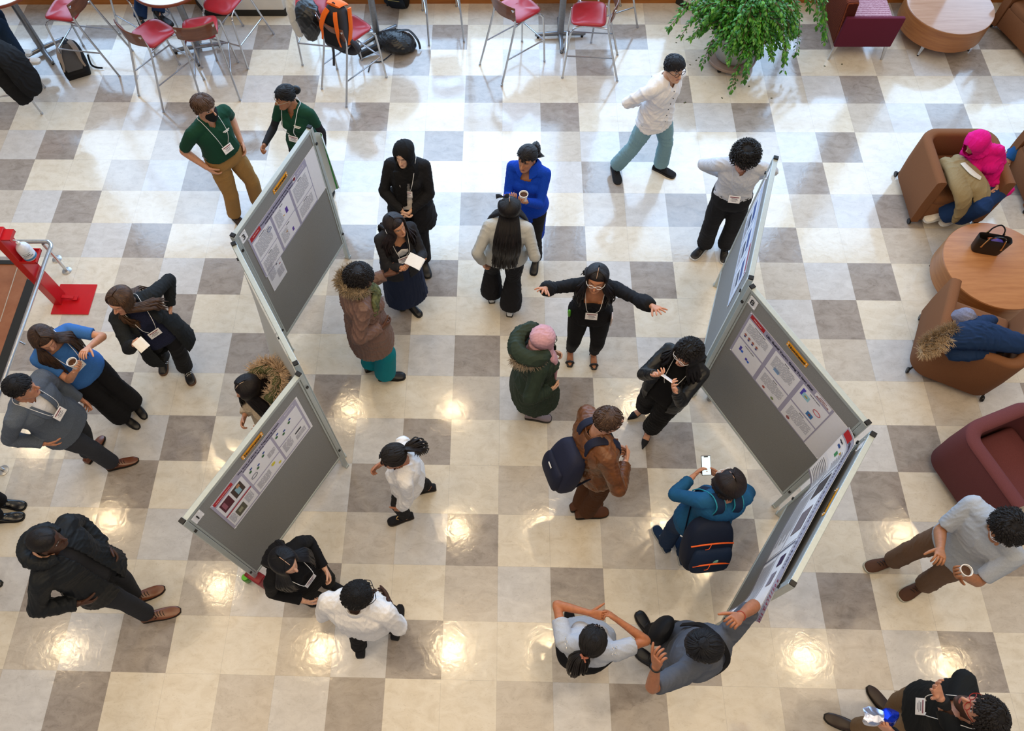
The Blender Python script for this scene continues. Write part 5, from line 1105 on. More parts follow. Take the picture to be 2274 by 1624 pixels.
# grey tee man right
p = Person('man in a pale grey T-shirt and brown trousers holding a small cup', (2234, 1176), 1.79, 'm', yaw=196, cyaw=206, hyaw=236, pitch=14, feet=((2034, 1308, 208), (1962, 1252, 194)), hands=((2122, 1272, .66), (2088, 1236, .70)), width=1.08)
p.body(skin_mat('a87250', closed=True), hand=(std(40, (0, 0, 1)), std(40, (0, 0, -1)))); p.top('t_shirt', cloth('pale_grey_jersey', 'a9b0bb', bump=.2), ease=.022, f0=-.08, sleeve=.42, arm_ease=.026, amp=.005, freq=7); p.trousers(cloth('brown_chino', '6f5645'), ease=.016, hem=.075, kneew=.078, amp=.006)
p.shoes('sneaker', mat('brown_nubuck', '54331f', rough=.7), sole=mat('pale_sole', 'b9b6a6'), lace=M_black, L=.30); p.short_hair('0f0c0d', '2c2424', L=.055, grow=.018, n=420, curl=.3, lift=.35, wid=.009); p.glasses(mat('clear_rim', 'dfe0e4', rough=.2)); cup(p, 0, 'small white cup held by the man in the pale grey T-shirt')
# bottom right bearded man
p = Person('bearded man in a black sweater with red glasses and a lanyard raising one hand', (2178, 1584), 1.80, 'm', yaw=168, cyaw=165, hyaw=140, pitch=-22, feet=((1884, 1612, 160), (1966, 1572, 122)), hands=((1962, 1612, .82), (2078, 1528, .66)), elbows=(None, (.1, -.9, -.9)), width=1.08, lean=.45)
p.body(skin_mat('c58f76', beard='241611'), hand=(std(40), std(20, (0, 0, 1), 1))); p.top('black_sweater', cloth('black_knit', '1a1d20'), ease=.024, f0=-.05, sleeve=.96, amp=.005, neck=('v', .10, .05)); p.collar(cloth('blue_shirt', '8fb0d8')); p.trousers(cloth('tan_chino', '7b634a'), ease=.014, hem=.07, kneew=.075); p.shoes('oxford', mat('dark_brown_shoe', '35241a', rough=.4), L=.30)
p.short_hair('120d0c', '2e2522', L=.045, grow=.016, n=420, curl=.3, lift=.4, wid=.009); p.glasses(mat('red_rim', '8f1c16', rough=.3)); p.lanyard(f=.55, out=.034)
q = held(p, 0, .09, .04); t = thing('foil_balloon_bag', q, 'blue and silver foil packet held by the bearded man at the lower right', 'packet'); mb = MB(); mb.ball(V((-.06, 0, 0)), (.07, .05, .05), 14); P_ = np.array(mb.v); mb.v = [tuple(v) for v in (P_ + .012 * np.sin(P_ * 90 + 1)[:, [1, 2, 0]])]; mb.build('silver_side', mat('silver_foil', 'b9c2dd', rough=.18, metal=.9), t)
mb = MB(); mb.ball(V((.03, 0, .005)), (.06, .045, .05), 14); P_ = np.array(mb.v); mb.v = [tuple(v) for v in (P_ + .010 * np.sin(P_ * 80)[:, [1, 2, 0]])]; mb.build('blue_side', mat('blue_foil', '1238c8', rough=.2, metal=.7), t)
# ---------------------------------------------------------------- poster boards
M_frame = mat('pale_aluminium', 'b9c2c2', rough=.4, metal=.35, var=.04, bump=.02)
M_felt = mat('grey_felt_board', '8f8f8d', rough=.95, var=.16, nscale=260, bump=.5, spec=.1)
def board(name_label, A, B_, viewer, ends=(1, 1), cat='poster board'):
    """freestanding panel from post A to post B (floor points); viewer: a floor point on the side seen"""
    A = V((*A, 0)); B_ = V((*B_, 0)); u = (B_ - A); L = u.length; u.normalize(); n = V((-u.y, u.x, 0)); c = (A + B_) / 2
    if n.dot(V((*viewer, 0)) - c) < 0: n = -n
    t = thing('poster_board', c, name_label, cat, 'freestanding grey poster boards'); R = Matrix((u, n, V((0, 0, 1)))).transposed()
    mb = MB(); mb.box((0, 0, 1.135), (L - .03, .026, 1.66), R); mb.build('felt_panel', M_felt, t, smooth=False)
    for z, h in ((1.975, .035), (.30, .035)):
        mb = MB(); mb.box((0, 0, z), (L - .03, .040, h), R, bev=.004); mb.build('rail', M_frame, t, smooth=False)
    for sg in (-1, 1):
        x = sg * (L / 2 - .02)
        mb = MB(); mb.box(R @ V((x, 0, 1.0)), (.038, .045, 1.98), R, bev=.005); mb.box(R @ V((x - sg * .030, 0, 1.14)), (.014, .036, 1.66), R); po = mb.build('post', M_frame, t, smooth=False)
        mb = MB(); mb.box(R @ V((x, 0, 1.999)), (.034, .040, .018), R, bev=.003); mb.build('end_cap', M_black, po, smooth=False)
        mb = MB(); mb.box(R @ V((x, .028, 1.80)), (.02, .012, .02), R); mb.box(R @ V((x, .028, .45)), (.02, .012, .02), R); mb.build('clamp', M_black, po, smooth=False)
        mb = MB(); mb.box(R @ V((x, 0, .016)), (.040, .060, .03), R, bev=.004); mb.build('foot', M_frame, t, smooth=False)
    return dict(A=A, u=u, n=n, L=L, R=R, t=t)
def place(b, u, z, off=0.0): return b['A'] + b['u'] * u + V((0, 0, z)) + b['n'] * (.016 + off)
def flip(b): return Matrix((b['lr'], V((0, 0, 1)), b['n'])).transposed()
M_ink = mat('printed_ink', '1c1b3a', rough=.7, var=0, bump=0); M_txt = mat('small_print', '9d9ca8', rough=.7, var=0, bump=0)
def flat(c): return mat('print_' + c, c, rough=.55, var=.02, bump=0)
def poster_print(t, Rm, w, h, items, org):
    """items in poster units (x from the left edge, y from the top edge, metres)"""
    P = lambda x, y, o=.0: org + Rm @ V((x, -y, .0012 + o))
    rnd = random.Random(int(w * 1000) + len(items)); lay = 0
    for it in items:
        k = it[0]
        if k == 'r':
            _, x, y, ww, hh, c = it; lay += 1; mb = MB(); mb.box(P(x + ww / 2, y + hh / 2, .0002 + .00012 * lay), (ww, hh, .0006), Rm); mb.build('panel' if ww > .15 else 'figure', flat(c), t, smooth=False)
        elif k == 't':
            _, x, y, ww, n, lh = it; mb = MB()
            for i in range(n):
                q = 0
                while q < ww * .97:
                    l_ = min(rnd.uniform(.02, .06), ww - q); 
                    if i == n - 1 and q > ww * .6: break
                    mb.box(P(x + q + l_ / 2, y + i * lh, .0030), (l_, lh * .34, .0004), Rm); q += l_ + .006
            mb.build('text_block', M_txt, t, smooth=False)
        elif k == 'T':
            _, x, y, s_, size, c = it[:6]; M = Matrix.Translation(P(x, y, .0036)) @ Rm.to_4x4(); text('lettering', s_, size, M, flat(c) if c != 'ink' else M_ink, t, bold=it[6] if len(it) > 6 else size * .012)
        elif k == 'o':
            _, x, y, r, c = it; mb = MB(); mb.lathe(P(x, y, .0032), [(r, 0), (r, .0008)], 20, R=Rm); mb.build('figure', flat(c), t)
        elif k == 'ring':
            _, x, y, r, c = it; mb = MB(); mb.tube([P(x + r * math.cos(a), y + r * .7 * math.sin(a), .0036) for a in [6.2832 * q / 24 for q in range(25)]], .0022, 4); mb.build('figure', flat(c), t)
def pinned(b, u0, z1, w, h, label, items, base='f0eff4', name='poster', cat='poster', group='research posters'):
    """a sheet pinned to the board: u0 = distance of its left edge (as read) from the left post"""
    lr = b['lr']; A0 = b['A'] if lr.dot(b['u']) > 0 else b['A'] + b['u'] * b['L']
    Rm = Matrix((lr, V((0, 0, 1)), b['n'])).transposed(); tl = A0 + lr * u0 + V((0, 0, z1)) + b['n'] * .0155; c = tl + lr * w / 2 - V((0, 0, h))
    t = thing(name, c, label, cat, group); org = tl - c
    mb = MB(); mb.box(org + Rm @ V((w / 2, -h / 2, .0)), (w, h, .0016), Rm); mb.build('sheet', flat(base), t, smooth=False); poster_print(t, Rm, w, h, items, org); 
    mb = MB()
    for x, y in ((.012, .012), (w - .012, .012), (w - .012, h - .012), (.012, h - .012)): mb.ball(org + Rm @ V((x, -y, .004)), .0045, 8)
    mb.build('push_pins', mat('clear_pin', 'e6e8ea', rough=.2), t); return t
def nominated(b, u0, label, tilt=0, z=1.925):
    t = pinned(b, u0, z, .22, .055, label, [('T', .11, .028, 'Nominated', .039, '17140f', .0009)], 'f5a51c', 'award_strip', 'sign', 'orange nomination strips'); return t
def number(b, s_, label, u0=.05): return pinned(b, u0, 1.94, .088, .11, label, [('T', .044, .055, s_, .085, '15151c', .0006)] if s_ else [], 'f2f2f6', 'number_card', 'sign', 'board number cards')
b3 = board('grey poster board carrying the number 3 card, its top post beside the green sweaters', (-2.118, -4.784), (-1.641, -3.616), (0, -8.3)); b3['lr'] = b3['u']
b2 = board('grey poster board seen edge-on between the boards numbered 3 and 1', (-2.10, -4.83), (-1.452, -5.895), (-4, -6)); b2['lr'] = b2['u']
b1 = board('grey poster board carrying the number 1 card, at the lower left', (-2.056, -7.039), (-1.421, -5.945), (0, -8.3)); b1['lr'] = b1['u']
b8 = board('grey poster board carrying the number 8 card and the sushi poster', (1.863, -5.182), (2.50, -6.29), (0, -8.3)); b8['lr'] = b8['u']
b7 = board('narrowly seen poster board reaching up from the board numbered 8', (1.868, -5.14), (2.251, -3.937), (0, -4.5)); b7['lr'] = -b7['u']
b5 = board('poster board at the lower right whose poster is curling off', (2.52, -6.34), (1.797, -7.354), (0, -6)); b5['lr'] = -b5['u']
b5['lr'] = b5['u'] if False else b5['u'] * 1
# board 3
LAV = 'aaa6bd'
it = [('r', .0, .0, .93, .58, LAV), ('r', .02, .015, .15, .055, 'b5262c'), ('T', .095, .035, 'College of Science', .012, 'f0dede'), ('r', .70, .02, .05, .05, 'f4f3f6'), ('o', .725, .045, .017, '8e1f33'), ('T', .46, .035, 'Promoting Social Emotional Learning & Behaviors:', .028, 'ink'), ('T', .46, .070, 'Implications for Neuroscience & Social Theory', .024, 'ink'), ('T', .83, .035, 'MONTCLAIR', .020, 'eceaf2'), ('T', .83, .058, 'STATE UNIVERSITY', .016, 'eceaf2')]
for x, ys in ((.02, ((.09, .26), (.36, .21))), (.33, ((.09, .24), (.34, .22))), (.64, ((.09, .26), (.36, .20)))):
    for y, hh in ys: it += [('r', x, y, .28, hh, 'f1f0f6'), ('T', x + .14, y + .018, 'Introduction' if x < .1 and y < .2 else 'Discussion' if x > .6 and y > .3 else 'Results' if x < .6 else 'Methods', .016, 'ink'), ('t', x + .02, y + .04, .22 if not (x > .3 and x < .5) else .10, int(hh / .016) - 3, .0145)]
it += [('r', .50, .19, .035, .065, '5f3fa3'), ('r', .455, .235, .02, .012, 'd09a4c'), ('ring', .25, .17, .028, '5a6a96'), ('r', .42, .42, .02, .02, 'e0a648'), ('r', .50, .47, .025, .045, '5f3fa3')]
pinned(b3, .12, 1.81, 1.09, .58, 'wide lavender research poster on the board numbered 3', it)
pinned(b3, .14, 1.335, .23, .36, 'small printed sheet pinned below the poster on the board numbered 3', [('t', .02, .03, .09, 14, .014), ('r', .13, .04, .02, .012, 'a03a4a'), ('r', .17, .07, .02, .012, '3a3a4a'), ('r', .14, .11, .02, .012, '3a3a4a'), ('r', .18, .15, .02, .012, 'a03a4a'), ('t', .12, .19, .09, 8, .014)], 'e9eaf2', 'handout_sheet', 'paper', 'small sheets')
number(b3, '3', 'white card reading 3, top corner of the upper left board'); nominated(b3, .57, 'orange strip reading Nominated above the lavender poster')
# board 1
it = [('r', .0, .0, .93, .555, 'b4b0c6'), ('r', .02, .012, .19, .05, 'c0202c'), ('T', .11, .035, 'College of Science and Mathematics', .010, 'f0dede'), ('T', .50, .030, 'The Role of ESCRT in Regulating Notch', .028, 'ink'), ('T', .50, .062, 'and Necroptosis Signaling in Development', .022, 'ink'), ('T', .84, .03, 'MONTCLAIR', .018, 'eceaf2')]
it += [('r', .02, .085, .27, .22, 'f3f2f7'), ('r', .02, .325, .27, .21, 'f3f2f7'), ('r', .31, .085, .30, .26, 'f3f2f7'), ('r', .31, .365, .30, .17, 'f3f2f7'), ('r', .63, .085, .28, .22, 'f3f2f7'), ('r', .63, .325, .28, .21, 'f3f2f7'),
       ('r', .04, .11, .10, .15, '5a2030'), ('r', .055, .13, .03, .10, 'a06070'), ('r', .16, .11, .10, .15, '40302c'), ('r', .19, .14, .04, .10, '8fb8c6'), ('r', .21, .12, .03, .04, 'c08a60'), ('r', .02, .318, .27, .016, 'b02430'), ('r', .09, .38, .09, .12, '5c5a4c'), ('r', .11, .41, .04, .05, '9a987e'), ('t', .20, .36, .07, 8, .016), ('t', .03, .36, .05, 9, .016)]
for x, y in ((.36, .13), (.42, .19), (.50, .13), (.66, .12), (.72, .18), (.80, .13)): it += [('r', x, y, .022, .018, '2a4a9c'), ('o', x - .006, y + .035, .013, '2c6a3a')]
it += [('ring', .36, .26, .03, '6a6a74'), ('o', .52, .40, .02, 'e0d23c'), ('o', .57, .48, .014, 'e0d23c'), ('t', .33, .40, .14, 8, .014), ('t', .65, .34, .10, 10, .014), ('r', .79, .38, .07, .02, '3a3a44'), ('t', .78, .43, .11, 5, .014), ('t', .52, .22, .08, 6, .012)]
pinned(b1, .19, 1.825, .95, .575, 'research poster with microscope photos on the board numbered 1', it); number(b1, '1', 'white card reading 1, near the dark jacketed man on the lower left board'); nominated(b1, .56, 'orange strip reading Nominated above the microscope photo poster')
# board 8
it = [('r', .0, .0, .94, .625, LAV), ('r', .02, .012, .16, .05, 'b5202a'), ('T', .10, .035, 'College of Science', .012, 'f0dede'), ('T', .47, .040, 'Like Sushi? You’re Going To love this!', .034, 'ink', .0012), ('r', .76, .01, .16, .05, 'f2f0f4'), ('T', .84, .025, 'UNIVERSITY', .014, '8a3a4a'), ('T', .84, .046, 'MONTCLAIR', .022, '8a3a4a')]
for x, ys in ((.02, ((.08, .27), (.37, .24))), (.335, ((.08, .27), (.37, .24))), (.65, ((.08, .27), (.37, .24)))):
    for y, hh in ys: it += [('r', x, y, .28, hh, 'f2f1f6'), ('T', x + .14, y + .018, 'Results and graphs' if x > .6 and y < .2 else 'Introduction and goal' if y < .2 and x < .1 else 'Analysis and graphs' if x < .1 else 'Methods', .014, 'ink')]
it += [('t', .04, .12, .23, 7, .016), ('t', .36, .12, .22, 10, .0155), ('t', .36, .41, .23, 8, .016), ('t', .68, .41, .23, 9, .016), ('r', .40, .24, .06, .045, '7da4cf')]
for i in range(4): it += [('o', .06 + i * .045, .27, .013, 'b06a5a'), ('o', .06 + i * .045, .295, .010, '4a4a8a')]
it += [('r', .07, .44, .022, .06, '4a3fb0'), ('r', .095, .47, .022, .03, '2a6ad8'), ('r', .16, .50, .022, .03, '4a3fb0'), ('r', .185, .51, .022, .025, '2a6ad8'), ('r', .67, .11, .03, .09, '5348c0'), ('r', .69, .14, .07, .06, '9fd0dd'), ('r', .71, .16, .03, .02, 'b0a060'), ('ring', .86, .20, .035, 'b02a40'), ('r', .80, .27, .06, .055, '3c7ab8'), ('o', .83, .295, .012, '8a4a3a'), ('o', .42, .57, .014, 'b04a3a'), ('o', .53, .58, .016, '8a9a6a'), ('o', .72, .57, .018, 'a05a5a')]
pinned(b8, .12, 1.79, 1.10, .625, 'sushi research poster on the board numbered 8', it); number(b8, '8', 'white card reading 8, beside the sushi poster'); nominated(b8, .49, 'orange strip reading Nominated above the sushi poster')
# board reaching up: poster in blues seen very obliquely
b7['lr'] = b7['u']
it = [('r', 0, 0, .95, .56, 'b9c6de'), ('r', .02, .02, .30, .05, '9c2a3a')]; it += [q for x in (.03, .34, .65) for q in (('r', x, .09, .27, .44, 'dfe6f2'), ('r', x + .03, .15, .20, .10, '2f4f8f'), ('r', x + .05, .30, .16, .08, '31415f'), ('t', x + .03, .40, .2, 7, .016))]
pinned(b7, .20, 1.80, 1.0, .56, 'pale blue poster seen at a steep angle on the board above the number 8 board', it); number(b7, '', 'small white card at the far top of the steeply seen board', u0=1.13)
# posters on the far faces, curling off past the posts
def curled(pts_top, pts_bot, label, base='e9ecef', name='poster', th=.0022, colors=None, parent_items=None):
    T = [V(a[:3]) for a in catmull([tuple(p) for p in pts_top], 6)]; Bt = [V(a[:3]) for a in catmull([tuple(p) for p in pts_bot], 6)]; c = sum(T + Bt, V()) / (2 * len(T)); t = thing(name, c, label, 'poster', 'research posters'); m = 10; G = []
    for a, b in zip(T, Bt): G.append([a.lerp(b, j / m) for j in range(m + 1)])
    nrm = lambda i, j: (G[min(i + 1, len(G) - 1)][j] - G[max(i - 1, 0)][j]).cross(G[i][min(j + 1, m)] - G[i][max(j - 1, 0)]).normalized()
    mb = MB(); mb.rings([[G[i][j] - c for j in range(m + 1)] + [G[i][j] - c + nrm(i, j) * th for j in range(m, -1, -1)] for i in range(len(G))], True, True); mb.build('sheet', flat(base), t); return t, G, nrm, c
A = b3['A']; u, n = b3['u'], -b3['n']
q = lambda a, o, z: A + u * a + n * o + V((0, 0, z))
t, G, nr, c = curled([q(.9, .03, 1.86), q(1.2, .035, 1.86), q(1.30, .03, 1.85), q(1.335, -.03, 1.84), q(1.30, -.05, 1.83)], [q(.9, .03, .98), q(1.2, .03, .98), q(1.33, .04, .98), q(1.40, .02, .98), q(1.41, -.0, .98)], 'poster on the far face of the number 3 board curling past its post', 'dfe6e6')
mb = MB(); k = len(G) - 8
for j in range(10):
    a, b_ = G[k][j] - c, G[k][j + 1] - c; s_ = (G[k + 2][j] - G[k][j]); o = nr(k, j) * -.004; mb.add([a + o, a + s_ + o, b_ + s_ + o, b_ + o, a - o * .1, a + s_ - o * .1, b_ + s_ - o * .1, b_ - o * .1], [(0, 1, 2, 3), (7, 6, 5, 4)])
mb.build('green_band', flat('2f9a3a'), t, smooth=False)
A2 = b2['A']; u2, n2 = b2['u'], b2['n']; q = lambda a, o, z: A2 + u2 * a + n2 * o + V((0, 0, z))
curled([q(.12, .03, 1.86), q(.5, .035, 1.87), q(.9, .035, 1.87), q(1.15, .03, 1.86)], [q(.12, .06, 1.0), q(.5, .16, .98), q(.9, .15, 1.0), q(1.15, .05, 1.02)], 'poster bulging off the far side of the edge-on board', 'c9cbc9')
# the curling poster on board 5, held by the man in the dark grey T-shirt
A5, u5, n5 = b5['A'], b5['u'], b5['n']; q = lambda a, o, z: A5 + u5 * a + n5 * o + V((0, 0, z))
c_tr = at(1688, 1383, 1.50); c_br = at(1618, 1360, 1.34)
o5 = n5 * .022
top = [at(1892, 953, 1.86) + o5, at(1904, 985, 1.86) + o5, at(1886, 1022, 1.86) + o5, at(1840, 1104, 1.86) + o5, at(1790, 1197, 1.86) + o5, at(1748, 1284, 1.82) + n5 * .03, c_tr]
bot = [at(1796, 1043, 1.30), at(1801, 1078, 1.26), at(1778, 1112, 1.25), at(1738, 1180, 1.24), at(1697, 1258, 1.24), at(1660, 1330, 1.27), c_br]
t, G, nr, c = curled(top, bot, 'large grey-bordered battery research poster curling off its board in the hand of a man', 'e8eaf2')
gp_ = MB(); ng = len(G) - 1
def onposter(s_, v_):
    i = min(max(s_, 0), .9999) * ng; j = min(max(v_, 0), .9999) * 10; a, b_ = int(i), int(j); f, g = i - a, j - b_
    p_ = G[a][b_].lerp(G[a + 1][b_], f).lerp(G[a][b_ + 1].lerp(G[a + 1][b_ + 1], f), g); return p_ - c, nr(a, b_) * SGN
SGN = 1 if nr(8, 5).dot(n5) > 0 else -1
def pr(name, s0, v0, s1, v1, col, lift=.003, nx_=None):
    nx_ = nx_ or max(2, int((s1 - s0) * 40)); mb = MB(); R_ = []
    for i in range(nx_ + 1):
        row = []
        for j in range(5):
            p_, n_ = onposter(s0 + (s1 - s0) * i / nx_, v0 + (v1 - v0) * j / 4); row.append(p_ + n_ * lift)
        R_.append(row)
    mb.rings(R_, False, False); return mb.build(name, flat(col) if isinstance(col, str) else col, t)
pr('header', 0.0, .0, 1.0, .16, 'a9a7b8'); pr('red_label', .02, .02, .13, .13, 'b5262c', .005)
for s0 in (.02, .345, .67): 
    for v0, v1 in ((.19, .55), (.6, .97)): pr('panel', s0, v0, s0 + .30, v1, 'f0f1f6')
for s0, v0, s1, v1, cl in ((.36, .22, .44, .50, '4a4448'), (.50, .25, .60, .5, '7a7078'), (.10, .34, .13, .42, '4a9a6a'), (.06, .26, .10, .30, '3a5a9a'), (.14, .28, .16, .32, 'c8a040'), (.70, .28, .75, .42, '3a2c50'), (.78, .30, .84, .44, '8a8490'), (.335, .16, .343, 1, '77727c'), (.66, .16, .668, 1, '5c5866'), (.0, .97, 1.0, 1.0, '8b8896')): pr('figure', s0, v0, s1, v1, cl, .006)
for s0 in (.04, .36, .69):
    for i in range(9): pr('text_line', s0, .62 + i * .037, s0 + (.24 if i % 3 else .2), .632 + i * .037, '77767f', .006, 6)
for i in range(7): pr('text_line', .16, .24 + i * .04, .30, .252 + i * .04, '77767f', .006, 4)
def along(s_, word, s0, v, size, col, bold=.0008):
    """lettering that follows the bent sheet, one letter at a time"""
    cu = s0
    for ch in word:
        if ch != ' ':
            p_, n_ = onposter(cu, v); p2, _ = onposter(cu + .01, v); x_ = (p2 - p_).normalized(); y_ = n_.cross(x_).normalized(); M = Matrix((x_, y_, n_)).transposed().to_4x4(); M.translation = p_ + n_ * .007; text('lettering', ch, size, M, flat(col), t, bold=bold)
        cu += size * .60 / 1.25 * (.55 if ch in 'il.tI ' else 1.35 if ch in 'mwMW' else 1)
along(0, 'Copper Assisted Graphene Dispersion in Li Ion Battery', .15, .085, .030, '22203c'); along(0, 'MONTCLAIR STATE', .85, .05, .024, '9a2a4a'); along(0, 'UNIVERSITY', .87, .115, .018, '8a8490'); along(0, 'Graph', .05, .21, .02, '22203c')
nominated(b5, .46, 'orange strip reading Nominated above the curling poster', z=1.925); number(b5, '', 'small white card beside the corner of the curling poster board', u0=.03)

# ---------------------------------------------------------------- bar stools and tables
M_red = mat('red_vinyl', 'a5202b', rough=.32, var=.06, nscale=20, bump=.05, spec=.55); M_backw = wood('brown_chair_wood', '5b3323', '774a34', rough=.35)
M_chrome = mat('satin_chrome', 'bfc1c6', rough=.25, metal=.95, var=.03, bump=0)
def make_stool():
    t = thing('bar_stool', (0, 0, 0), 'x', 'bar stool'); 
    mb = MB(); S = .205; R_ = []
    for z, g in ((.755, .80), (.762, .95), (.775, 1.0), (.790, .99), (.800, .93), (.806, .70), (.807, .3)):
        R_.append([V((S * g * math.copysign(abs(math.cos(a)) ** .45, math.cos(a)) * (1 - .06 * math.sin(a)), .09 + S * g * math.copysign(abs(math.sin(a)) ** .45, math.sin(a)), z - .02 * max(0, math.sin(a)) * (z > .77) + .010 * math.cos(a) ** 2 * (g > .6))) for a in [6.2832 * j / 40 for j in range(40)]])
    mb.rings(R_); mb.build('seat', M_red, t, auto=0)
    for sg in (-1, 1):
        mb = MB(); mb.tube([(sg * .225, -.34, .012), (sg * .200, -.17, .62), (sg * .196, -.135, .80), (sg * .20, -.150, .92), (sg * .205, -.185, 1.02)], .0125, 10, smooth=4); mb.lathe((sg * .225, -.34, 0), [(.016, 0), (.016, .02), (.013, .024)], 12); l = mb.build('leg', M_chrome, t); l['label'] = 'rear leg rising to carry the backrest'
        mb = MB(); mb.ball((sg * .205, -.176, 1.01), (.022, .010, .024), 12); mb.build('fixing_plate', M_steel, l)
        mb = MB(); mb.tube([(sg * .225, .33, .012), (sg * .205, .29, .62), (sg * .198, .27, .70), (sg * .185, .22, .745), (sg * .16, .08, .748), (sg * .19, -.13, .745)], .0120, 10, smooth=4); mb.lathe((sg * .225, .33, 0), [(.016, 0), (.016, .02), (.013, .024)], 12); mb.build('leg', M_chrome, t)
    mb = MB(); mb.tube([(-.215, .31, .34), (.215, .31, .34)], .010, 8); mb.tube([(-.21, .31, .34), (-.212, -.25, .34)], .009, 8); mb.tube([(.21, .31, .34), (.212, -.25, .34)], .009, 8); mb.build('footrest', M_chrome, t)
    mb = MB(); R_ = []
    for i in range(13):
        x = -.225 + .45 * i / 12; y = -.150 - .055 * (1 - (x / .225) ** 2); R_.append([V((x, y, .86)), V((x, y - .010, .85 + .02 * abs(x) / .225)), V((x, y - .030, 1.035)), V((x, y - .020, 1.045)), V((x, y - .012, 1.04))])
    mb.rings(R_); mb.build('backrest', M_backw, t, auto=50); return t
SG = 'red bar stools with wooden backs'
stools = [((-4.10, -1.13), 54, 'red bar stool pulled out at an angle, left of the masked man'), ((-3.50, -1.06), 102, 'red bar stool facing away, just above the masked man'), ((-5.12, -.66), 172, 'red bar stool behind the grey and black backpack on the floor'), ((-1.83, -1.05), 48, 'red bar stool with the orange and black backpack hung on it'), ((.12, -.70), 38, 'red bar stool left of the cross-footed table base at the top'), ((1.08, -.76), 176, 'red bar stool right of the cross-footed table base at the top'),
          ((-.78, -.02), 100, 'bar stool cut by the top edge, its legs right of the black backpack'), ((-3.30, -.42), 250, 'red bar stool at the white column, cut by the top edge'), ((-2.25, -.45), 262, 'red bar stool carrying a black leather jacket, before the white column'), ((1.32, .0), 205, 'bar stool cut by the top edge, left of the planter'), ((-5.98, -1.42), 12, 'bar stool at the left edge with a black jacket hung over it'), ((-4.58, -.18), -35, 'bar stool under the seated person in jeans at the top left')]
proto = make_stool(); STO = []
for i, ((x, y), yw, lab) in enumerate(stools):
    o = proto if i == 0 else copy_tree(proto); o.location = (x, y, 0); o.rotation_euler = (0, 0, math.radians(yw - 90)); o['label'] = lab; o['group'] = SG; STO.append(o)
M_top = mat('pale_laminate', 'd9d2d0', rough=.12, var=.03, spec=.6, bump=0); M_edge = wood('reddish_edge', '6d3521', '8b4a30'); M_ped = mat('grey_powder_metal', '85878b', rough=.35, metal=.7, bump=.02)
def make_table(r=.46, square=False):
    t = thing('bar_table', (0, 0, 0), 'x', 'table')
    mb = MB(); mb.lathe((0, 0, 1.045), [(r - .012, 0), (r - .012, .006)], 56); mb.build('table_top', M_top, t)
    mb = MB(); mb.lathe((0, 0, 1.012), [(r - .04, 0), (r - .004, .002), (r, .012), (r, .028), (r - .006, .036), (r - .016, .036)], 56, caps=False); mb.build('edge_band', M_edge, t)
    mb = MB(); mb.lathe((0, 0, .05), [(.05, 0), (.042, .02), (.040, .9), (.12, .95), (.12, .962)], 24); mb.build('column', M_ped, t)
    for k in range(4):
        a = k * math.pi / 2; d = V((math.cos(a), math.sin(a), 0)); mb = MB(); mb.tube([d * .03 + V((0, 0, .065)), d * .15 + V((0, 0, .06)), d * .30 + V((0, 0, .048))], [.030, .028, .024], 12, round_ends=True); f = mb.build('foot', M_ped, t); mb = MB(); mb.lathe(d * .28, [(.018, 0), (.018, .022)], 12); mb.build('glide', M_black, f)
    return t
tp = make_table()
for i, ((x, y), yw, lab) in enumerate((((-5.90, -.50), 40, 'round bar table at the upper left corner, cut by the frame'), ((-3.90, -.47), 12, 'round bar table with a pale top behind the two angled red stools'), ((-1.61, -.28), 42, 'bar table base with a black folded stand lying against it'), ((.726, -.235), 2, 'bar table with a cross-shaped foot between two red stools at the top'))):
    o = tp if i == 0 else copy_tree(tp); o.location = (x, y, 0); o.rotation_euler = (0, 0, math.radians(yw)); o['label'] = lab; o['group'] = 'round pedestal bar tables'

# ---------------------------------------------------------------- lounge furniture
def drum(c, label, m_side, m_top, r=.51):
    t = thing('drum_table', (c[0], c[1], 0), label, 'table', 'round drum coffee tables'); mb = MB(); mb.lathe((0, 0, .17), [(r - .012, 0), (r, .004), (r, .27), (r - .004, .274), (r - .02, .274)], 72, caps=True); mb.build('drum', m_side, t); mb = MB(); mb.lathe((0, 0, .441), [(r - .003, 0), (r - .004, .008), (r - .012, .010)], 72); mb.build('table_top', m_top, t)
    for k in range(4):
        a = math.radians(45 + 90 * k + 8); d = V((math.cos(a), math.sin(a), 0)); mb = MB(); mb.tube([d * (r * .72) + V((0, 0, .18)), d * (r * .90) + V((0, 0, .012))], [(.030, .006), (.012, .006)], 8, power=5); f = mb.build('leg', M_steel, t); mb = MB(); mb.lathe(d * r * .90, [(.012, 0), (.012, .015)], 10); mb.build('glide', M_black, f)
mw = wood('walnut_drum', '8a552f', 'a8703f', axis=(1.2, 1.2, 14)); mt = wood('oak_drum_top', 'a3693f', 'bd8353', axis=(1.0, 9, 1)); mt2 = wood('bright_drum_top', 'a27a62', 'b8937c', rough=.13, axis=(1, 9, 1))
drum((5.42, -.20), 'round drum table with a glossy top beside the maroon settee', mw, mt2); drum((4.88, -3.96), 'round wooden drum table with the black handbag on it', mw, mt)
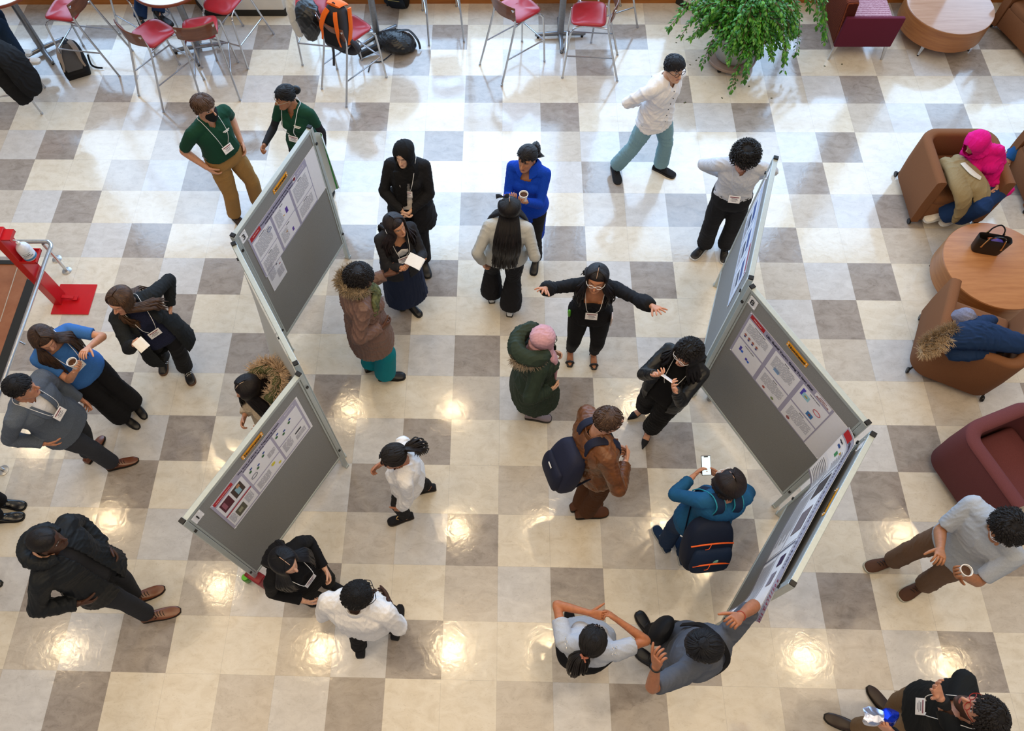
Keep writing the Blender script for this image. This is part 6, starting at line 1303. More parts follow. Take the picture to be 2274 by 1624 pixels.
def tub(c, yaw, label, col, wheels=True, rim=.0):
    """tub armchair: low rounded wall round three sides of a cushion; front = +y"""
    t = thing('armchair', (c[0], c[1], 0), label, 'armchair', 'tub armchairs', rz=math.radians(yaw - 90)); m = cloth('upholstery_' + col, col, nscale=190, var=.10, rough=.9)
    W_, D_, H_, th = .39, .37, .72, .10; out = []; inn = []; fr = .16
    def path(w, d, r):
        P_ = [(w, d + .0)]; 
        for k in range(9): a = math.pi / 2 * k / 8; P_.append((w - r + r * math.cos(a), -d + r - r * math.sin(a)))
        for k in range(9): a = math.pi / 2 * k / 8; P_.append((-w + r - r * math.sin(a), -d + r - r * math.cos(a)))
        P_.append((-w, d)); return P_
    o_ = path(W_, D_, .18); i_ = path(W_ - th, D_, .10); i_ = [(x, max(y, -D_ + th) if 0 < k < 19 else y) for k, (x, y) in enumerate(i_)]
    i_ = [(W_ - th, D_)] + [(W_ - th - .10 + .10 * math.cos(math.pi / 2 * k / 8), -D_ + th + .10 - .10 * math.sin(math.pi / 2 * k / 8)) for k in range(9)] + [(-(W_ - th - .10 + .10 * math.sin(math.pi / 2 * k / 8)), -D_ + th + .10 - .10 * math.cos(math.pi / 2 * k / 8)) for k in range(9)] + [(-(W_ - th), D_)]
    mb = MB(); R_ = []; e = .022
    for (x, y), (p, q) in zip(o_, i_):
        dx, dy = p - x, q - y; l = math.hypot(dx, dy); dx, dy = dx / l, dy / l; zb = .065; fl = 0
        R_.append([V((x + dx * .035, y + dy * .035, zb)), V((x + dx * .012, y + dy * .012, zb + .03)), V((x, y, .35)), V((x, y, H_ - e * 1.6)), V((x + dx * e * .35, y + dy * e * .35, H_ - e * .5)), V((x + dx * e * 1.4, y + dy * e * 1.4, H_)), V((p - dx * e * 1.4, q - dy * e * 1.4, H_)), V((p - dx * e * .35, q - dy * e * .35, H_ - e * .5)), V((p, q, H_ - e * 1.6)), V((p, q, .30)), V((p, q, zb))])
    mb.rings(R_); mb.build('shell', m, t, auto=55)
    if rim:
        mb = MB(); mb.tube([V(((x + p) / 2, (y + q) / 2 + .01, H_ - .004)) for (x, y), (p, q) in zip(o_, i_)], [(.060, .026)] * 20, 14, up=(0, 0, 1)); mb.build('rolled_rim', m, t)
    mb = MB(); mb.box((0, .05, .215), (2 * (W_ - th) - .006, .62, .28), bev=.02); mb.build('seat_base', m, t, auto=50); mb = MB(); mb.box((0, .055, .385), (2 * (W_ - th) - .012, .61, .13), bev=.045); mb.build('seat_cushion', m, t, auto=50)
    if wheels:
        for x, y in ((W_ - .04, D_ - .04), (-W_ + .04, D_ - .04), (W_ - .05, -D_ + .06), (-W_ + .05, -D_ + .06)):
            mb = MB(); mb.lathe((x * 1.02, y * 1.02, .032), [(.030, -.010), (.032, -.006), (.032, .006), (.030, .010)], 20, R=Matrix.Rotation(math.pi / 2, 3, 'Y')); mb.tube([(x, y, .03), (x * .97, y * .97, .085)], .010, 8); mb.build('caster', M_black, t)
    return t
tub((4.77, -2.79), -90, 'brown tub armchair holding the person in the pink hoodie', '7c5236'); tub((4.42, -4.78), 65, 'brown tub armchair with a navy parka thrown over it', '7c5236'); tub((4.36, -5.98), -68, 'empty red-brown tub armchair at the right edge', '683a3c', wheels=False, rim=1)
cq = at(2310, 25, .4); tub((cq.x + .12, cq.y - .02), 200, 'brown tub armchair cut by the upper right corner', '7c5236')
# settee
t = thing('settee', (4.36, -.20, 0), 'maroon settee with striped seat and back beside the planter', 'sofa'); mr = cloth('maroon_side', '5f1f33', nscale=220); 
def stripes(name, a, b, sc_, ax):
    m, tt, b_ = newmat(name); tc = nd(tt, 'ShaderNodeTexCoord'); mp = nd(tt, 'ShaderNodeMapping'); mp.inputs['Rotation'].default_value = (0, 0, ax); tt.links.new(tc.outputs['Object'], mp.inputs[0]); w = nd(tt, 'ShaderNodeTexWave'); w.inputs['Scale'].default_value = sc_; w.inputs['Distortion'].default_value = 1.5; w.inputs['Detail Scale'].default_value = 6; tt.links.new(mp.outputs[0], w.inputs[0]); r = ramp(tt, [(.3, rgb(a)), (.7, rgb(b))]); tt.links.new(w.outputs[0], r.inputs[0]); tt.links.new(r.outputs[0], b_.inputs['Base Color']); setp(b_, Roughness=.9, Specular_IOR_Level=.2); return m
ms_ = stripes('striped_seat_cloth', '8c5a66', 'c9a3ab', 9, math.pi / 2); mk = stripes('striped_back_cloth', '43160f', '7a3a22', 13, math.pi / 2)
mb = MB(); mb.box((0, -.43, .42), (.68, .05, .42), bev=.012); mb.build('end_panel', mr, t, auto=50); mb = MB(); mb.box((.05, .02, .36), (.58, .84, .16), bev=.03); mb.build('seat', ms_, t, auto=50); mb = MB(); mb.box((-.29, .02, .50), (.14, .86, .62), Matrix.Rotation(-.10, 3, 'Y'), bev=.03); mb.build('backrest', mk, t, auto=50); mb = MB(); mb.box((0, .44, .42), (.68, .05, .42), bev=.012); mb.build('end_panel', mr, t, auto=50)
for x, y in ((-.30, -.42), (.30, -.42), (-.30, .42), (.30, .42)): mb = MB(); mb.tube([(x, y, .22), (x * 1.08, y * 1.04, .0)], [(.026, .012), (.012, .012)], 8, power=5); mb.build('leg', M_steel, t)

# ---------------------------------------------------------------- planter
pc = V((2.82, -.66, 0)); t = thing('potted_plant', pc, 'large trailing green plant in a grey pot on a wheeled dolly', 'plant'); mp_ = mat('stone_grey_pot', 'a9aaa6', rough=.6, var=.08, nscale=12)
mb = MB(); mb.lathe((0, 0, .10), [(.19, 0), (.205, .02), (.27, .26), (.325, .40), (.335, .41), (.33, .42), (.30, .42), (.28, .38)], 48); mb.build('pot', mp_, t)
mb = MB(); mb.lathe((0, 0, .065), [(.28, 0), (.30, .006), (.305, .04), (.295, .045), (.285, .02), (.25, .018)], 48); dl = mb.build('dolly_tray', mat('tan_tray', '9d8577', rough=.5), t)
for k in range(4): a = k * 1.571 + .9; mb = MB(); mb.lathe((.25 * math.cos(a), .25 * math.sin(a), .03), [(.028, -.01), (.030, 0), (.028, .01)], 16, R=Matrix.Rotation(math.pi / 2, 3, 'X')); mb.tube([(.25 * math.cos(a), .25 * math.sin(a), .03), (.24 * math.cos(a), .24 * math.sin(a), .07)], .010, 8); mb.build('caster', M_black, dl)
mb = MB(); mb.lathe((0, 0, .47), [(.285, 0), (.2, .012), (.01, .018)], 32); mb.build('soil', mat('dark_soil', '2c1f16', rough=1, var=.4, nscale=60, bump=1.0, bdist=.02), t)
rnd = random.Random(12); stems = MB(); leaves = [MB(), MB()]
def leaf(mb, p, d, up, L, w):
    d = d.normalized(); s_ = d.cross(up); s_ = s_.normalized() if s_.length > .01 else d.orthogonal().normalized(); n = s_.cross(d)
    a = [p, p + d * L * .3 + s_ * w * .5 - n * .08 * L, p + d * L * .65 + s_ * w * .42 - n * .05 * L, p + d * L - n * .25 * L, p + d * L * .65 - s_ * w * .42 - n * .05 * L, p + d * L * .3 - s_ * w * .5 - n * .08 * L, p + d * L * .35 + n * .03 * L, p + d * L * .68 + n * .02 * L]
    mb.add(a, [(0, 1, 6), (1, 2, 7, 6), (2, 3, 7), (3, 4, 7), (4, 5, 6, 7), (5, 0, 6)])
vines = [(rnd.uniform(0, 6.28), rnd.uniform(.38, .74), rnd.uniform(.15, .75), rnd.uniform(-.1, .35)) for _ in range(92)]
vines += [(-1.72, .66, .26, -.50), (-1.38, .50, .30, -.52), (-1.66, .58, .30, -.40), (-.10, 1.12, .8, -.30), (.05, 1.15, .85, -.1), (3.2, .95, .6, -.05), (2.95, .92, .65, .05), (-.35, .66, .55, -.34), (-.30, .78, .60, -.30), (-.62, .72, .50, -.36), (3.05, .72, .55, .0), (3.3, .80, .50, -.1), (2.7, .70, .6, .1), (3.75, .58, .45, -.35), (-.1, .95, .75, -.05), (.15, .95, .7, .1), (-.2, 1.05, .8, -.12), (-1.2, .36, .3, -.2), (-2.2, .36, .32, -.1), (-2.6, .45, .4, -.25)]
for a, reach, h, drop in vines:
    reach *= .92; d = V((math.cos(a), math.sin(a), 0)); 
    if d.y > 0: reach *= (.75 if d.y > .5 else .9)
    p0 = V((rnd.uniform(-.1, .1), rnd.uniform(-.1, .1), .49)); end = d * reach + V((0, 0, .5 + h * .3 + (drop if drop < 0 else drop * .5) - .1)); end.z = max(end.z, .08)
    pts = [p0, p0 + d * reach * .25 + V((0, 0, h * .75)), d * reach * .72 + V((0, 0, .5 + h * .72)), end]
    A_ = [V(v) for v in catmull([tuple(p) for p in pts], 8)]; stems.tube(A_, [.006 * (1 - .6 * i / len(A_)) for i in range(len(A_))], 5)
    for i in range(3, len(A_)):
        for _ in range(5):
            t_ = (A_[i] - A_[i - 1]).normalized(); r_ = V((rnd.gauss(0, 1), rnd.gauss(0, 1), rnd.gauss(0, .6))); r_ = (r_ - t_ * r_.dot(t_)).normalized(); p_ = A_[i - 1].lerp(A_[i], rnd.random()) + r_ * .012
            leaf(leaves[rnd.random() < .35], p_, r_ * .8 + t_ * .5 + V((0, 0, -.35)), V((0, 0, 1)) + r_ * .3, rnd.uniform(.040, .072), rnd.uniform(.021, .036))
for _ in range(1100):
    a = rnd.uniform(0, 6.28); r_ = .34 * rnd.random() ** .5 * 1.05; p_ = V((r_ * math.cos(a), r_ * math.sin(a), .50 + rnd.uniform(0, .16))); d = V((rnd.gauss(0, 1), rnd.gauss(0, 1), rnd.uniform(-.2, .9))); leaf(leaves[rnd.random() < .3], p_, d, V((0, 0, 1)), rnd.uniform(.03, .055), rnd.uniform(.016, .028))
for k in range(3): stems.tube([(0.02 * k, 0, .48), (.05 + .04 * k, .10, .75), (.16 + .05 * k, .22, 1.05)], [.022, .018, .012], 10, smooth=4)
stems.build('stems', mat('woody_stem', '6a5a3e', rough=.8), t); o = leaves[0].build('foliage', mat('leaf_green', '35771f', rough=.35, var=.35, nscale=9, bump=.1, spec=.5), t); tag(o, kind='stuff'); o = leaves[1].build('foliage', mat('leaf_light_green', '5a9a2c', rough=.35, var=.3, nscale=9, bump=.1, spec=.5), t); tag(o, kind='stuff')
lf = MB(); leaf(lf, V((0, 0, .003)), V((1, 0, .0)), V((0, 0, 1)), .035, .018); fl = None
for i, (x, y) in enumerate(((1499, 95), (1553, 130), (1548, 133), (1530, 143), (1663, 194), (1716, 218), (1602, 216), (1868, 144), (1834, 148), (1760, 123), (1517, 229), (1524, 229))):
    p_ = at(x, y, 0)
    if fl is None: fl = lf.build('fallen_leaf', mat('fallen_leaf', '4a4a26', rough=.6)); o = fl
    else: o = fl.copy(); COL.objects.link(o)
    o.location = (p_.x, p_.y, .001); o.rotation_euler = (0, 0, i * 1.9); tag(o, 'tiny fallen leaf lying on the floor tiles near the planter', 'leaf', 'fallen leaves on the floor')

# ---------------------------------------------------------------- sanitiser stand, railing, brown landing
t = thing('sanitizer_stand', (-4.49, -4.19, 0), 'red metal hand sanitizer stand with a square foot plate', 'stand'); rd = mat('red_powder_coat', 'c3141c', rough=.28, var=.04, spec=.6, bump=.03)
mb = MB(); mb.box((0, 0, .006), (.40, .37, .010), bev=.004); R_ = mb; mb.build('foot_plate', rd, t, smooth=False)
mb = MB(); mb.box((-.155, 0, .60), (.085, .15, 1.19), bev=.006); mb.build('upright', rd, t, smooth=False); mb = MB(); mb.box((-.05, 0, .05), (.12, .035, .012), Matrix.Rotation(.15, 3, 'Y')); mb.box((.02, 0, .035), (.055, .06, .008), bev=.002); mb.build('foot_pedal', rd, t, smooth=False)
mb = MB(); mb.box((-.04, 0, .80), (.16, .16, .008)); mb.box((.037, 0, .815), (.006, .16, .035)); mb.box((-.04, .078, .815), (.16, .006, .035)); mb.box((-.04, -.078, .815), (.16, .006, .035)); mb.build('bottle_shelf', rd, t, smooth=False); mb = MB(); mb.box((-.09, 0, 1.165), (.12, .12, .012)); mb.box((-.035, 0, 1.15), (.006, .12, .04)); mb.box((-.09, .06, 1.15), (.12, .006, .04)); mb.build('push_head', rd, t, smooth=False)
bp = V((-4.53, -4.19, .805)); t = thing('sanitizer_bottle', bp, 'white pump bottle of hand sanitizer on the red stand', 'bottle'); mb = MB(); mb.lathe((0, 0, 0), [(.055, 0), (.062, .008), (.062, .15), (.055, .175), (.035, .20), (.016, .215), (.016, .222)], 32); mb.build('bottle_body', mat('translucent_white', 'dfe1ea', rough=.3, bump=0), t)
mb = MB(); mb.lathe((0, 0, .222), [(.018, 0), (.018, .022), (.006, .024), (.005, .05)], 16); mb.tube([(0, 0, .272), (-.02, .0, .277), (-.05, .01, .268)], .007, 8, smooth=3); mb.build('pump', M_white, t)
mb = MB(); R_ = [[V((.0632 * math.cos(a), .0632 * math.sin(a), z)) for a in [-2.4 + 3.0 * j / 16 for j in range(17)]] for z in (.02, .14)]; mb.rings(R_, False, False); lb = mb.build('label_wrap', mat('label_white', 'e9edf2', rough=.5, bump=0), t)
mb = MB(); R_ = [[V((.0636 * math.cos(a), .0636 * math.sin(a), z)) for a in [-2.4 + 3.0 * j / 16 for j in range(17)]] for z in (.022, .045)]; mb.rings(R_, False, False); mb.build('blue_band', mat('label_blue', '4b9ccf', rough=.5, bump=0), lb)
for s_, z, q_ in (('Instant', .118, .014), ('HAND', .096, .020), ('SANITIZER', .074, .014)):
    for i, ch in enumerate(s_):
        a = -.95 + (i - len(s_) / 2) * q_ * .82 / .0638; nn = V((math.cos(a), math.sin(a), 0)); xx = V((-math.sin(a), math.cos(a), 0)); M = Matrix((xx, V((0, 0, 1)), nn)).transposed().to_4x4(); M.translation = nn * .0641 + V((0, 0, z)); text('lettering', ch, q_, M, M_ink, lb, bold=.0004)
mbr = wood('terracotta_floor', '8a5232', '9d6442', rough=.55, axis=(3, 3, 3)); RZ_ = .92
P0 = at(0, 588, 0); P1 = at(42, 592, 0); P2 = at(62, 622, 0); P3 = at(80, 628, 0); P4 = at(-6, 905, 0); P5 = at(-6, 800, 0)
x0 = -6.6
mb = MB(); mb.add([V((x0, P0.y, .006)), V((x0, -7, .006)), V((-5.35, -7, .006)), V((P1.x, P0.y, .006))], [(0, 1, 2, 3)]); 
edge_top = V((P2.x, P2.y, 0)); edge_bot = at(0, 800, 0); dv = (edge_bot - edge_top).normalized(); far = edge_top + dv * 3.2
E2t = V((P3.x, P3.y, 0)); E2b = at(0, 880, 0); d2 = (E2b - E2t).normalized(); far2 = E2t + d2 * 3.2
mb = MB(); zt = .012
mb.add([V((x0, P0.y, zt)), V((x0, far.y, zt)), V((far.x, far.y, zt)), V((edge_top.x, edge_top.y, zt)), V((edge_top.x - .02, P0.y, zt))] + [V((x0, P0.y, 0.001)), V((x0, far.y, 0.001)), V((far.x, far.y, 0.001)), V((edge_top.x, edge_top.y, 0.001)), V((edge_top.x - .02, P0.y, 0.001))], [(0, 1, 2, 3, 4), (9, 8, 7, 6, 5), (0, 5, 6, 1), (1, 6, 7, 2), (2, 7, 8, 3), (3, 8, 9, 4), (4, 9, 5, 0)])
tag(mb.build('floor_landing', mbr, smooth=False), kind='structure')
mb = MB(); q4 = [V((edge_top.x, edge_top.y, 0)), V((far.x, far.y, 0)), V((far2.x, far2.y, 0)), V((E2t.x, E2t.y, 0))]; mb.add([q + V((0, 0, .02)) for q in q4] + [q + V((0, 0, .001)) for q in q4], [(0, 1, 2, 3), (7, 6, 5, 4), (0, 4, 5, 1), (1, 5, 6, 2), (2, 6, 7, 3), (3, 7, 4, 0)]); mb.box(((x0 + edge_top.x) / 2, P0.y + .02, .012), (edge_top.x - x0, .05, .022)); tag(mb.build('trim_edge', M_black_rubber, smooth=False), kind='structure')
mb = MB(); a, b_ = at(40, 590, .014), at(0, 715, .014); mb.tube([a, b_], .005, 6); tag(mb.build('trim_seam', mat('seam_pale', 'b9a690')), kind='structure')
fp = at(149, 602, 0); fq = at(127, 576, 0); 
zr = min(((V(((CX - F * ((CR.transposed() @ (V((fp.x, fp.y, z / 100)) - CT)).x / (CR.transposed() @ (V((fp.x, fp.y, z / 100)) - CT)).z), 0))) - V((94, 0))).length, z / 100) for z in range(40, 130))[1]
t = thing('handrail', (fp.x, fp.y, 0), 'stainless steel handrail round the brown landing at the left edge', 'railing'); loc = lambda v: V(v) - V((fp.x, fp.y, 0))
c1_, c2_, c3_ = at(40, 537, zr), at(100, 537, zr), at(113, 549, zr); r0 = at(98, 588, zr); r1 = at(0, 868, zr); r2 = r1 + (r1 - r0).normalized() * 1.6; l0 = at(-60, 537, zr)
mb = MB(); mb.tube([loc(p_) for p_ in (l0, c1_, c2_, at(109, 539, zr), c3_, r0, r1, r2)], .021, 14, smooth=5); mb.build('rail', M_steel, t)
for f_ in (fp, fq):
    mb = MB(); mb.tube([loc((f_.x, f_.y, .0)), loc((f_.x, f_.y, zr - (.02 if f_ is fp else .25)))], .017, 12); po = mb.build('post', M_steel, t); mb = MB(); mb.lathe(loc((f_.x, f_.y, 0)), [(.05, 0), (.05, .006), (.02, .012)], 28); mb.build('flange', M_steel, po)
f_ = at(8, 1045, 0); mb = MB(); mb.tube([loc((f_.x, f_.y, 0)), loc((f_.x, f_.y, zr))], .017, 12); po = mb.build('post', M_steel, t); mb = MB(); mb.lathe(loc((f_.x, f_.y, 0)), [(.05, 0), (.05, .006), (.02, .012)], 28); mb.build('flange', M_steel, po)
kn = r0.lerp(r1, .62); mb = MB(); mb.tube([loc(kn - V((0, 0, .01))), loc(kn + V((.03, -.01, -.05)))], .008, 8); mb.ball(loc(kn + V((.035, -.01, -.06))), .014, 10); mb.build('bracket', M_steel, t)

# ---------------------------------------------------------------- loose things
def soft(name, org, tubes, m, label, cat, amp=.009, voxel=.009, freq=23, group=None, parent=None, seed=3):
    mb = MB()
    for pts, rad in tubes: mb.tube([V(p) for p in pts], rad, 16, smooth=4, round_ends=True, up=(0, 0, 1))
    P_, Q_ = raw_to_np(mb, voxel); P_ = lap(P_, Q_, 2); P_ = folds(P_, Q_, amp, freq, seed); o = np_mesh(name, P_, Q_, m, parent)
    if parent is None: o.location = org
    return tag(o, label, cat, group) if parent is None else o
# grey and black backpack lying by the first table
bq = at(172, 150, .0); t = thing('backpack', (bq.x, bq.y, 0), 'grey and black backpack lying with its straps up near the upper left stools', 'backpack'); RB = Matrix.Rotation(math.radians(205), 3, 'Z') @ Matrix.Rotation(math.radians(62), 3, 'X')
def pack(t, RB, W_, H_, D_, m1, m2, zc, straps=True, sm=None):
    rr = lambda z, w_, d_, yo=0: [RB @ V((w_ * math.copysign(abs(math.cos(a)) ** .55, math.cos(a)), yo + d_ * math.copysign(abs(math.sin(a)) ** .55, math.sin(a)), z)) + V((0, 0, zc)) for a in [6.2832 * j / 28 for j in range(28)]]
    mb = MB(); A_ = catmull([(-H_ / 2, W_ * .34, D_ * .34), (-H_ * .46, W_ * .46, D_ * .46), (-H_ * .1, W_ * .5, D_ * .5), (H_ * .25, W_ * .45, D_ * .42), (H_ * .43, W_ * .34, D_ * .3), (H_ * .5, W_ * .16, D_ * .14)], 4); mb.rings([rr(z, max(w, .01), max(d, .01)) for z, w, d in A_]); mb.build('bag_body', m1, t, auto=80)
    mb = MB(); mb.rings([rr(z, w, .012, D_ * .49) for z, w in ((-H_ * .4, W_ * .3), (-H_ * .3, W_ * .36), (H_ * .1, W_ * .34), (H_ * .32, W_ * .24))]); mb.build('back_pad', m2, t, auto=80)
    if straps:
        for sg in (-1, 1): mb = MB(); mb.tube([RB @ V(q_) + V((0, 0, zc)) for q_ in ((sg * .05, D_ * .45, H_ * .40), (sg * .08, D_ * .62, H_ * .26), (sg * .11, D_ * .68, H_ * .02), (sg * .11, D_ * .60, -H_ * .18), (sg * .13, D_ * .50, -H_ * .36))], [(.030, .007), (.032, .008), (.028, .007), (.016, .003), (.012, .003)], 8, smooth=5, up=RB @ V((0, 1, 0)), power=4); mb.build('strap', sm or m2, t)
    mb = MB(); mb.tube([RB @ V(q_) + V((0, 0, zc)) for q_ in ((-.04, D_ * .2, H_ * .47), (0, D_ * .25, H_ * .56), (.04, D_ * .2, H_ * .47))], .007, 8, smooth=4); mb.build('handle', m1, t)
pack(t, RB, .31, .48, .19, cloth('black_nylon', '121215', rough=.7), cloth('grey_mesh', '4c4a4a'), .135, sm=cloth('taupe_strap', '8a7f76')); mb = MB(); mb.tube([(.16, .10, .12), (.20, .0, .05), (.27, -.03, .03), (.34, -.03, .02)], [(.012, .004)] * 4, 8, smooth=4); mb.build('webbing', cloth('black_nylon', '121215', rough=.7), t)
# orange backpack hung on the stool
ob = at(748, 55, .98); t = thing('backpack', ob, 'orange and dark grey hiking backpack hung on the back of a red bar stool', 'backpack'); RB = Matrix.Rotation(math.radians(150), 3, 'Z') @ Matrix.Rotation(math.radians(14), 3, 'X'); om = cloth('orange_ripstop', 'e8681a', rough=.6); pack(t, RB, .30, .50, .20, cloth('slate_ripstop', '35353b', rough=.6), cloth('black_nylon', '121215', rough=.7), .0, sm=om)
for sg in (-1, 1): mb = MB(); mb.tube([RB @ V(q_) for q_ in ((sg * .13, -.06, .22), (sg * .155, -.05, .0), (sg * .14, -.04, -.2))], [(.035, .012)] * 3, 10, smooth=4, up=RB @ V((1, 0, 0))); mb.build('side_panel', om, t)
mb = MB(); mb.tube([RB @ V(q_) for q_ in ((0, -.09, .23), (0, -.03, .262), (0, .06, .25))], [(.10, .02), (.11, .02), (.09, .015)], 14, smooth=4); mb.build('lid', om, t)
mb = MB(); mb.tube([RB @ V(q_) for q_ in ((.10, -.02, -.22), (.14, -.10, -.40), (.15, -.11, -.62))], [(.014, .003)] * 3, 8, smooth=4, power=4); mb.tube([RB @ V(q_) for q_ in ((-.14, -.06, -.16), (-.20, -.12, -.26), (-.10, -.16, -.34), (.04, -.13, -.34), (.12, -.08, -.28))], [(.03, .02), (.05, .03), (.06, .035), (.06, .035), (.03, .02)], 12, smooth=4); mb.build('hip_belt', cloth('slate_ripstop', '35353b', rough=.6), t)
# black bags near the third table
bq = at(882, 108, 0); t = thing('backpack', (bq.x, bq.y, 0), 'shiny black backpack slumped on the floor against a table foot', 'backpack'); blk2 = mat('black_coated', '14161a', rough=.35, bump=.2, spec=.5)
mb = MB(); mb.tube([(-.16, .06, .10), (-.02, .0, .12), (.14, -.02, .09), (.2, -.03, .06)], [(.14, .10), (.18, .12), (.16, .09), (.10, .05)], 18, smooth=4, round_ends=True, up=(0, 0, 1)); P_, Q_ = raw_to_np(mb, .01); P_ = folds(lap(P_, Q_, 2), Q_, .014, 30, 5); P_[:, 2] = np.maximum(P_[:, 2], .002); np_mesh('bag_body', P_, Q_, blk2, t); mb = MB(); mb.tube([(.02, .05, .23), (.16, .10, .20), (.27, .02, .12), (.30, -.04, .03)], [(.022, .006)] * 4, 8, smooth=5); mb.build('strap', blk2, t); mb = MB(); mb.tube([(-.05, -.16, .06), (-.18, -.24, .01), (-.30, -.26, .01), (-.33, -.42, .01)], .008, 6, smooth=5); mb.build('webbing', blk2, t)
a, b_ = at(852, 98, .10), at(800, 122, .06); o = MB(); c = (a + b_) / 2; o.tube([a - c, b_ - c], .045, 16); o.tube([b_ - c, b_ - c + (b_ - a).normalized() * .02], .052, 16); o = o.build('folded_stand', mat('black_case', '1a1b1f', rough=.5)); o.location = c; tag(o, 'black rolled case lying along the foot of the bar table', 'case')
bq = at(884, 18, 0); t = thing('backpack', (bq.x, bq.y, 0), 'black backpack standing on the floor at the top edge', 'backpack'); RB = Matrix.Rotation(math.radians(170), 3, 'Z') @ Matrix.Rotation(math.radians(-20), 3, 'X'); pack(t, RB, .30, .42, .18, cloth('black_nylon', '121215', rough=.7), cloth('charcoal_nylon', '232830'), .215)
mb = MB(); mb.tube([(-.10, -.12, .22), (.0, -.135, .215), (.09, -.13, .20)], .004, 6); mb.build('zip', mat('yellow_zip', 'b8b070'), t)
# leather jacket and pale cloth on the stool by the column
jq = at(680, 32, .95); soft('leather_jacket', jq, [(((0, .05, .06), (.02, -.02, 0), (.03, -.06, -.14), (.02, -.07, -.26)), [(.13, .09), (.14, .10), (.12, .08), (.07, .05)])], blk2, 'black leather jacket bundled over the back of a stool before the white column', 'jacket', amp=.010)
jq = at(648, 20, .85); soft('pale_coat', jq, [(((0, .05, .12), (-.01, 0, 0), (.0, -.03, -.22), (.03, -.04, -.34)), [(.06, .05), (.06, .05), (.05, .04), (.045, .03)])], cloth('pale_wool', 'cfcbc3'), 'pale coat hanging from a stool beside the black leather jacket', 'coat', amp=.006)
# black jacket over the stool at the left edge
jq = at(38, 150, .80); soft('black_jacket', jq, [(((-.22, .12, .20), (-.10, .06, .16), (.02, -.02, .10), (.10, -.10, -.10), (.12, -.14, -.24)), [(.12, .06), (.14, .07), (.15, .06), (.14, .05), (.10, .04)]), (((-.22, .0, .14), (-.14, -.08, 0), (-.06, -.14, -.18), (-.02, -.16, -.34)), [(.10, .05), (.13, .05), (.12, .045), (.10, .04)])], cloth('black_twill', '17181b'), 'black jacket draped over the stool at the left edge', 'jacket', amp=.010)
# handbag
hb = at(2186, 555, .452); t = thing('handbag', (hb.x, hb.y, .452), 'black handbag with gold fittings standing on the wooden drum table', 'handbag', rz=math.radians(-12)); hm = mat('black_pebbled_leather', '1b1614', rough=.5, bump=.3)
mb = MB(); rr = lambda z, w_, d_: [V((w_ * math.copysign(abs(math.cos(a)) ** .4, math.cos(a)), d_ * math.copysign(abs(math.sin(a)) ** .5, math.sin(a)), z)) for a in [6.2832 * j / 32 for j in range(32)]]
mb.rings([rr(0, .125, .055), rr(.01, .13, .060), (rr(.12, .145, .055)), rr(.20, .155, .050), rr(.205, .152, .047), rr(.20, .148, .043), rr(.10, .135, .04)], True, True); mb.build('bag_body', hm, t, auto=60)
for sg in (-1, 1):
    mb = MB(); mb.tube([(-.07, sg * .045, .20), (-.055, sg * .06, .27), (0, sg * .075, .31), (.055, sg * .06, .27), (.07, sg * .045, .20)], .007, 8, smooth=5); h_ = mb.build('handle', mat('black_patent', '15161a', rough=.2), t)
    for x in (-.075, .075): mb = MB(); mb.tube([(x, sg * .048, .23), (x * 1.15, sg * .056, .16), (x * 1.2, sg * .060, .12)], .006, 8); mb.lathe((x * 1.22, sg * .060, .11), [(.010, -.003), (.010, .003)], 12, R=Matrix.Rotation(math.pi / 2, 3, 'X')); mb.build('gold_fitting', mat('pale_gold', 'cda876', rough=.25, metal=.9), h_)
mb = MB(); mb.ball((.03, 0, .165), (.06, .03, .02), 12); mb.build('purple_pouch', mat('violet_satin', '4a3a8c', rough=.3), t); mb = MB(); mb.ball((-.01, .01, .17), (.05, .012, .016), 12); mb.build('orange_wallet', mat('orange_leather', 'b8582c', rough=.5), t)
# navy parka and grey hat on the armchair
nv = cloth('navy_parka', '12294a', rough=.75); c0_ = V((4.456, -4.72, .0)); t = thing('parka', (c0_.x, c0_.y, .72), 'navy parka with a fur-trimmed hood thrown across the brown armchair', 'coat'); LZ = lambda px, py, z: at(px, py, z) - V((c0_.x, c0_.y, .72))
mb = MB(); 
for pts, rad in ((((2098, 762, .78), (2120, 750, .80), (2160, 745, .80), (2200, 748, .78), (2240, 758, .76), (2285, 765, .72)), [(.07, .05), (.12, .06), (.14, .07), (.14, .07), (.12, .06), (.08, .05)]), (((2110, 785, .68), (2150, 780, .70), (2200, 775, .68)), [(.08, .04), (.10, .05), (.08, .04)]), (((2150, 730, .78), (2185, 716, .74), (2205, 710, .68)), [(.07, .05), (.07, .05), (.05, .04)]), (((2110, 760, .70), (2160, 750, .60), (2220, 755, .55)), [(.14, .1), (.18, .1), (.14, .1)])):
    mb.tube([LZ(*p_) for p_ in pts], rad, 16, smooth=4, round_ends=True, up=(0, 0, 1))
P_, Q_ = raw_to_np(mb, .01); P_ = folds(lap(P_, Q_, 2), Q_, .013, 22, 8); np_mesh('parka_body', P_, Q_, nv, t)
fur('hood_fur', [LZ(*p_) for p_ in ((2122, 728, .84), (2098, 738, .83), (2070, 752, .80), (2048, 770, .77))], furmat('8a7358', ''), t, V((0, 0, 0)), n=420, L=.07, r=.026, seed=3); fur('hood_fur', [LZ(*p_) for p_ in ((2108, 752, .83), (2085, 770, .79), (2062, 780, .76), (2044, 780, .76))], furmat('b59c7c', ''), t, V((0, 0, 0)), n=420, L=.07, r=.024, seed=6)
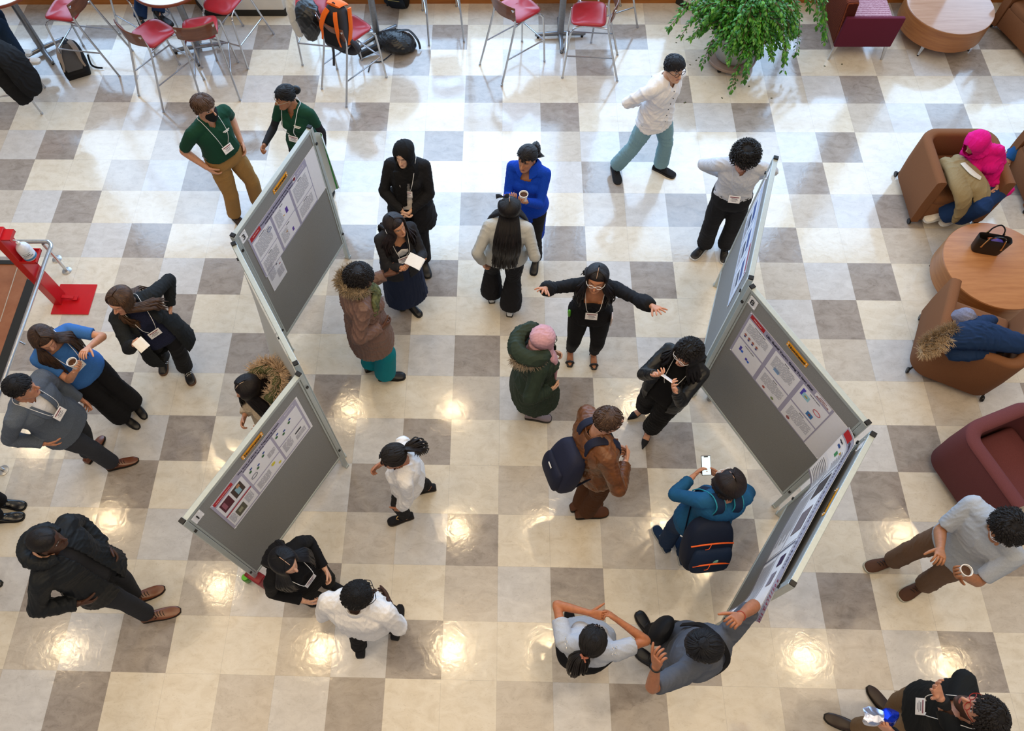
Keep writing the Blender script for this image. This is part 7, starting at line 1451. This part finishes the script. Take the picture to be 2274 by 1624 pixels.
hq = at(2143, 705, .74); soft('knitted_hat', hq, [(((-.05, .02, -.02), (0, 0, 0.02), (.05, -.03, -.02)), [(.07, .06), (.085, .075), (.07, .055)]), (((-.03, -.05, -.06), (.04, -.08, -.06)), [(.05, .04), (.05, .04)])], cloth('grey_lilac_knit', '77788c', var=.3), 'crumpled grey hat lying on top of the navy parka', 'hat', amp=.009, freq=24)
# can, red item and clear cup under the boards
cq = at(552, 1288, 0); t = thing('drink_can', (cq.x, cq.y, 0), 'green drink can standing under the board numbered 1', 'can'); mb = MB(); mb.lathe((0, 0, 0), [(.026, 0), (.033, .01), (.033, .105), (.027, .118)], 24); mb.build('can_wall', mat('green_can', '4f9a30', rough=.3, metal=.5), t); mb = MB(); mb.lathe((0, 0, .114), [(.026, 0), (.024, .003)], 24); mb.build('can_lid', M_steel, t)
cq = at(583, 1292, 0); t = thing('gift_bag', (cq.x, cq.y, 0), 'small red patterned bag behind the woman in black under the number 1 board', 'bag'); mb = MB(); mb.box((0, 0, .14), (.16, .09, .26), Matrix.Rotation(-.5, 3, 'Z'), bev=.01); mb.build('bag_body', mat('red_print_bag', '8f1424', rough=.4, var=.6, nscale=14), t)
cq = at(1576, 886, 0); mb = MB(); mb.lathe((0, 0, 0), [(.03, 0), (.04, .11), (.038, .11), (.028, .004)], 24); m, t_, b_ = newmat('clear_plastic'); setp(b_, Transmission_Weight=.9, Roughness=.08); o = mb.build('plastic_cup', m); o.location = (cq.x, cq.y, 0); tag(o, 'clear plastic cup on the floor under the number 8 board', 'cup')
# ---------------------------------------------------------------- seated people
p = Person('person in a bright pink hoodie curled up in the brown armchair', (2168, 318), 1.62, 'f', yaw=-112, cyaw=-128, hyaw=-150, pitch=30, roll=0, zh=.93, pel=(2198, 394, .56), feet=((2078, 482, -165, .13), (2112, 488, -160, .11)), hands=(('loc', (-.03, .17, .06)), ('loc', (.04, .19, .08))), elbows=((.25, -.3, -1), (.1, -.2, -1)), knees=((-.3, -1, .9), (-.3, -1, .9)), width=.98)
pk = cloth('hot_pink_fleece', 'd8107c', bump=.3, var=.12); p.body(skin_mat('c99478'), hand=(std(40), std(40))); p.top('hoodie', pk, ease=.030, f0=-.10, sleeve=.96, amp=.009, neck=None); p.trousers(cloth('dark_blue_denim', '1b3560'), ease=.016, hem=.12, kneew=.09); p.shoes('sneaker', mat('white_trainer', 'e2ddd6', rough=.5), sole=mat('white_sole', 'd8d8d6'), L=.26)
mb = MB(); X = p.HX; A_ = catmull(HEADT, 2); mb.rings([[X @ (V(((w + .034) * math.sin(a), (f + b) / 2 + ((f - b) / 2 + .034) * math.cos(a), z * 1.18)) * p.k) for a in [6.2832 * j / 28 for j in range(28)]] for z, w, f, b in A_]); mb.tube([p.nb + p.Rc @ V((0, .0, -.02)), X @ V((0, -.03, -.10))], [(.13, .11), (.11, .11)], 20); Xi = np.array(X.inverted())
p.cloth('hood', mb, pk, .008, .006, 34, [lambda P__: (lambda q__: (q__[:, 1] > .07) & ((q__[:, 0] / .06) ** 2 + ((q__[:, 2] + .01) / .09) ** 2 < 1))((P__ @ Xi[:3, :3].T + Xi[:3, 3]))])
cq = V((4.70, -2.95, .58)); t = thing('beige_jacket', cq, 'beige canvas jacket with a white collar lying over the lap in the armchair', 'jacket'); LZ = lambda px, py, z: at(px, py, z) - cq; mb = MB()
for pts, rad in ((((2100, 360, .62), (2118, 380, .66), (2130, 410, .66), (2140, 440, .60), (2135, 465, .46), (2122, 488, .30)), [(.07, .05), (.09, .06), (.10, .06), (.09, .06), (.07, .05), (.05, .03)]), (((2125, 355, .68), (2150, 385, .68), (2172, 410, .66), (2180, 440, .58), (2160, 475, .42)), [(.07, .05), (.11, .06), (.11, .06), (.09, .05), (.05, .03)]), (((2112, 385, .60), (2150, 410, .58)), [(.13, .07), (.14, .08)])):
    mb.tube([LZ(*p_) for p_ in pts], rad, 16, smooth=4, round_ends=True, up=(0, 0, 1))
P_, Q_ = raw_to_np(mb, .009); P_ = folds(lap(P_, Q_, 2), Q_, .015, 23, 17); np_mesh('jacket_body', P_, Q_, cloth('beige_canvas', '93815f', bump=.3), t); mb = MB(); mb.tube([LZ(2138, 362, .74), LZ(2160, 384, .75), LZ(2178, 396, .73)], [(.028, .006), (.034, .006), (.026, .006)], 10, smooth=4, up=(0, 0, 1)); mb.build('collar', cloth('white_corduroy', 'dcdad2'), t)
# upper left: jeans and boots on the stool footrest
p = Person('person in blue jeans and black boots sitting on a bar stool at the top left', None, 1.76, 'm', yaw=-40, hx=(-4.55, -.10, 1.52), pel=(255, -55, .90), feet=((362, 44, -35, .30), (318, 58, -60, .30)), hands=(('loc', (-.12, .35, .22)), ('loc', (.12, .35, .22))), knees=((0, 1, .8), (0, 1, .8))); p.body(skin_mat('c99478')); p.top('dark_sweater', cloth('charcoal_knit', '25252a'), ease=.02); p.trousers(cloth('mid_blue_denim', '223c63'), ease=.016, hem=.08, kneew=.08); p.shoes('boot', mat('black_leather', '17161a', rough=.35), L=.29); p.short_hair('2a1c14', None, L=.04)
p = Person('person in dark jeans and white trainers sitting at the left edge', None, 1.72, 'm', yaw=12, hx=(-6.18, -1.02, 1.50), pel=(-70, 62, .88), feet=((40, 118, 10, .22), (60, 136, 8, .22)), hands=(('loc', (-.12, .35, .24)), ('loc', (.12, .35, .24))), knees=((0, 1, .8), (0, 1, .8))); p.body(skin_mat('c99478')); p.top('dark_sweater', cloth('charcoal_knit', '25252a'), ease=.02); p.trousers(cloth('ink_denim', '17293f'), ease=.016, hem=.075, kneew=.08); p.shoes('sneaker', mat('white_trainer', 'e2ddd6', rough=.5), sole=mat('white_sole', 'd8d8d6'), L=.29, lace=mat('orange_lace', 'c8694a')); p.short_hair('2a1c14', None, L=.04)
p = Person('person in dark trousers and white shoes sitting in the armchair at the upper right corner', None, 1.68, 'f', yaw=205, hx=(cq_.x if False else at(2310, 25, .4).x + .10, at(2310, 25, .4).y + .05, 1.20), pel=(2325, 0, .55), feet=((2236, 52, 215), (2232, 40, 205)), hands=(('loc', (-.12, .3, .15)), ('loc', (.12, .3, .15))), knees=((0, 1, .8), (0, 1, .8))); p.body(skin_mat('c99478')); p.top('navy_top', cloth('navy_knit', '1a1d2b'), ease=.02); p.trousers(cloth('ink_denim', '17233a'), ease=.014, hem=.06, t1=.9); p.shoes('sneaker', mat('white_trainer', 'e2ddd6', rough=.5), sole=mat('white_sole', 'd8d8d6'), L=.25); p.short_hair('2a1c14', None, L=.04)
p = Person('person in blue jeans stretching one leg out behind the occupied armchair', None, 1.72, 'm', yaw=182, hx=(6.25, -2.55, 1.15), pel=(2385, 345, .55), feet=((2222, 352, 182, .05), (2222, 366, 182, .05)), hands=(('loc', (-.12, .3, .15)), ('loc', (.12, .3, .15))), knees=((0, 1, .5), (0, 1, .5))); p.body(skin_mat('c99478')); p.top('dark_sweater', cloth('charcoal_knit', '25252a'), ease=.02); p.trousers(cloth('bright_denim', '1c4f86'), ease=.016, hem=.07); p.shoes('sneaker', mat('white_trainer', 'e2ddd6', rough=.5)); p.short_hair('2a1c14', None, L=.04)
tub((6.02, -2.62), 182, 'brown tub armchair beyond the right edge under the person in blue jeans', '7c5236')
